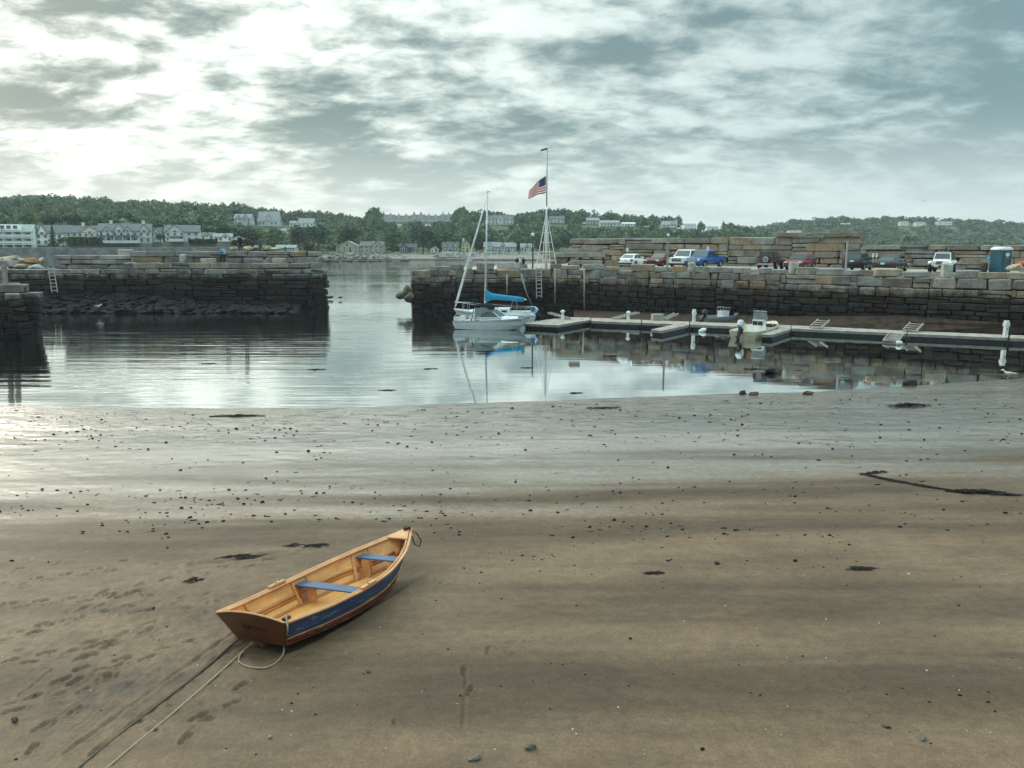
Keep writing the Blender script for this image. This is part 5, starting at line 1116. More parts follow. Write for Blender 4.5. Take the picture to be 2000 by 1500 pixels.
def jeep(name, label, colour, topm, loc, rz):
    L, W = 4.2, 1.86; o = thing(name, label, 'off-road vehicle', loc, rz, 'vehicles parked on the quay')
    b = MB(); b.loft(body_loft([(-L / 2 + 0.15, 0.74, 0.52, 1.12), (-0.2, 0.76, 0.5, 1.14), (0.55, 0.76, 0.5, 1.14), (1.2, 0.70, 0.52, 1.12), (L / 2 - 0.22, 0.62, 0.55, 1.06)])); b.build('body', colour, o)
    cabin(o, ((-L / 2 + 0.2, 0.55, 0.73, 1.12), (-L / 2 + 0.32, 0.32, 0.64, 1.78)), topm, split=3)
    b = MB(); b.plate([(0.57, -0.72, 1.13), (0.57, 0.72, 1.13), (0.35, 0.63, 1.76), (0.35, -0.63, 1.76)], 0.03); b.build('windshield_frame', colour, o)
    b = MB(); b.plate([(0.603, -0.62, 1.22), (0.603, 0.62, 1.22), (0.41, 0.55, 1.69), (0.41, -0.55, 1.69)], 0.02); b.build('windshield', CGLASS, o)
    for x in (-1.2, 1.25):
        for s in (-1, 1):
            wheel(o, x, s * 0.80, 0.42, 0.27)
            b = MB(); b.path([(x - 0.62, s * 0.83, 0.72), (x - 0.45, s * 0.83, 0.93), (x + 0.40, s * 0.83, 0.95), (x + 0.66, s * 0.83, 0.80)], 0.10, 6); b.build('fender', colour if colour.name != 'paint_maroon' else BLK, o)
    for s in (-1, 1):
        b = MB(); b.tube((L / 2 - 0.24, s * 0.40, 0.90), (L / 2 - 0.17, s * 0.40, 0.90), 0.12, 0.11, 12); b.build('headlight', LAMP, o)
        b = MB(); b.box((-L / 2 + 0.12, s * 0.66, 0.86), (0.1, 0.14, 0.22)); b.build('taillight', TAIL, o)
    b = MB()
    for k in range(7): b.box((L / 2 - 0.2, -0.225 + k * 0.075, 0.88), (0.06, 0.035, 0.26))
    b.build('grille', BLK, o)
    b = MB(); b.box((L / 2 - 0.02, 0, 0.56), (0.2, 1.5, 0.18)); b.build('front_bumper', BLK, o); b = MB(); b.box((-L / 2 + 0.0, 0, 0.56), (0.2, 1.5, 0.18)); b.build('rear_bumper', mat('pale_bumper', (0.4, 0.4, 0.4), 0.5), o)
    b = MB(); b.tube((-L / 2 + 0.14, 0, 1.02), (-L / 2 - 0.10, 0, 1.02), 0.38, 0.36, 16); sp = b.build('spare_wheel', TYRE, o); b = MB()
    for k in range(5): a = k * 1.2566; b.beam((-L / 2 - 0.115, 0, 1.02), (-L / 2 - 0.115, 0.25 * math.cos(a), 1.02 + 0.25 * math.sin(a)), 0.10, 0.03)
    b.path([(-L / 2 - 0.115, 0.25 * math.cos(k * 0.5236), 1.02 + 0.25 * math.sin(k * 0.5236)) for k in range(12)], 0.03, 5, closed=True); b.build('spoked_rim', PLATE, sp)
    b = MB(); b.box((L / 2 + 0.09, -0.2 if colour.name == 'paint_white' else 0, 0.60), (0.03, 0.36, 0.16)); b.build('licence_plate', PLATE, o); return o
CZ = QZ + 0.342; HEAD = math.atan2(-QN.y, -QN.x)
CW = paint('white', (0.72, 0.73, 0.73)); CR = paint('dark_red', (0.17, 0.018, 0.020)); CB = paint('blue', (0.022, 0.12, 0.36)); CK = paint('black', (0.016, 0.017, 0.022)); CM = paint('maroon', (0.16, 0.025, 0.025)); CG = paint('dark_green', (0.018, 0.026, 0.027)); CR2 = paint('red', (0.24, 0.022, 0.03))
def car_at(u, off): return at(u, quay_d(u) + off, CZ)
sedan('white_sedan', 'white sedan parked with its tail to the water', CW, car_at(1233, 5.4), HEAD + math.pi + 0.12)
suv('dark_red_car', 'dark red estate car facing the water left of the white pickup', CR, car_at(1287, 5.6), HEAD, L=4.5, Ht=1.55)
pickup('white_pickup', 'white pickup facing the water, partly behind the blue one', CW, car_at(1336, 7.4), HEAD + 0.05)
pickup('blue_pickup', 'bright blue pickup truck facing the water with a pale grille', CB, car_at(1372, 5.6), HEAD - 0.10, L=5.5, Ht=1.90, gm=mat('pale_grille', (0.34, 0.38, 0.40), 0.3, metal=0.4))
jeep('black_off_roader', 'black and maroon off-roader with a spare wheel on its back', CM, BLK, car_at(1500, 4.6), HEAD + math.pi + 0.08)
suv('red_hatchback', 'red hatchback facing the water right of the black off-roader', CR2, car_at(1557, 5.0), HEAD - 0.05, L=4.3, Ht=1.58)
suv('black_sport_utility', 'black sport utility with its rear to the water', CK, car_at(1668, 5.2), HEAD + math.pi, L=4.7, Ht=1.75)
sedan('dark_sedan', 'very dark older sedan with its tail to the water', CG, car_at(1733, 4.8), HEAD + math.pi - 0.12, L=4.7, Ht=1.38, rear=0.95)
jeep('white_off_roader', 'white off-roader with black soft top facing the water', CW, BLK, car_at(1832, 4.4), HEAD)
def toilet():
    o = thing('portable_toilet', 'dark teal portable toilet cabin with white domed roof', 'toilet', at(1943, quay_d(1943) + 4.6, CZ), 0.35)
    teal = mat('teal_plastic', (0.012, 0.085, 0.12), 0.45); h = 1.95; w = 1.16
    b = MB(); b.box((0, 0, h / 2 + 0.05), (w, w, h), top=(0.97, 0.97)); b.build('cabin', teal, o)
    b = MB(); b.box((0, 0, 0.05), (w + 0.08, w + 0.08, 0.1)); b.build('skid', BLK, o)
    n = 9; secs = []
    for y in (-w / 2 - 0.04, w / 2 + 0.04): secs.append([((w / 2 + 0.05) * math.cos(math.pi * i / n), y, h + 0.05 + 0.30 * math.sin(math.pi * i / n)) for i in range(n + 1)])
    b = MB(); b.loft(secs); b.build('roof', mat('white_dome', (0.72, 0.74, 0.73), 0.4), o, True)
    b = MB(); b.box((0, -w / 2 - 0.012, 0.98), (w * 0.74, 0.04, 1.72)); d = b.build('door', mat('teal_door', (0.014, 0.07, 0.10), 0.4), o)
    b = MB(); b.box((w * 0.30, -w / 2 - 0.06, 1.05), (0.06, 0.06, 0.16)); b.build('handle', BLK, d)
    b = MB(); c = Vector((0, -w / 2 - 0.035, 1.62)); b.add([c] + [c + Vector((0.25 * math.cos(a * 0.3927), 0, 0.16 * math.sin(a * 0.3927))) for a in range(16)], [(0, 1 + i, 1 + (i + 1) % 16) for i in range(16)]); b.build('oval_sign', PLATE, d)
    b = MB(); b.box((0, -w / 2 - 0.041, 1.63), (0.30, 0.008, 0.05)); b.box((0, -w / 2 - 0.037, 1.38), (0.26, 0.008, 0.06)); b.build('sign_mark', mat('sign_blue', (0.15, 0.35, 0.42), 0.5), d)
toilet()
def sign(label, u, v0, v1, wpx, d, col, name='sign'):
    o = thing(name, label, 'sign', at(u, d, CZ)); zt = H + (478 - v0) / F * d - CZ; zb = H + (478 - v1) / F * d - CZ
    b = MB(); b.tube((0, 0.04, 0), (0, 0.04, zt), 0.03, n=6); b.build('post', mat('grey_metal', (0.38, 0.38, 0.37), 0.5, metal=0.3), o)
    b = MB(); b.box((0, 0, (zt + zb) / 2), (M(wpx, d), 0.03, zt - zb)); p = b.build('plate', col, o); return o, p, (zt + zb) / 2
sb = mat('sign_plate_blue', (0.05, 0.22, 0.42), 0.5)
o, p, zc = sign('blue accessible parking sign left of the portable toilet', 1919, 497, 507, 9, line_at(1919, OFF).y - 1.2, sb)
b = MB(); b.path([(0.1 * math.cos(a) , -0.022, zc - 0.06 + 0.1 * math.sin(a)) for a in [2.2 + i * 0.5 for i in range(9)]], 0.014, 4); b.tube((-0.03, -0.022, zc + 0.10), (-0.02, -0.022, zc - 0.03), 0.016, n=4); b.tube((-0.02, -0.022, zc - 0.03), (0.09, -0.022, zc - 0.04), 0.016, n=4); b.ball((-0.035, -0.022, zc + 0.15), 0.028, 6, 4); b.build('wheelchair_symbol', PLATE, p)
sw_ = mat('sign_plate_white', (0.72, 0.72, 0.70), 0.5)
sign('small white notice on the seawall left of the white sedan', 1222, 484, 491, 5, line_at(1222, OFF).y - 1.0, sw_)
sign('small white notice behind the blue pickup', 1377, 481, 488, 5, line_at(1377, OFF).y - 1.0, sw_)
sign('left of two small white notices right of the dark sedan', 1696, 494, 502, 4, line_at(1696, OFF).y - 1.0, sw_)
sign('right of two small white notices right of the dark sedan', 1703, 494, 502, 3, line_at(1703, OFF).y - 1.0, sw_)
rocks([(1981, 522, 24, 13, quay_d(1981) + 3.0, (0.55, 0.47, 0.33), 'pale golden boulder right of the portable toilet')], STONE_HI, None)
kd = quay_d(1995) + 6; o = thing('orange_kayak', 'orange and white kayak at the right edge of the quay', 'kayak', at(2004, kd, CZ + 0.8), 0.1)
b = MB(); b.loft([[(x, w * math.cos(a), 0.2 * math.sin(a) * (w / 0.32 + .2) + 0.1 * (x / 1.6) ** 2) for a in [i * 0.785 for i in range(8)]] for x, w in ((-1.6, 0.03), (-1.1, 0.22), (-0.3, 0.33), (0.5, 0.33), (1.2, 0.2), (1.6, 0.03))]); b.build('hull', mat('kayak_orange', (0.65, 0.10, 0.03), 0.4), o, True)
b = MB(); b.box((0, 0, 0.22), (0.9, 0.36, 0.06)); b.build('cockpit', PLATE, o)
b = MB(); b.box((-0.8, 0, -0.5), (0.12, 0.7, 0.62)); b.box((0.8, 0, -0.5), (0.12, 0.7, 0.62)); b.build('rack', wood, o)
b = MB(); b.loft([[(0.28 * k * math.cos(i * 0.5236), 0.28 * k * math.sin(i * 0.5236), z) for i in range(12)] for z, k in ((0, 0.85), (0.2, 1), (0.5, 1.04), (0.75, 1), (0.92, 0.86))]); o = thing('barrel', 'dark brown barrel left of the portable toilet', 'barrel', at(1912, quay_d(1912) + 4.0, CZ)); b.build('staves', mat('barrel_brown', (0.06, 0.035, 0.028), 0.7), o, True)
b = MB(); [b.path([(0.292 * math.cos(i * 0.5236), 0.292 * math.sin(i * 0.5236), z) for i in range(12)], 0.014, 4, closed=True) for z in (0.22, 0.68)]; b.build('hoops', BLK, o)
# ================================================================== floating dock
DKW = mat('dock_planks', (0.36, 0.325, 0.275), 0.9, var=0.22, nscale=1.6, spec=0.2, bump=0.005, bscale=30); FAS = mat('dock_fascia', (0.30, 0.28, 0.26), 0.85, var=0.2, nscale=3); FLT = mat('dock_float', (0.022, 0.022, 0.026), 0.8)
DZ = 0.46
def shrink(P, s):
    c = sum(P, Vector((0, 0, 0))) / len(P); return [p - (p - c).normalized() * s for p in P]
def dock(label, pix, rails=True):
    P = [G(u, v, DZ) for u, v in pix]; c = sum(P, Vector((0, 0, 0))) / len(P); c.z = 0
    o = thing('dock_section', label, 'dock', c, 0, 'floating dock sections'); P = [p - c for p in P]
    def pr(Q, z0, z1, name, m): b = MB(); b.loft([[(p.x, p.y, z0) for p in Q], [(p.x, p.y, z1) for p in Q]]); return b.build(name, m, o)
    pr(P, DZ - 0.05, DZ, 'deck', DKW); pr(shrink(P, 0.03), 0.25, DZ - 0.05, 'fascia', FAS); pr(shrink(P, 0.22), -0.3, 0.25, 'float', FLT)
    return o
dock('dock platform beside the white cabin cruiser', [(1154, 624.5), (1090, 635), (1022, 632), (1068, 624), (1110, 619.5), (1152, 620)])
dock('first straight walkway section right of the platform', [(1155, 627), (1155, 620.5), (1252, 624.5), (1252, 630.5)])
dock('walkway section carrying the lobster crate', [(1254, 630.6), (1254, 624.6), (1346, 628.2), (1346, 634)])
dock('walkway section behind the open motorboat', [(1348, 634.2), (1348, 628.3), (1544, 635.2), (1544, 641.6)])
dock('long walkway section with the dinghy ramps', [(1546, 641.8), (1546, 635.3), (1772, 646), (1770, 651.5)])
dock('walkway section left of the tall white pedestal', [(1772, 651.7), (1774, 646.2), (1970, 654), (1968, 660)])
dock('walkway section at the right edge of the photo', [(1972, 660.4), (1973, 654.3), (2240, 664), (2240, 671)])
dock('short finger pier left of the tall white post', [(1346, 634.6), (1293, 646), (1271, 643.5), (1318, 633.4)])
dock('short finger pier right of the open motorboat', [(1545, 642.4), (1508, 654), (1486, 653), (1522, 641.4)])
def pedestal(label, u, vt, vb, wpx, lantern):
    p = G(u, vb, DZ); d = p.y; h = M(vb - vt, d); w = M(wpx, d); o = thing('dock_pedestal', label, 'pedestal', p, 0.2, 'white pedestals on the dock'); wm_ = mat('pedestal_white', (0.74, 0.75, 0.74), 0.5)
    if lantern:
        b = MB(); b.loft([[(w * k * math.cos(i * 0.785), w * k * math.sin(i * 0.785), z * h) for i in range(8)] for z, k in ((0, 0.34), (0.08, 0.36), (0.62, 0.27), (0.68, 0.27))]); b.build('column', wm_, o)
        b = MB(); b.loft([[(w * k * math.cos(i * 0.785), w * k * math.sin(i * 0.785), z * h) for i in range(8)] for z, k in ((0.68, 0.28), (0.76, 0.52), (0.88, 0.52), (0.97, 0.16), (1.0, 0.10))]); b.build('lantern_head', wm_, o)
    else:
        b = MB(); b.box((0, 0, h * 0.33), (w * 0.62, w * 0.55, h * 0.66)); b.build('column', wm_, o)
        b = MB(); b.box((0, 0, h * 0.76), (w * 0.85, w * 0.75, h * 0.2)); b.box((0, 0, h * 0.93), (w * 0.68, w * 0.6, h * 0.14)); b.build('head', wm_, o)
        b = MB(); b.box((w * 0.05, -w * 0.29, h * 0.5), (0.08, 0.03, 0.1)); b.build('socket', BLK, o)
pedestal('white lantern pedestal on the platform beside the cabin cruiser', 1099, 605, 624, 9, True); pedestal('white lantern pedestal on the first straight walkway', 1227, 607, 626, 9, True)
pedestal('tall white post at the root of the left finger pier', 1355, 604, 633, 8, False); pedestal('tall white pedestal near the right edge of the dock', 1963, 626, 658, 11, False)
# crate, planks, ramps
o = thing('lobster_crate', 'grey slatted lobster crate on the dock', 'crate', G(1284, 625.5, DZ), 0.15); cw = mat('crate_wood', (0.40, 0.38, 0.34), 0.85)
for k in range(5): b = MB(); b.box((0, -0.32, 0.08 + k * 0.11), (1.0, 0.03, 0.08)); b.build('slat', cw, o)
for k in range(5): b = MB(); b.box((0, 0.32, 0.08 + k * 0.11), (1.0, 0.03, 0.08)); b.build('slat', cw, o)
b = MB(); [b.box((sx * 0.5, 0, 0.29), (0.04, 0.66, 0.56)) for sx in (-1, 1)]; b.box((0, 0, 0.02), (1, 0.6, 0.04)); b.box((0, 0, 0.56), (1.0, 0.6, 0.03)); b.build('frame', cw, o)
def gangboard(label, u0, v0, z0, u1, v1, z1, w, side=0.16):
    a = G(u0, v0, z0); c = at(u1, a.y + (v0 - v1) * 0.25, z1) if z1 > z0 else G(u1, v1, z1); o = thing('gangboard', label, 'gangboard', a, 0, 'boards lying on the dock'); d = c - a; s = Vector((-d.y, d.x, 0)).normalized() * w / 2
    n = max(3, int(d.length / 0.3))
    for k in range(n):
        q = d * ((k + 0.5) / n); b = MB(); b.beam(q - s, q + s, d.length / n * 0.9, 0.035); b.build('slat', DKW, o)
    for sg in (-1, 1): b = MB(); b.beam(s * sg, d + s * sg, 0.05, side); b.build('side_rail', cw, o)
gangboard('sloping plank ramp behind the second lantern pedestal', 1198, 622, 0.55, 1246, 617, 1.0, 0.5); gangboard('sloping plank ramp right of the lobster crate', 1296, 624, 0.55, 1321, 619.5, 1.0, 0.5)
gangboard('small raised ramp standing up on the long walkway', 1592, 640, 0.55, 1610, 636.5, 1.12, 1.0); gangboard('boarded ramp sloping from the walkway towards the beach', 1752, 650, 0.58, 1739, 667, 0.14, 1.05); gangboard('boarded ramp on the far side of the walkway', 1776, 646.5, 0.56, 1792, 643.5, 1.12, 1.05)
gangboard('pale board ramp right of the sailboat stern', 1112, 622, 0.55, 1072, 616, 0.95, 0.4)
o = thing('mooring_buoy', 'white oval mooring buoy floating by the finger pier', 'buoy', G(1372, 645.5, 0.12), 0.4); b = MB(); b.ball((0, 0, 0), (0.42, 0.2, 0.2), 10, 6, rot=Matrix.Rotation(-0.3, 3, 'Y')); b.build('shell', mat('buoy_white', (0.78, 0.79, 0.78), 0.4), o, True)
b = MB(); b.path([(0.42 + 0.05 * math.cos(a), 0, 0.13 + 0.05 * math.sin(a)) for a in [i for i in range(6)]], 0.012, 4); b.build('eye', BLK, o)
o = thing('ramp_float', 'white float under the boarded ramp', 'float', G(1756, 671, 0.1), 0.3); b = MB(); b.ball((0, 0, 0.05), (0.26, 0.2, 0.2), 9, 5); b.build('shell', mat('buoy_white', (0.78, 0.79, 0.78), 0.4), o, True); b = MB(); b.path([(0.1 * math.cos(i), 0.1 * math.sin(i), 0.25) for i in range(7)], 0.015, 4); b.build('eye', BLK, o)

# ================================================================== moored boats
GEL = mat('white_gelcoat', (0.76, 0.78, 0.77), 0.25, var=0.04, coat=0.4); GEL2 = mat('cream_gelcoat', (0.66, 0.60, 0.44), 0.35, var=0.06); NAVY = mat('navy_canvas', (0.008, 0.009, 0.016), 0.9, spec=0.1); SSTEEL = mat('stainless', (0.6, 0.61, 0.62), 0.25, metal=0.9); VINYL = mat('clear_vinyl', (0.27, 0.30, 0.30), 0.15); OUTB = mat('outboard_grey', (0.60, 0.66, 0.68), 0.35); SAILB = mat('blue_canvas', (0.012, 0.26, 0.46), 0.75, var=0.15, nscale=5, bump=0.02, bscale=8)
BOOT = mat('boot_stripe', (0.03, 0.05, 0.07), 0.5)
def hull_secs(st):
    """st: x, sheer half, sheer z, chine half, chine z, keel z (mirrored ring, open top)"""
    out = []
    for x, ws, zs, wc, zc, zk, xk in st:
        out.append([Vector((x, ws, zs)), Vector((x + (xk - x) * 0.4, ws + (wc - ws) * 0.35, zs + (zc - zs) * 0.45)), Vector((xk, wc, zc)), Vector((xk, 0, zk)), Vector((xk, -wc, zc)), Vector((x + (xk - x) * 0.4, -(ws + (wc - ws) * 0.35), zs + (zc - zs) * 0.45)), Vector((x, -ws, zs))])
    return out
def hull(o, st, m, deck=None, name='hull', rub=None, deck_drop=0.0):
    S_ = hull_secs(st); b = MB(); b.loft(S_, ring=False); n = len(S_[0]); b.add(S_[0], [tuple(range(n))]); h = b.build(name, m, o, False)
    md = h.modifiers.new('shell', 'SOLIDIFY'); md.thickness = 0.05; md.offset = -1
    if deck: 
        b = MB(); b.loft([[s[0] + Vector((0, -0.03, -deck_drop)), s[-1] + Vector((0, 0.03, -deck_drop))] for s in S_], ring=False); b.build('deck', deck, o)
    for sg, nm in ((0, 'rub_rail'), (-1, 'rub_rail')):
        b = MB(); b.path([s[sg] + Vector((0, 0.02 if sg == 0 else -0.02, 0)) for s in S_], 0.035, 5); b.build(nm, rub or m, o)
    return S_
def outboard(o, loc, tilt, m, s=1.0, yaw=0.0):
    rt = Matrix.Rotation(yaw, 3, 'Z') @ Matrix.Rotation(tilt, 3, 'Y'); L = Vector(loc); T = lambda p: rt @ (Vector(p) * s) + L
    b = MB(); b.loft([[T((x + k * 0.0, y, z)) for x, y in ((-0.42 * k, -0.2 * k), (0.16 * k, -0.2 * k), (0.2 * k, 0), (0.16 * k, 0.2 * k), (-0.42 * k, 0.2 * k), (-0.5 * k, 0))] for z, k in ((0.2, 0.75), (0.3, 1), (0.62, 1), (0.78, 0.8), (0.84, 0.5))]); e = b.build('outboard_motor', m, o)
    b = MB(); b.loft([[T((x, y, z)) for x, y in ((-0.22 * k, -0.08), (0.08 * k, -0.08), (0.08 * k, 0.08), (-0.22 * k, 0.08))] for z, k in ((0.2, 1.1), (-0.35, 0.9), (-0.6, 0.7))]); b.box(T((-0.1, 0, -0.62)), (0.5 * s, 0.14 * s, 0.14 * s), rot=rt); b.box(T((0.1, 0, 0.12)), (0.18 * s, 0.34 * s, 0.4 * s), rot=rt); b.build('leg', BLK, e)
    b = MB()
    for k in range(3): a = k * 2.094; b.beam(T((-0.37, 0, -0.62)), T((-0.38, 0.16 * math.cos(a), -0.62 + 0.16 * math.sin(a))), 0.08 * s, 0.02 * s)
    b.build('propeller', BLK, e)
def cruiser():
    p = G(961, 642.5, 0); o = thing('cabin_cruiser', 'small white cabin cruiser with dark canvas canopy moored in front of the sailboat', 'boat', p, R(-13), 'moored boats')
    st = [(-3.30, 1.08, 0.72, 0.95, 0.10, -0.1, -3.12), (-2.2, 1.15, 0.74, 1.02, 0.06, -0.2, -2.1), (-0.8, 1.2, 0.79, 1.04, 0.04, -0.25, -0.8), (0.7, 1.15, 0.86, 0.92, 0.04, -0.25, 0.6), (1.9, 0.90, 0.94, 0.62, 0.06, -0.2, 1.6), (2.8, 0.52, 1.01, 0.28, 0.14, -0.1, 2.25), (3.35, 0.05, 1.06, 0.02, 0.30, 0.05, 2.62)]
    hull(o, st, GEL, GEL, rub=mat('rub_black', (0.03, 0.03, 0.035), 0.6), deck_drop=0.06)
    b = MB(); b.path([Vector((s[0] * 0.985, -(s[1] * 0.5 + s[3] * 0.5) - 0.02, (s[2] * .45 + s[4] * .55))) for s in st[:-1]], 0.022, 5); b.build('spray_rail', GEL2 if False else GEL, o)
    b = MB(); b.loft([[(x, -w, z0), (x, -w * 0.8, z1), (x, 0, z1 + 0.06), (x, w * 0.8, z1), (x, w, z0)] for x, w, z0, z1 in ((-0.9, 0.98, 0.75, 1.02), (0.6, 0.92, 0.82, 1.15), (1.5, 0.72, 0.9, 1.14), (2.4, 0.4, 0.95, 1.08))], ring=False); b.build('cuddy', GEL, o, True)
    for s in (-1, 1):
        b = MB(); b.path([Vector((q[0] + 0.01, s * (q[1] + 0.012), q[2] - 0.10)) for q in st[:-1]], 0.03, 5); b.build('sheer_stripe', mat('rub_black', (0.03, 0.03, 0.035), 0.6), o)
        b = MB(); b.path([Vector((q[6], s * (q[3] + 0.02), q[4] + 0.05)) for q in st[:-1]], 0.035, 5); b.build('boot_stripe', BOOT, o)
    b = MB(); b.box((-2.95, 0, 0.88), (0.55, 1.9, 0.34)); b.build('engine_cover', GEL, o)
    b = MB(); b.box((-1.6, 0.35, 0.98), (0.5, 0.5, 0.6)); b.box((-1.6, -0.5, 0.95), (0.5, 0.5, 0.5)); b.build('helm_seat', GEL, o)
    # windshield: raked panes with white frames
    A = [(0.95, -0.86, 1.06), (1.35, 0, 1.14), (0.95, 0.86, 1.06)]; T = [(0.10, -0.74, 1.66), (0.45, 0, 1.74), (0.10, 0.74, 1.66)]; ra, rt_ = (-0.95, 0.98, 1.04), (-0.55, 0.84, 1.55)
    quads = [(A[0], A[1], T[1], T[0]), (A[1], A[2], T[2], T[1]), ((-1.0, -0.97, 1.03), A[0], T[0], (-0.6, -0.84, 1.52)), (A[2], (-1.0, 0.97, 1.03), (-0.6, 0.84, 1.52), T[2])]
    for q in quads:
        b = MB(); b.plate([Vector(x) for x in q], 0.02); w = b.build('windshield_pane', mat('boat_glass', (0.05, 0.085, 0.09), 0.08, spec=0.8), o)
        f = MB(); f.path([Vector(x) for x in q], 0.048, 5, closed=True); f.build('frame', GEL, w)
    b = MB(); n = 8; b.loft([[(x, 0.98 * math.cos(math.pi * i / n), z + 0.22 * math.sin(math.pi * i / n)) for i in range(n + 1)] for x, z in ((-1.35, 1.95), (-0.9, 2.02), (-0.3, 2.02), (0.15, 1.86), (0.35, 1.72))], ring=False); c = b.build('canopy', NAVY, o, True); md = c.modifiers.new('t', 'SOLIDIFY'); md.thickness = 0.03
    for s in (-1, 1):
        b = MB(); b.plate([(-1.3, s * 0.97, 1.05), (-0.1, s * 0.93, 1.6), (-0.1, s * 0.95, 1.85), (-1.3, s * 0.98, 1.92)], 0.01); b.build('clear_curtain', VINYL, o)
        b = MB(); b.path([(-1.60, s * 1.04, 0.78), (-1.46, s * 1.02, 1.3), (-1.36, s * 0.99, 1.98)], 0.035, 6); b.build('canopy_bow', NAVY, o)
        b = MB(); b.path([(3.15, s * 0.16, 1.10), (2.7, s * 0.5, 1.28), (1.6, s * 0.82, 1.22)], 0.018, 5); b.build('bow_rail', SSTEEL, o)
    b = MB(); b.plate([(0.12, 0.7, 1.72), (0.12, -0.7, 1.72), (0.02, -0.72, 2.0), (0.02, 0.72, 2.0)], 0.01); b.build('clear_curtain', VINYL, o)
    outboard(o, (-3.35, 0, 0.55), 0.75, mat('outboard_dark', (0.05, 0.055, 0.06), 0.4), 0.85)
    b = MB(); 
    for k, (x, z, w, h) in enumerate(((-2.65, 0.50, 0.10, 0.11), (-2.53, 0.50, 0.10, 0.11), (-2.41, 0.50, 0.1, 0.11), (-2.29, 0.50, 0.1, 0.11), (-2.17, 0.50, 0.08, 0.11), (-2.5, 0.36, 0.35, 0.05), (1.2, 0.66, 0.08, 0.07), (1.32, 0.66, 0.08, 0.07), (1.44, 0.67, 0.07, 0.07), (1.58, 0.67, 0.2, 0.07), (2.3, 0.80, 0.08, 0.08))):
        wy = np.interp(x, [s[0] for s in st], [s[1] for s in st]); wc = np.interp(x, [s[0] for s in st], [s[3] for s in st]); zs = np.interp(x, [s[0] for s in st], [s[2] for s in st]); f = (zs - z) / zs; y = -(wy + (wc - wy) * f * 0.78) - 0.015
        b.box((x, y, z), (w * 0.8, 0.02, h))
    b.build('registration_marks', mat('mark_grey', (0.10, 0.12, 0.14), 0.6), o)
cruiser()
def sailboat():
    p = at(967, 73.5, 0); o = thing('sailboat', 'white sailboat with blue boom cover and furled jib behind the cabin cruiser', 'boat', p, R(180 - 4), 'moored boats')
    st = [(-3.8, 0.75, 0.95, 0.6, 0.05, -0.1, -3.6), (-2.4, 1.08, 0.95, 0.92, 0.0, -0.3, -2.4), (-0.6, 1.25, 1.0, 1.06, -0.05, -0.4, -0.6), (1.2, 1.12, 1.1, 0.86, -0.05, -0.4, 1.1), (2.6, 0.7, 1.25, 0.42, 0.0, -0.3, 2.2), (3.5, 0.26, 1.36, 0.10, 0.1, 0, 2.85), (3.85, 0.03, 1.42, 0.01, 0.25, 0.2, 3.0)]
    hull(o, st, GEL, GEL, deck_drop=0.03)
    for s in (-1, 1):
        b = MB(); b.path([Vector((q[0], s * (q[1] + 0.012), q[2] - 0.17)) for q in st[:-1]], 0.03, 5); b.build('sheer_stripe', mat('stripe_teal', (0.10, 0.20, 0.22), 0.5), o)
    b = MB(); b.loft([[(x, -w, z0), (x, -w * 0.86, z1), (x, 0, z1 + 0.07), (x, w * 0.86, z1), (x, w, z0)] for x, w, z0, z1 in ((-1.4, 0.85, 0.95, 1.52), (0.2, 0.85, 1.0, 1.50), (1.6, 0.6, 1.1, 1.42), (2.3, 0.3, 1.2, 1.27))], ring=False); b.add([(-1.4, -0.85, 0.95), (-1.4, -0.73, 1.52), (-1.4, 0, 1.59), (-1.4, 0.73, 1.52), (-1.4, 0.85, 0.95)], [(0, 1, 2, 3, 4)]); b.build('coachroof', GEL, o)
    for x in (-0.9, 0.0, 0.9):
        for s in (-1, 1): b = MB(); b.box((x, s * (0.83 - 0.12 * max(0, x)), 1.28), (0.5, 0.12, 0.16)); b.build('cabin_window', GLASS, o)
    for s in (-1, 1): b = MB(); b.box((-2.4, s * 0.8, 1.08), (1.9, 0.12, 0.3)); b.build('coaming', GEL, o)
    mx = 0.95; ztop = 11.7
    alu = mat('mast_alloy', (0.62, 0.64, 0.64), 0.4, metal=0.3)
    b = MB(); b.path([(mx, 0, 1.4), (mx - 0.28, 0, ztop)], [0.085, 0.065], 8); b.build('mast', alu, o, True)
    b = MB(); b.tube((mx - 0.28, -0.25, ztop - 0.05), (mx - 0.28, 0.25, ztop - 0.05), 0.02, n=5); b.tube((mx - 0.28, 0.05, ztop), (mx - 0.35, 0.05, ztop + 0.45), 0.012, n=5); b.beam((mx - 0.2, 0.0, ztop + 0.3), (mx - 0.5, 0.0, ztop + 0.34), 0.03, 0.05); b.build('masthead_vane', BLK, o)
    b = MB(); b.tube((mx - 0.12, -0.75, 6.2), (mx - 0.12, 0.75, 6.2), 0.025, n=5); b.build('spreaders', alu, o)
    fs0, fs1 = Vector((3.75, 0, 1.55)), Vector((mx - 0.18, 0, ztop - 0.35))
    b = MB(); b.path([fs0, fs0.lerp(fs1, 0.05), fs0.lerp(fs1, 0.12), fs0.lerp(fs1, 0.6), fs1], [0.05, 0.10, 0.115, 0.09, 0.035], 8); b.build('furled_jib', mat('sail_white', (0.74, 0.75, 0.73), 0.8), o, True)
    b = MB(); b.tube((-3.75, 0, 1.0), (mx - 0.3, 0, ztop - 0.05), 0.010, n=4)
    for s in (-1, 1): b.path([(mx - 0.1, s * 1.12, 1.05), (mx - 0.12, s * 0.75, 6.2), (mx - 0.28, 0, ztop - 0.1)], 0.010, 4)
    b.build('rigging', SSTEEL, o)
    bo = Vector((mx - 0.12, 0, 2.55)); be = Vector((mx - 3.75, 0, 2.30))
    b = MB(); b.tube(bo, be - Vector((0.12, 0, 0)), 0.06, n=8); b.build('boom', alu, o)
    secs = []
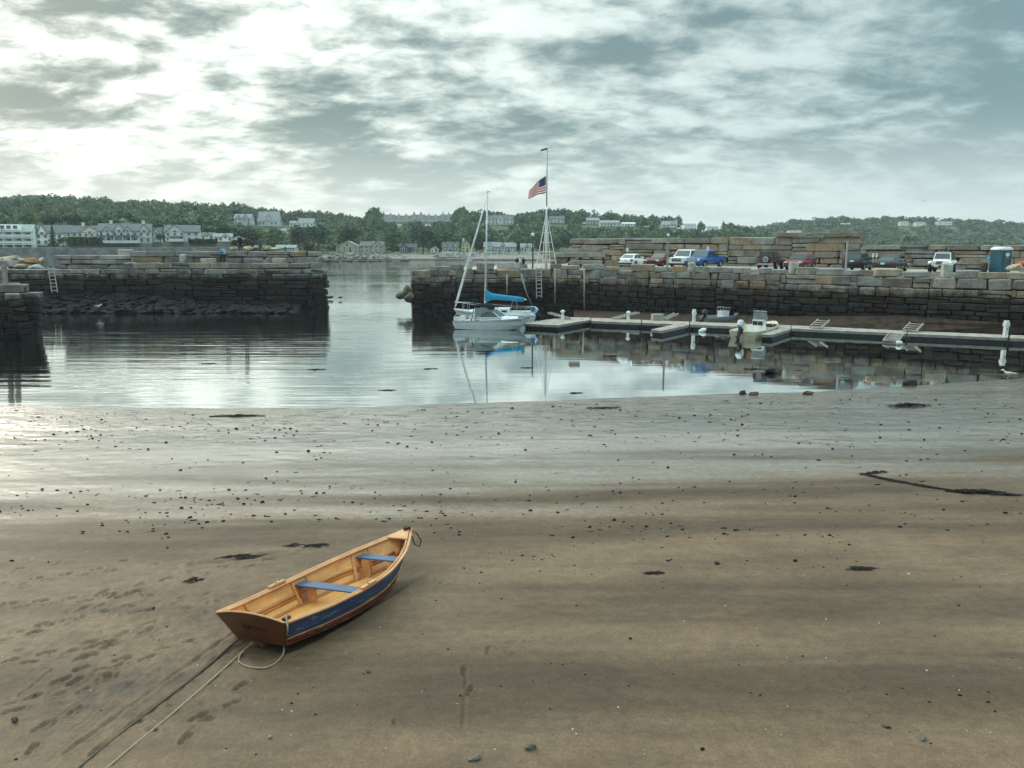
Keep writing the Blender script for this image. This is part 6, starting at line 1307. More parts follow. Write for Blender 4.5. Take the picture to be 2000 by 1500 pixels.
    for f, w, zt, zb in ((-0.035, 0.13, 0.72, -0.42), (0.02, 0.19, 0.66, -0.48), (0.08, 0.23, 0.48, -0.38), (0.16, 0.25, 0.36, -0.24), (0.35, 0.25, 0.32, -0.20), (0.6, 0.24, 0.27, -0.22), (0.85, 0.22, 0.23, -0.24), (0.97, 0.17, 0.17, -0.20)):
        c = bo.lerp(be, f); secs.append([c + Vector((0, w * math.cos(a), (zt if math.sin(a) > 0 else -zb) * math.sin(a))) for a in [i * 0.6283 for i in range(10)]])
    b = MB(); b.loft(secs); b.build('sail_cover', SAILB, o, True)
    for s in (-1, 1):
        b = MB(); b.path([(3.8, 0.02 * s, 2.05), (3.3, s * 0.3, 2.02), (2.5, s * 0.72, 1.95)], 0.018, 5)
        for x, y, z in ((3.75, 0.05, 1.42), (3.0, 0.5, 1.3), (2.5, 0.72, 1.22)): b.tube((x, s * y, z), (x - 0.05, s * y, 2.0), 0.016, n=5)
        b.build('pulpit', SSTEEL, o)
        b = MB(); b.path([(2.5, s * 0.72, 1.93), (0.5, s * 1.2, 1.75), (-1.2, s * 1.2, 1.62), (-2.9, s * 0.95, 1.6)], 0.008, 4)
        for x, y in ((0.5, 1.2), (-1.2, 1.2)): b.tube((x, s * y, 1.0), (x, s * y, 1.75), 0.012, n=4)
        b.build('lifeline', SSTEEL, o)
        b = MB(); b.path([(-2.9, s * 0.95, 1.0), (-2.9, s * 0.95, 1.6), (-3.7, s * 0.7, 1.6), (-3.75, s * 0.1, 1.6)], 0.018, 5); b.tube((-3.7, s * 0.7, 1.0), (-3.7, s * 0.7, 1.6), 0.018, n=5); b.build('pushpit', SSTEEL, o)
    b = MB(); b.box((-3.55, 0.55, 1.45), (0.35, 0.5, 0.45)); b.build('blue_cushion', mat('cushion_blue', (0.02, 0.16, 0.42), 0.7), o)
    outboard(o, (-3.95, 0.15, 0.95), 0.9, OUTB, 0.9)
    b = MB(); b.path([(-1.5, 0.5, 1.5), (-1.7, 0.55, 2.3), (-1.85, 0.55, 2.45), (-2.1, 0.55, 1.9), (-2.0, 0.5, 1.2)], 0.02, 5); b.build('wheel_guard', SSTEEL, o)
sailboat()
def console_boat():
    sp = G(1449, 660, 0.1); bp = G(1512, 633, 0.6); d = bp - sp; c = (sp + bp) / 2; c.z = 0; L = math.hypot(d.x, d.y); o = thing('open_motorboat', 'cream open motorboat with centre console and white outboard at the dock', 'boat', c, math.atan2(d.y, d.x), 'moored boats'); h = L / 2
    st = [(-h, 1.02, 0.62, 0.92, 0.04, -0.1, -h + 0.15), (-h * 0.4, 1.14, 0.64, 1.0, 0.03, -0.2, -h * 0.4), (h * 0.2, 1.1, 0.68, 0.9, 0.03, -0.2, h * 0.18), (h * 0.6, 0.82, 0.75, 0.58, 0.06, -0.1, h * 0.52), (h * 0.88, 0.38, 0.82, 0.2, 0.15, 0, h * 0.74), (h, 0.05, 0.86, 0.02, 0.35, 0.2, h * 0.84)]
    hull(o, st, GEL2, None, rub=GEL); b = MB(); b.loft([[(s[0] + 0.05, s[1] - 0.06, 0.30), (s[0] + 0.05, -s[1] + 0.06, 0.30)] for s in st[:-1]], ring=False); b.build('cockpit_floor', GEL2, o)
    b = MB(); b.loft([[(s[0], s[1], s[2] + 0.01), (s[0], -s[1], s[2] + 0.01)] for s in st[3:]], ring=False); b.build('foredeck', GEL2, o)
    b = MB(); b.box((-h + 0.25, 0.62, 0.52), (0.4, 0.7, 0.25)); b.box((-h + 0.25, -0.62, 0.52), (0.4, 0.7, 0.25)); b.build('stern_bench', GEL2, o)
    cx = 0.0; b = MB(); b.box((cx, 0, 0.78), (0.75, 0.95, 0.95), top=(0.8, 0.95)); k = b.build('console', GEL, o)
    b = MB(); b.box((cx - 0.36, 0.22, 0.98), (0.04, 0.38, 0.36)); b.box((cx - 0.36, -0.22, 0.98), (0.04, 0.38, 0.36)); b.build('instrument_panel', BLK, k)
    b = MB(); b.plate([(cx + 0.3, -0.5, 1.25), (cx + 0.3, 0.5, 1.25), (cx + 0.1, 0.46, 1.85), (cx + 0.1, -0.46, 1.85)], 0.015); b.build('windscreen', mat('smoked_screen', (0.20, 0.23, 0.24), 0.15), k)
    b = MB(); b.path([(cx + 0.3, -0.55, 1.2), (cx + 0.1, -0.52, 1.95), (cx + 0.1, 0.52, 1.95), (cx + 0.3, 0.55, 1.2)], 0.03, 6); b.build('grab_frame', SSTEEL, k)
    b = MB(); b.box((-1.1, 0, 0.6), (0.6, 0.95, 0.55)); b.build('helm_bench', GEL, o)
    outboard(o, (-h - 0.1, 0.15, 0.62), 0.55, mat('outboard_white', (0.50, 0.55, 0.56), 0.35), 1.05)
console_boat()
def aluminium_boat():
    o = thing('aluminium_workboat', 'grey aluminium workboat with upright rails behind the dock', 'boat', at(1409, 75.0, 0), R(25), 'moored boats'); AL = mat('dull_aluminium', (0.28, 0.30, 0.31), 0.5, metal=0.4); h = 2.0
    st = [(-h, 0.8, 0.6, 0.7, 0.05, -0.05, -h + 0.1), (0, 0.85, 0.62, 0.75, 0.03, -0.1, 0), (h * 0.6, 0.6, 0.70, 0.45, 0.06, -0.05, h * 0.55), (h, 0.05, 0.82, 0.02, 0.3, 0.15, h * 0.85)]
    hull(o, st, AL, None); b = MB(); b.loft([[(s[0] + .05, s[1] - 0.05, 0.32), (s[0] + .05, -s[1] + 0.05, 0.32)] for s in st[:-1]], ring=False); b.build('floor', AL, o)
    b = MB(); b.box((0.2, 0, 0.75), (0.7, 0.85, 0.75)); b.build('console', GEL, o)
    for y in (-0.42, 0.42): b = MB(); b.path([(-0.2, y, 0.9), (-0.2, y, 1.45), (0.6, y, 1.45), (0.6, y, 0.9)], 0.025, 5); b.tube((0.2, y, 0.9), (0.2, y, 1.45), 0.02, n=5); b.build('rail', SSTEEL, o)
    b = MB(); b.box((1.05, 0, 1.0), (0.5, 0.6, 0.75), top=(0.7, 0.8)); b.build('navy_cover', NAVY, o)
    outboard(o, (-h - 0.05, 0, 0.65), 0.5, mat('outboard_dark', (0.05, 0.055, 0.06), 0.4), 0.8)
aluminium_boat()

# ================================================================== the beached rowing boat
VARN = None
def wood_mat(name, a, b_, rough=0.35, sc=(1.2, 14, 14)):
    m = bpy.data.materials.new(name); m.use_nodes = True; t = NT(m.node_tree); tc = t.n('ShaderNodeTexCoord').outputs['Object']
    g = t.noise(t.scl(tc, sc), 1.0, 6, 0.65, 0.6); n = t.noise(tc, 2.2, 4, 0.6)
    c = t.mix(t.mr(g, 0.3, 0.7), a, b_); c = t.n('ShaderNodeVectorMath', {'operation': 'SCALE'}, i0=c, Scale=t.mr(n, 0.3, 0.7, 0.82, 1.12)).outputs[0]
    p = t.n('ShaderNodeBsdfPrincipled', None, Base_Color=c, Roughness=rough, Coat_Weight=0.25); p.inputs['Coat Roughness'].default_value = 0.25
    b = t.n('ShaderNodeBump', None, Strength=0.3, Distance=0.004, Height=g); t.nt.links.new(b.outputs[0], p.inputs['Normal'])
    t.n('ShaderNodeOutputMaterial', None, Surface=p); return m
def scuffed(name, col, scuff, amt=0.62):
    m = bpy.data.materials.new(name); m.use_nodes = True; t = NT(m.node_tree); tc = t.n('ShaderNodeTexCoord').outputs['Object']
    s = t.noise(t.scl(tc, (1.5, 30, 26)), 1.0, 6, 0.7, 0.4); n = t.noise(tc, 3.0, 5, 0.6)
    c = t.mix(t.math('MULTIPLY', t.mr(s, amt, amt + 0.08), t.mr(n, 0.45, 0.6)), col, scuff); c = t.n('ShaderNodeVectorMath', {'operation': 'SCALE'}, i0=c, Scale=t.mr(n, 0.3, 0.7, 0.8, 1.15)).outputs[0]
    p = t.n('ShaderNodeBsdfPrincipled', None, Base_Color=c, Roughness=t.mr(n, 0.3, 0.7, 0.38, 0.55)); t.n('ShaderNodeOutputMaterial', None, Surface=p); return m
def rowing_boat():
    VI = wood_mat('varnished_ply', (0.66, 0.29, 0.07), (0.82, 0.44, 0.14)); VT = wood_mat('transom_mahogany', (0.080, 0.022, 0.008), (0.12, 0.036, 0.011), 0.4, (14, 1.5, 14)); VR = wood_mat('gunwale_wood', (0.52, 0.22, 0.075), (0.66, 0.34, 0.15), 0.4); VS = wood_mat('stringer_wood', (0.36, 0.12, 0.03), (0.46, 0.18, 0.05), 0.4)
    BL = scuffed('blue_hull_paint', (0.040, 0.064, 0.145), (0.35, 0.38, 0.42), 0.54); RD = scuffed('red_bottom_paint', (0.20, 0.040, 0.022), (0.36, 0.24, 0.16), 0.50); SB = scuffed('blue_seat_paint', (0.055, 0.105, 0.20), (0.25, 0.35, 0.45), 0.62)
    ang = R(62.5); o = thing('rowing_boat', 'varnished orange wooden rowing boat with blue sides lying on the wet sand', 'rowing boat', (-4.20, 11.84, 0.0), ang)
    o.rotation_euler = (R(-6.0), R(3.4), ang); o.scale = (1.20, 1.24, 1.05)
    T = np.array([0, .12, .28, .45, .6, .72, .82, .90, .96, 1.0])
    def cur(v): return lambda t: float(np.interp(t, TT, CV[v]))
    kt = np.array([0, .2, .4, .6, .8, .92, 1.0]); TT = np.linspace(0, 1, 41)
    tabs = {'ws': [.595, .675, .71, .655, .44, .205, .028], 'zs': [.50, .455, .455, .50, .60, .69, .77], 'wc': [.425, .50, .535, .485, .305, .13, .018], 'zc': [.055, .02, .01, .025, .075, .13, .19], 'xc': [.19, .82, 1.52, 2.22, 2.86, 3.18, 3.36], 'xs': [0, .76, 1.51, 2.26, 3.00, 3.45, 3.75]}
    CV = {}
    for k, v in tabs.items():
        c = np.interp(TT, kt, v)
        for _ in range(6): c[1:-1] = (c[:-2] + 2 * c[1:-1] + c[2:]) / 4
        CV[k] = c
    def P(t, f, s, inn=0.0):
        """a point of the side: t along, f 0 chine .. 1 sheer, s side, inn inwards"""
        t = max(0, min(1, t)); g = lambda k: float(np.interp(t, TT, CV[k])); bow = 0.02 * math.sin(f * math.pi) * min(1, (1 - t) * 3)
        y = g('wc') + (g('ws') - g('wc')) * f + bow - inn
        return Vector((g('xc') + (g('xs') - g('xc')) * f, s * max(0.002, y), g('zc') + (g('zs') - g('zc')) * f))
    bpy.context.view_layer.update(); mw = o.matrix_world.copy(); lo = 9
    for t in np.linspace(0, 1, 21):
        for s in (-1, 1): w = mw @ P(t, 0, s); lo = min(lo, w.z - S(w.x, w.y))
    o.location.z = -lo - 0.05
    N = 32; ts = [i / N for i in range(N + 1)]
    def strip(name, f0, f1, s, i0, i1, mo, mi, nf=4, t0=0.0, t1=1.0):
        b = MB(); tq = [t0 + (t1 - t0) * t for t in ts]
        secs = []
        for t in tq:
            outer = [P(t, f0 + (f1 - f0) * k / nf, s, i0) for k in range(nf + 1)]; inner = [P(t, f1 - (f1 - f0) * k / nf, s, i1) for k in range(nf + 1)]
            secs.append(outer + inner)
        b.loft(secs, 0, mfun=lambda i, j: 0 if j < nf else 1); return b.build(name, [mo, mi], o, True)
    for s in (-1, 1):
        strip('lower_plank', 0.0, 0.30, s, -0.010, 0.010, RD, VI, 3); strip('upper_plank', 0.27, 1.0, s, 0.0, 0.018, BL, VI, 5)
        strip('gunwale', 0.935, 1.03, s, -0.035, 0.002, VR, VR, 1); strip('inner_rail', 0.945, 1.015, s, 0.035, 0.065, VR, VR, 1, 0.03, 0.97)
        strip('stringer', 0.40, 0.47, s, 0.012, 0.045, VS, VS, 1, 0.01, 0.95)
        strip('chine_log', 0.0, 0.08, s, 0.012, 0.05, VS, VS, 1, 0.01, 0.93)
        for t in (0.13, 0.40, 0.485, 0.735, 0.82):
            b = MB(); b.loft([[P(t - 0.006, f, s, 0.016), P(t + 0.006, f, s, 0.016), P(t + 0.006, f, s, 0.05), P(t - 0.006, f, s, 0.05)] for f in (0.02, 0.25, 0.5, 0.75, 0.985)]); b.build('rib', VR, o)
        for t in (0.33,) if s > 0 else (0.43,):
            b = MB(); b.beam(P(t - 0.045, 1.06, s, -0.005), P(t + 0.045, 1.06, s, -0.005), 0.06, 0.045); p = b.build('oarlock_pad', VR, o)
            b = MB(); c = P(t, 1.1, s, -0.005); b.path([c + Vector((0.035 * math.cos(a), 0, 0.05 + 0.035 * math.sin(a))) for a in [2.6 + i * 0.6 for i in range(8)]], 0.008, 5); b.tube(c - Vector((0, 0, .03)), c + Vector((0, 0, 0.02)), 0.009, n=5); b.build('oarlock', SSTEEL, p)
    b = MB(); b.loft([[P(t, 0, -1, -0.006) - Vector((0, 0, .012)), P(t, 0, 1, -0.006) - Vector((0, 0, .012)), P(t, 0, 1, 0.006) + Vector((0, 0, .008)), P(t, 0, -1, 0.006) + Vector((0, 0, .008))] for t in ts], mfun=lambda i, j: 1 if j == 2 else 0); b.build('bottom_board', [RD, VI], o)
    b = MB(); b.box((1.5, 0, 0.035), (2.2, 0.06, 0.03)); b.build('keelson', VR, o)
    # transom with a crowned top
    def tr(y, z, dx): f = z / 0.5; return Vector((0.19 * (1 - f) + dx, y, z))
    n = 12; ring = []
    pr = [P(0, 0, -1, -0.008), P(0, 1.0, -1, -0.012)]; 
    top = [(-0.60 + 1.20 * k / n) for k in range(n + 1)]
    loop = [(-0.432, 0.045)] + [(-0.605, 0.505)] + [(y, 0.505 + 0.085 * (1 - (y / 0.60) ** 2)) for y in top[1:-1]] + [(0.605, 0.505), (0.432, 0.045)]
    b = MB(); b.loft([[tr(y, z, -0.022) for y, z in loop], [tr(y, z, 0.012) for y, z in loop]]); t_ = b.build('transom', VT, o)
    b = MB(); b.loft([[tr(y, z, 0.012) for y, z in loop], [tr(y * 0.985, z - 0.002, 0.030) for y, z in loop]]); b.build('transom_lining', VI, o)
    b = MB(); b.path([tr(y, 0.507 + 0.085 * (1 - (y / 0.60) ** 2), -0.002) for y in top], 0.016, 6); b.build('transom_cap', VR, o)
    # faint script name: loose pen strokes, two words
    b = MB(); rr = random.Random(4)
    def stroke(pts): b.path([tr(y, z, -0.0235) for y, z in pts], 0.0042, 5)
    x0 = 0.20; stroke([(x0, 0.285), (x0 - 0.01, 0.365), (x0 - 0.035, 0.372), (x0 - 0.05, 0.345), (x0 - 0.02, 0.325), (x0 - 0.05, 0.288)])
    def wavy(ya, yb, z, amp, k): stroke([(ya + (yb - ya) * i / (k * 4), z + amp * math.sin(i * math.pi / 2) + rr.uniform(-.003, .003)) for i in range(k * 4 + 1)])
    wavy(x0 - 0.05, x0 - 0.17, 0.302, 0.013, 4); stroke([(x0 - 0.10, 0.295), (x0 - 0.105, 0.350), (x0 - 0.115, 0.300)]); stroke([(x0 - 0.14, 0.295), (x0 - 0.147, 0.355), (x0 - 0.157, 0.298)])
    y1 = x0 - 0.22; stroke([(y1 + 0.03, 0.345), (y1 - 0.02, 0.352), (y1 - 0.015, 0.275), (y1 + 0.012, 0.262), (y1 + 0.02, 0.28)]); wavy(y1 - 0.02, y1 - 0.19, 0.302, 0.013, 5)
    b.build('painted_name', mat('name_black', (0.015, 0.012, 0.012), 0.6), t_)
    # thwarts with knees and kneeling panels
    for t, w, f in ((0.44, 0.21, 0.72), (0.775, 0.17, 0.74)):
        t0, t1 = t - w / 7.5, t + w / 7.5; b = MB()
        b.loft([[P(a, f, -1, 0.02), P(a, f, 1, 0.02), P(a, f, 1, 0.02) + Vector((0, 0, .026)), P(a, f, -1, 0.02) + Vector((0, 0, .026))] for a in (t0, (t0 + t1) / 2, t1)]); b.build('thwart', SB, o)
        for s in (-1, 1):
            b = MB(); pa = P(t, f, s, 0.03); b.add([P(t0 + .006, f, s, 0.03), P(t0 + .006, 0.06, s, 0.04), P(t1 - .006, 0.06, s, 0.04), P(t1 - .006, f, s, 0.03)], [(0, 1, 2, 3)]); b.build('seat_cheek', VS, o)
            b = MB(); x = P(t, 0.3, s).x; y = P(t, 0.0, s).y * 0.78; b.box((x, y, P(t, f, 1).z * 0.5 + 0.02), (0.025, 0.16, P(t, f, 1).z - 0.03)); b.build('seat_bracket', VR, o)
    b = MB(); L0, L1 = P(0.90, 1.0, 1, 0.03), P(0.90, 1.0, -1, 0.03); e = P(1.0, 1.0, 1, 0); b.loft([[L1, L0, Vector((e.x - 0.02, 0.02, e.z)), Vector((e.x - 0.02, -0.02, e.z))], [v + Vector((0, 0, .025)) for v in (L1, L0, Vector((e.x - 0.02, 0.02, e.z)), Vector((e.x - 0.02, -0.02, e.z)))]]); b.build('breasthook', VR, o)
    b = MB(); b.path([P(1, f, 1, 0.02) + Vector((0.012, -P(1, f, 1, 0.02).y, 0)) for f in (-0.02, 0.3, 0.6, 1.06)], 0.035, 6); b.build('stem_post', VR, o)
    b = MB(); b.path([(e.x - 0.06, -0.05, e.z + 0.05), (e.x - 0.06, 0.05, e.z + 0.05)], 0.022, 6); b.box((e.x - 0.06, 0, e.z + 0.03), (0.12, 0.07, 0.05)); b.build('bow_cleat', BLK, o)
    b = MB(); b.path([(e.x + 0.0, -0.03, e.z - 0.02), (e.x + 0.07, -0.10, e.z - 0.10), (e.x + 0.10, -0.16, e.z - 0.26), (e.x + 0.05, -0.15, e.z - 0.37), (e.x - 0.03, -0.11, e.z - 0.30), (e.x - 0.02, -0.06, e.z - 0.14)], 0.011, 6); b.build('bow_loop_rope', mat('rope_dark', (0.035, 0.032, 0.03), 0.9), o, True)
    b = MB(); b.box((0.14, -0.50, 0.50), (0.12, 0.05, 0.05)); b.build('stern_cleat', BLK, o)
    b = MB(); b.box((0.9, 0, -0.02), (1.5, 0.03, 0.05)); b.build('skeg', RD, o)
    return o
boat = rowing_boat()
bpy.context.view_layer.update()
def smooth_path(P, n=8):
    out = []
    for i in range(len(P) - 1):
        a, b, c, d = P[max(0, i - 1)], P[i], P[i + 1], P[min(len(P) - 1, i + 2)]
        for k in range(n):
            t = k / n; out.append(0.5 * ((2 * b) + (c - a) * t + (2 * a - 5 * b + 4 * c - d) * t * t + (3 * b - a - 3 * c + d) * t ** 3))
    out.append(P[-1]); return out
BM_ = boat.matrix_world
ROPE = mat('rope_pale', (0.33, 0.25, 0.155), 0.9, nscale=60, var=0.25); ROPED = mat('rope_dirty', (0.08, 0.066, 0.05), 0.9, nscale=60, var=0.3)
pts = [BM_ @ Vector((0.13, -0.50, 0.53)), BM_ @ Vector((0.04, -0.60, 0.56)), BM_ @ Vector((-0.02, -0.66, 0.40)), GS(556, 1262, 0.10), GS(552, 1282, 0.02), GS(527, 1303, 0.015), GS(498, 1306, 0.015), GS(473, 1299, 0.015), GS(466, 1288, 0.015), GS(478, 1270, 0.015), GS(488, 1262, 0.015)]
b = MB(); b.path(smooth_path(pts), 0.013, 6); tag(b.build('stern_rope', ROPE, smooth=True), 'pale rope looping from the rowing boat stern down onto the sand', 'rope')
def line_rope(label, uv, m, r):
    P = [GS(u, v, 0.004) for u, v in uv]; b = MB(); b.path(smooth_path(P, 10), r, 6); tag(b.build('mooring_rope', m, smooth=True), label, 'rope', 'mooring ropes on the sand')
line_rope('dark muddy rope running from under the rowing boat to the lower left', [(492, 1238), (462, 1252), (400, 1306), (300, 1384), (200, 1462), (120, 1530), (-60, 1680)], ROPED, 0.017)
line_rope('pale rope beside the dark one, running to the lower left corner', [(520, 1240), (487, 1262), (420, 1322), (330, 1400), (240, 1474), (160, 1545), (0, 1690)], ROPE, 0.016)

# ================================================================== on the beach and in the shallows
WEED = mat('seaweed', (0.020, 0.013, 0.012), 0.75, spec=0.2, var=0.3, nscale=6); PEB = mat('dark_shell', (0.016, 0.014, 0.014), 0.85, spec=0.15, var=0.3, nscale=9); SHELL = mat('white_shell', (0.66, 0.63, 0.56), 0.5)
def weed_mesh(b, c, l, w, ang, n, seed, h=0.05):
    r = random.Random(seed); c = Vector(c)
    for k in range(n):
        q = max(-0.42, min(0.42, r.gauss(0, 0.22))); p = c + Vector((math.cos(ang), math.sin(ang), 0)) * q * l + Vector((-math.sin(ang), math.cos(ang), 0)) * r.gauss(0, 0.25) * w * (1 - abs(q))
        a = ang + r.gauss(0, 0.45); ll = r.uniform(0.5, 1.0) * min(l * 0.35, 0.35); P = []
        for j in range(4):
            s = j / 3 - 0.5; x = p.x + math.cos(a) * s * ll; y = p.y + math.sin(a) * s * ll
            P.append(Vector((x + r.uniform(-.02, .02), y + r.uniform(-.02, .02), max(S(x, y), 0.0) + 0.012 + r.random() * h * max(0.1, 1 - abs(q) * 1.5))))
        b.path(P, [0.008, 0.016, 0.014, 0.005], 4, flat=0.6)
def weed(label, spots, seed, group='seaweed on the beach', m=WEED):
    b = MB()
    for i, (u, v, l, w, ang, n, h) in enumerate(spots): weed_mesh(b, GS(u, v), l, w, ang, n, seed + i, h)
    tag(b.build('seaweed', m), label, 'seaweed', group)
V_ = [(1722 + (1690 - 1722) * k / 5, 922 + 5 * k / 5) for k in range(6)] + [(1690 + 150 * k / 22, 927 + 29 * (k / 22) ** 0.85) for k in range(1, 23)]
weed('thin V-shaped strand of dark seaweed on the right of the beach', [(u, v, 0.42, 0.10 if u < 1800 else 0.06, -0.3, 13, .03) for u, v in V_], 3)
weed('thick bushy seaweed heap at the right end of the long strand', [(1885, 962, 1.0, 0.36, -0.12, 110, .09), (1925, 963, 1.1, 0.36, -0.1, 120, .09), (1962, 967, 0.9, 0.2, -0.12, 50, .05)], 23)
for k, (u, v, l, w, n, h, lab) in enumerate(((1776, 794, 2.2, 0.5, 150, .16, 'dark heap of seaweed below the pointed rock on the right'), (465, 813, 2.6, 0.35, 140, .05, 'long dark weed patch at the water edge on the left'), (1180, 797, 1.6, 0.25, 70, .03, 'flat weed patch near the water edge in the middle'), (1277, 1120, 0.5, 0.14, 26, .03, 'small seaweed tuft in the middle of the sand'), (1680, 1112, 0.7, 0.16, 34, .03, 'seaweed tuft below the long strand'), (378, 1134, 0.35, 0.2, 26, .05, 'small dark seaweed clump left of the rowing boat'), (470, 1088, 1.2, 0.3, 30, .01, 'scattered weed strip just behind the rowing boat'), (600, 1066, 1.0, 0.3, 26, .01, 'weed strip beside the rowing boat far side'), (620, 740, 1.1, 0.3, 30, .03, 'dark weed floating left of the masts reflection'), (410, 731, 1.4, 0.3, 26, .02, 'dark weed floating far left in the water'), (840, 738, 1.0, 0.3, 24, .03, 'dark weed floating just left of the mast reflection'), (758, 770, 1.0, 0.25, 24, .03, 'dark weed floating close to the beach edge'), (1197, 716, 1.6, 0.3, 34, .03, 'dark weed floating right of the flagpole reflection'), (1124, 771, 0.8, 0.2, 26, .04, 'dark weed floating near the beach, middle'), (1030, 735, 0.8, 0.25, 24, .03, 'dark weed by the sailboat mast reflection'), (1470, 733, 1.5, 0.25, 40, .03, 'dark strand of weed left of the dark rock'), (1560, 734, 0.5, 0.15, 14, .02, 'small weed scrap right of the dark rock'))):
    weed(lab, [(u, v, l, w, 0.05, n, h)], 50 + k)
def brock(u, v, w, h, col, lab, m=None, name='beach_rock', cat='rock'):
    p = GS(u, v); d = p.y * 1.03; me = boulder_mesh(u, m or STONE_HI, 'boulder'); hh = M(h, d)
    o = put_stone(me, None, p + Vector((0, 0, max(0, -p.z) + hh * 0.28)), (M(w, d), M(w, d) * 0.7, hh * 1.15), random.uniform(-0.4, 0.4), tuple(col) + (1,), name, 0.1); tag(o, lab, cat, 'rocks on the beach')
DK = (0.05, 0.048, 0.05)
brock(1508, 738, 32, 13, DK, 'dark rock standing in the shallow water'); brock(1774, 752, 30, 14, DK, 'dark pointed rock at the water edge on the right'); brock(1449, 770, 18, 9, DK, 'left of two small rocks at the water edge'); brock(1472, 771, 22, 7, (0.12, 0.08, 0.06), 'right of two small rocks at the water edge'); brock(1578, 770, 22, 7, (0.12, 0.07, 0.05), 'reddish low rock at the water edge')
brock(1036, 1462, 28, 16, (0.22, 0.19, 0.15), 'larger brown stone in the near sand at the bottom'); brock(926, 1482, 28, 10, (0.20, 0.17, 0.13), 'flat brown stone at the bottom edge of the photo'); brock(1400, 1101, 13, 7, DK, 'lone dark pebble right of centre'); brock(1801, 1444, 20, 10, (0.22, 0.18, 0.14), 'brown stone in the near sand at lower right'); brock(1731, 1420, 18, 6, (0.10, 0.09, 0.08), 'flat dark chip in the near sand at lower right'); brock(1774, 1122, 7, 4, (0.5, 0.46, 0.40), 'white shell on the sand below the long seaweed', name='shell', cat='shell'); brock(526, 1442, 10, 7, (0.3, 0.3, 0.26), 'small grey pebble at the bottom left of centre')
brock(720, 1313, 12, 6, (0.10, 0.09, 0.08), 'dark stone right of the rope loop'); brock(30, 1408, 18, 10, (0.09, 0.08, 0.07), 'dark stone in the trodden sand at lower left')
# scraps large enough to pick out, and the countless small ones
def chip(b, p, l, w, h, ang, seed):
    r = random.Random(seed); n = 6; R_ = Matrix.Rotation(ang, 3, 'Z')
    ring = lambda k, z: [Vector(p) + R_ @ Vector((l / 2 * k * math.cos(i * 6.283 / n) * r.uniform(.75, 1.15), w / 2 * k * math.sin(i * 6.283 / n) * r.uniform(.75, 1.15), z)) for i in range(n)]
    b.loft([ring(1, -0.01), ring(1.05, h * 0.45), ring(0.55, h)])
CHIPS = []
for k in range(6): b = MB(); chip(b, (0, 0, 0), 1, 0.6, 0.35, 0, k); CHIPS.append(b.mesh('scrap', WEED))
rr = random.Random(77)
def beach_uv():
    while True:
        u, v = beach_uv0(); p = G(u, v, 0.4)
        if float(fbm(p.x * 0.45, p.y * 0.9, 91, 3)) > 0.30 + 0.28 * rr.random(): return u, v
def beach_uv0():
    z = rr.random()
    if z < 0.30: return rr.uniform(-20, 2020), rr.gauss(845, 30) - (40 if rr.random() < .5 else 0)
    if z < 0.55: return rr.uniform(-20, 900), rr.gauss(1000, 38)
    if z < 0.75: return rr.uniform(800, 2020), rr.gauss(1010, 50)
    if z < 0.9: return rr.uniform(-20, 2020), rr.uniform(800, 1150)
    return rr.uniform(-20, 2020), rr.uniform(1100, 1500)
big = 0; small = MB(); shells = MB(); cnt = 0
while big < 90:
    u, v = beach_uv(); p = GS(u, v)
    if p.z < 0.03 or (400 < u < 820 and 1020 < v < 1270): continue
    l = rr.uniform(0.09, 0.20) * (1.0 if v < 1080 else 0.35); o = link('weed_scrap', rr.choice(CHIPS), None, (p.x, p.y, p.z - 0.004)); o.scale = (l, l * rr.uniform(.25, .6), l * rr.uniform(.15, .4)); o.rotation_euler = (0, 0, rr.uniform(-0.5, 0.5))
    tag(o, 'small dark scrap of weed lying on the wet sand', 'weed scrap', 'weed scraps on the sand'); big += 1
for _ in range(2600):
    u, v = beach_uv(); p = GS(u, v)
    if p.z < 0.02 or (400 < u < 820 and 1020 < v < 1270): continue
    l = (0.018 + 0.10 * rr.random() ** 3.2) * (1.3 if v < 900 else 1.0 if v < 1100 else 0.55); chip(small, (p.x, p.y, p.z - 0.003), l, l * rr.uniform(.3, .9), l * rr.uniform(.15, .4), rr.uniform(-0.6, 0.6), cnt); cnt += 1
for _ in range(1900):
    u = rr.uniform(-20, 2020); v = np.interp(u, [0, 600, 1100, 1600, 2000], [800, 802, 788, 772, 752]) + abs(rr.gauss(0, 38)) + 3; p = GS(u, v)
    if p.z < 0.012: continue
    l = 0.025 + 0.14 * rr.random() ** 3; chip(small, (p.x, p.y, p.z - 0.003), l, l * rr.uniform(.12, .4), l * rr.uniform(.04, .14), rr.gauss(-0.1, 0.25), cnt); cnt += 1
tag(small.build('pebbles', PEB), 'countless small dark pebbles and shell bits strewn over the sand', 'pebbles', kind='stuff')
for _ in range(90):
    u, v = rr.uniform(0, 2000), rr.uniform(870, 1490); p = GS(u, v); l = rr.uniform(0.012, 0.035); chip(shells, (p.x, p.y, p.z - 0.003), l, l * .7, l * .4, rr.uniform(0, 3), cnt); cnt += 1
tag(shells.build('shell_bits', SHELL), 'tiny white shell fragments scattered over the sand', 'shells', kind='stuff')
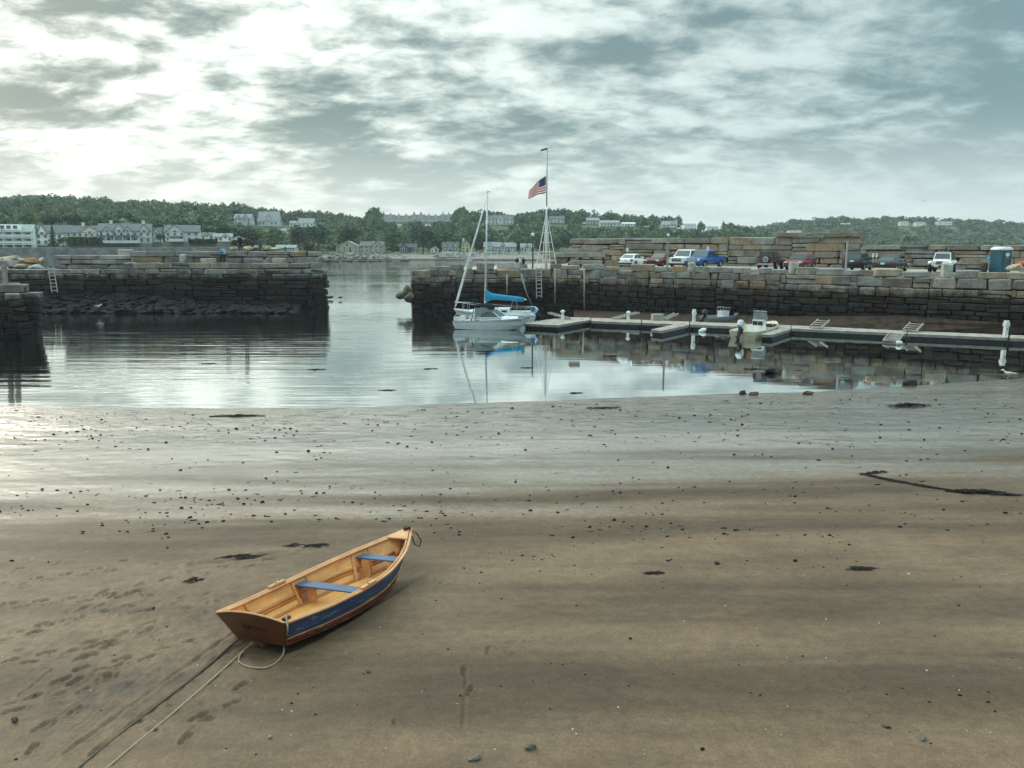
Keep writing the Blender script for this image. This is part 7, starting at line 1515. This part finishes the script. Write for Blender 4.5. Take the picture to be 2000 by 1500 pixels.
# gulls
def gull(label, loc, rz, s=1.0, fly=False):
    b = MB(); Wm = mat('gull_white', (0.78, 0.77, 0.74), 0.8); Gm = mat('gull_grey', (0.36, 0.38, 0.40), 0.8)
    prof = [(-0.30, 0.015, 0.02), (-0.18, 0.05, 0.0), (-0.05, 0.085, -0.01), (0.08, 0.08, 0.0), (0.15, 0.05, 0.06), (0.18, 0.045, 0.11), (0.22, 0.045, 0.14), (0.26, 0.03, 0.14), (0.28, 0.012, 0.13), (0.34, 0.004, 0.12)]
    b.loft([[(x, r * math.cos(a), z + r * math.sin(a)) for a in [i * 0.785 for i in range(8)]] for x, r, z in prof], 0)
    if fly:
        for sg in (-1, 1): b.loft([[(x0, sg * y, z), (x0 + c, sg * y, z), (x0 + c * .5, sg * y, z + 0.015)] for y, x0, c, z in ((0.05, -0.08, 0.18, 0.03), (0.3, -0.04, 0.15, 0.13), (0.65, -0.12, 0.05, 0.08))], 1)
    else:
        for sg in (-1, 1):
            b.loft([[(x, sg * (0.07 + 0.015 * math.cos(a)), 0.02 + w * math.sin(a)) for a in [i * 1.2566 for i in range(5)]] for x, w in ((0.08, 0.04), (-0.1, 0.05), (-0.34, 0.012))], 1); b.tube((0, sg * 0.035, -0.08), (0.0, sg * 0.035, -0.20), 0.008, n=4, m=2); b.box((0.02, sg * 0.035, -0.205), (0.07, 0.05, 0.012), m=2)
    o = b.build('gull', [Wm, Gm, mat('gull_leg', (0.5, 0.35, 0.2), 0.7)], None, True, loc, rz); o.scale = (s, s, s); tag(o, label, 'gull', 'gulls')
p = GS(1969, 739); gull('white gull standing at the water edge on the far right', (p.x, p.y, max(p.z, 0) + 0.26), 2.6, 1.25)
p = G(193, 606, 0.45); gull('white gull on the rubble below the left pier', (p.x, p.y, 0.9), 0.3, 1.3); p = G(428, 584, 0.6); gull('left of two gulls at the foot of the left pier', (p.x, 90.2, 0.62), 3.0, 1.3); p = G(439, 584, 0.6); gull('right of two gulls at the foot of the left pier', (p.x, 90.1, 0.62), 0.2, 1.3)
gull('tiny gull flying above the right hill', at(1785, 150, H + M(82, 150)), 0.6, 1.0, True)

# ================================================================== sea haze over the whole place
hm_ = bpy.data.materials.new('haze_air'); hm_.use_nodes = True; t = NT(hm_.node_tree)
vol = t.n('ShaderNodeVolumePrincipled', None, Color=(0.82, 0.92, 0.94, 1), Density=0.00018, Anisotropy=0.2)
t.n('ShaderNodeOutputMaterial', None, Volume=vol)
b = MB(); b.box((0, 705, 36), (3460, 1640, 78)); tag(b.build('haze', hm_), 'thin pale sea haze over the harbour', 'haze', kind='stuff')
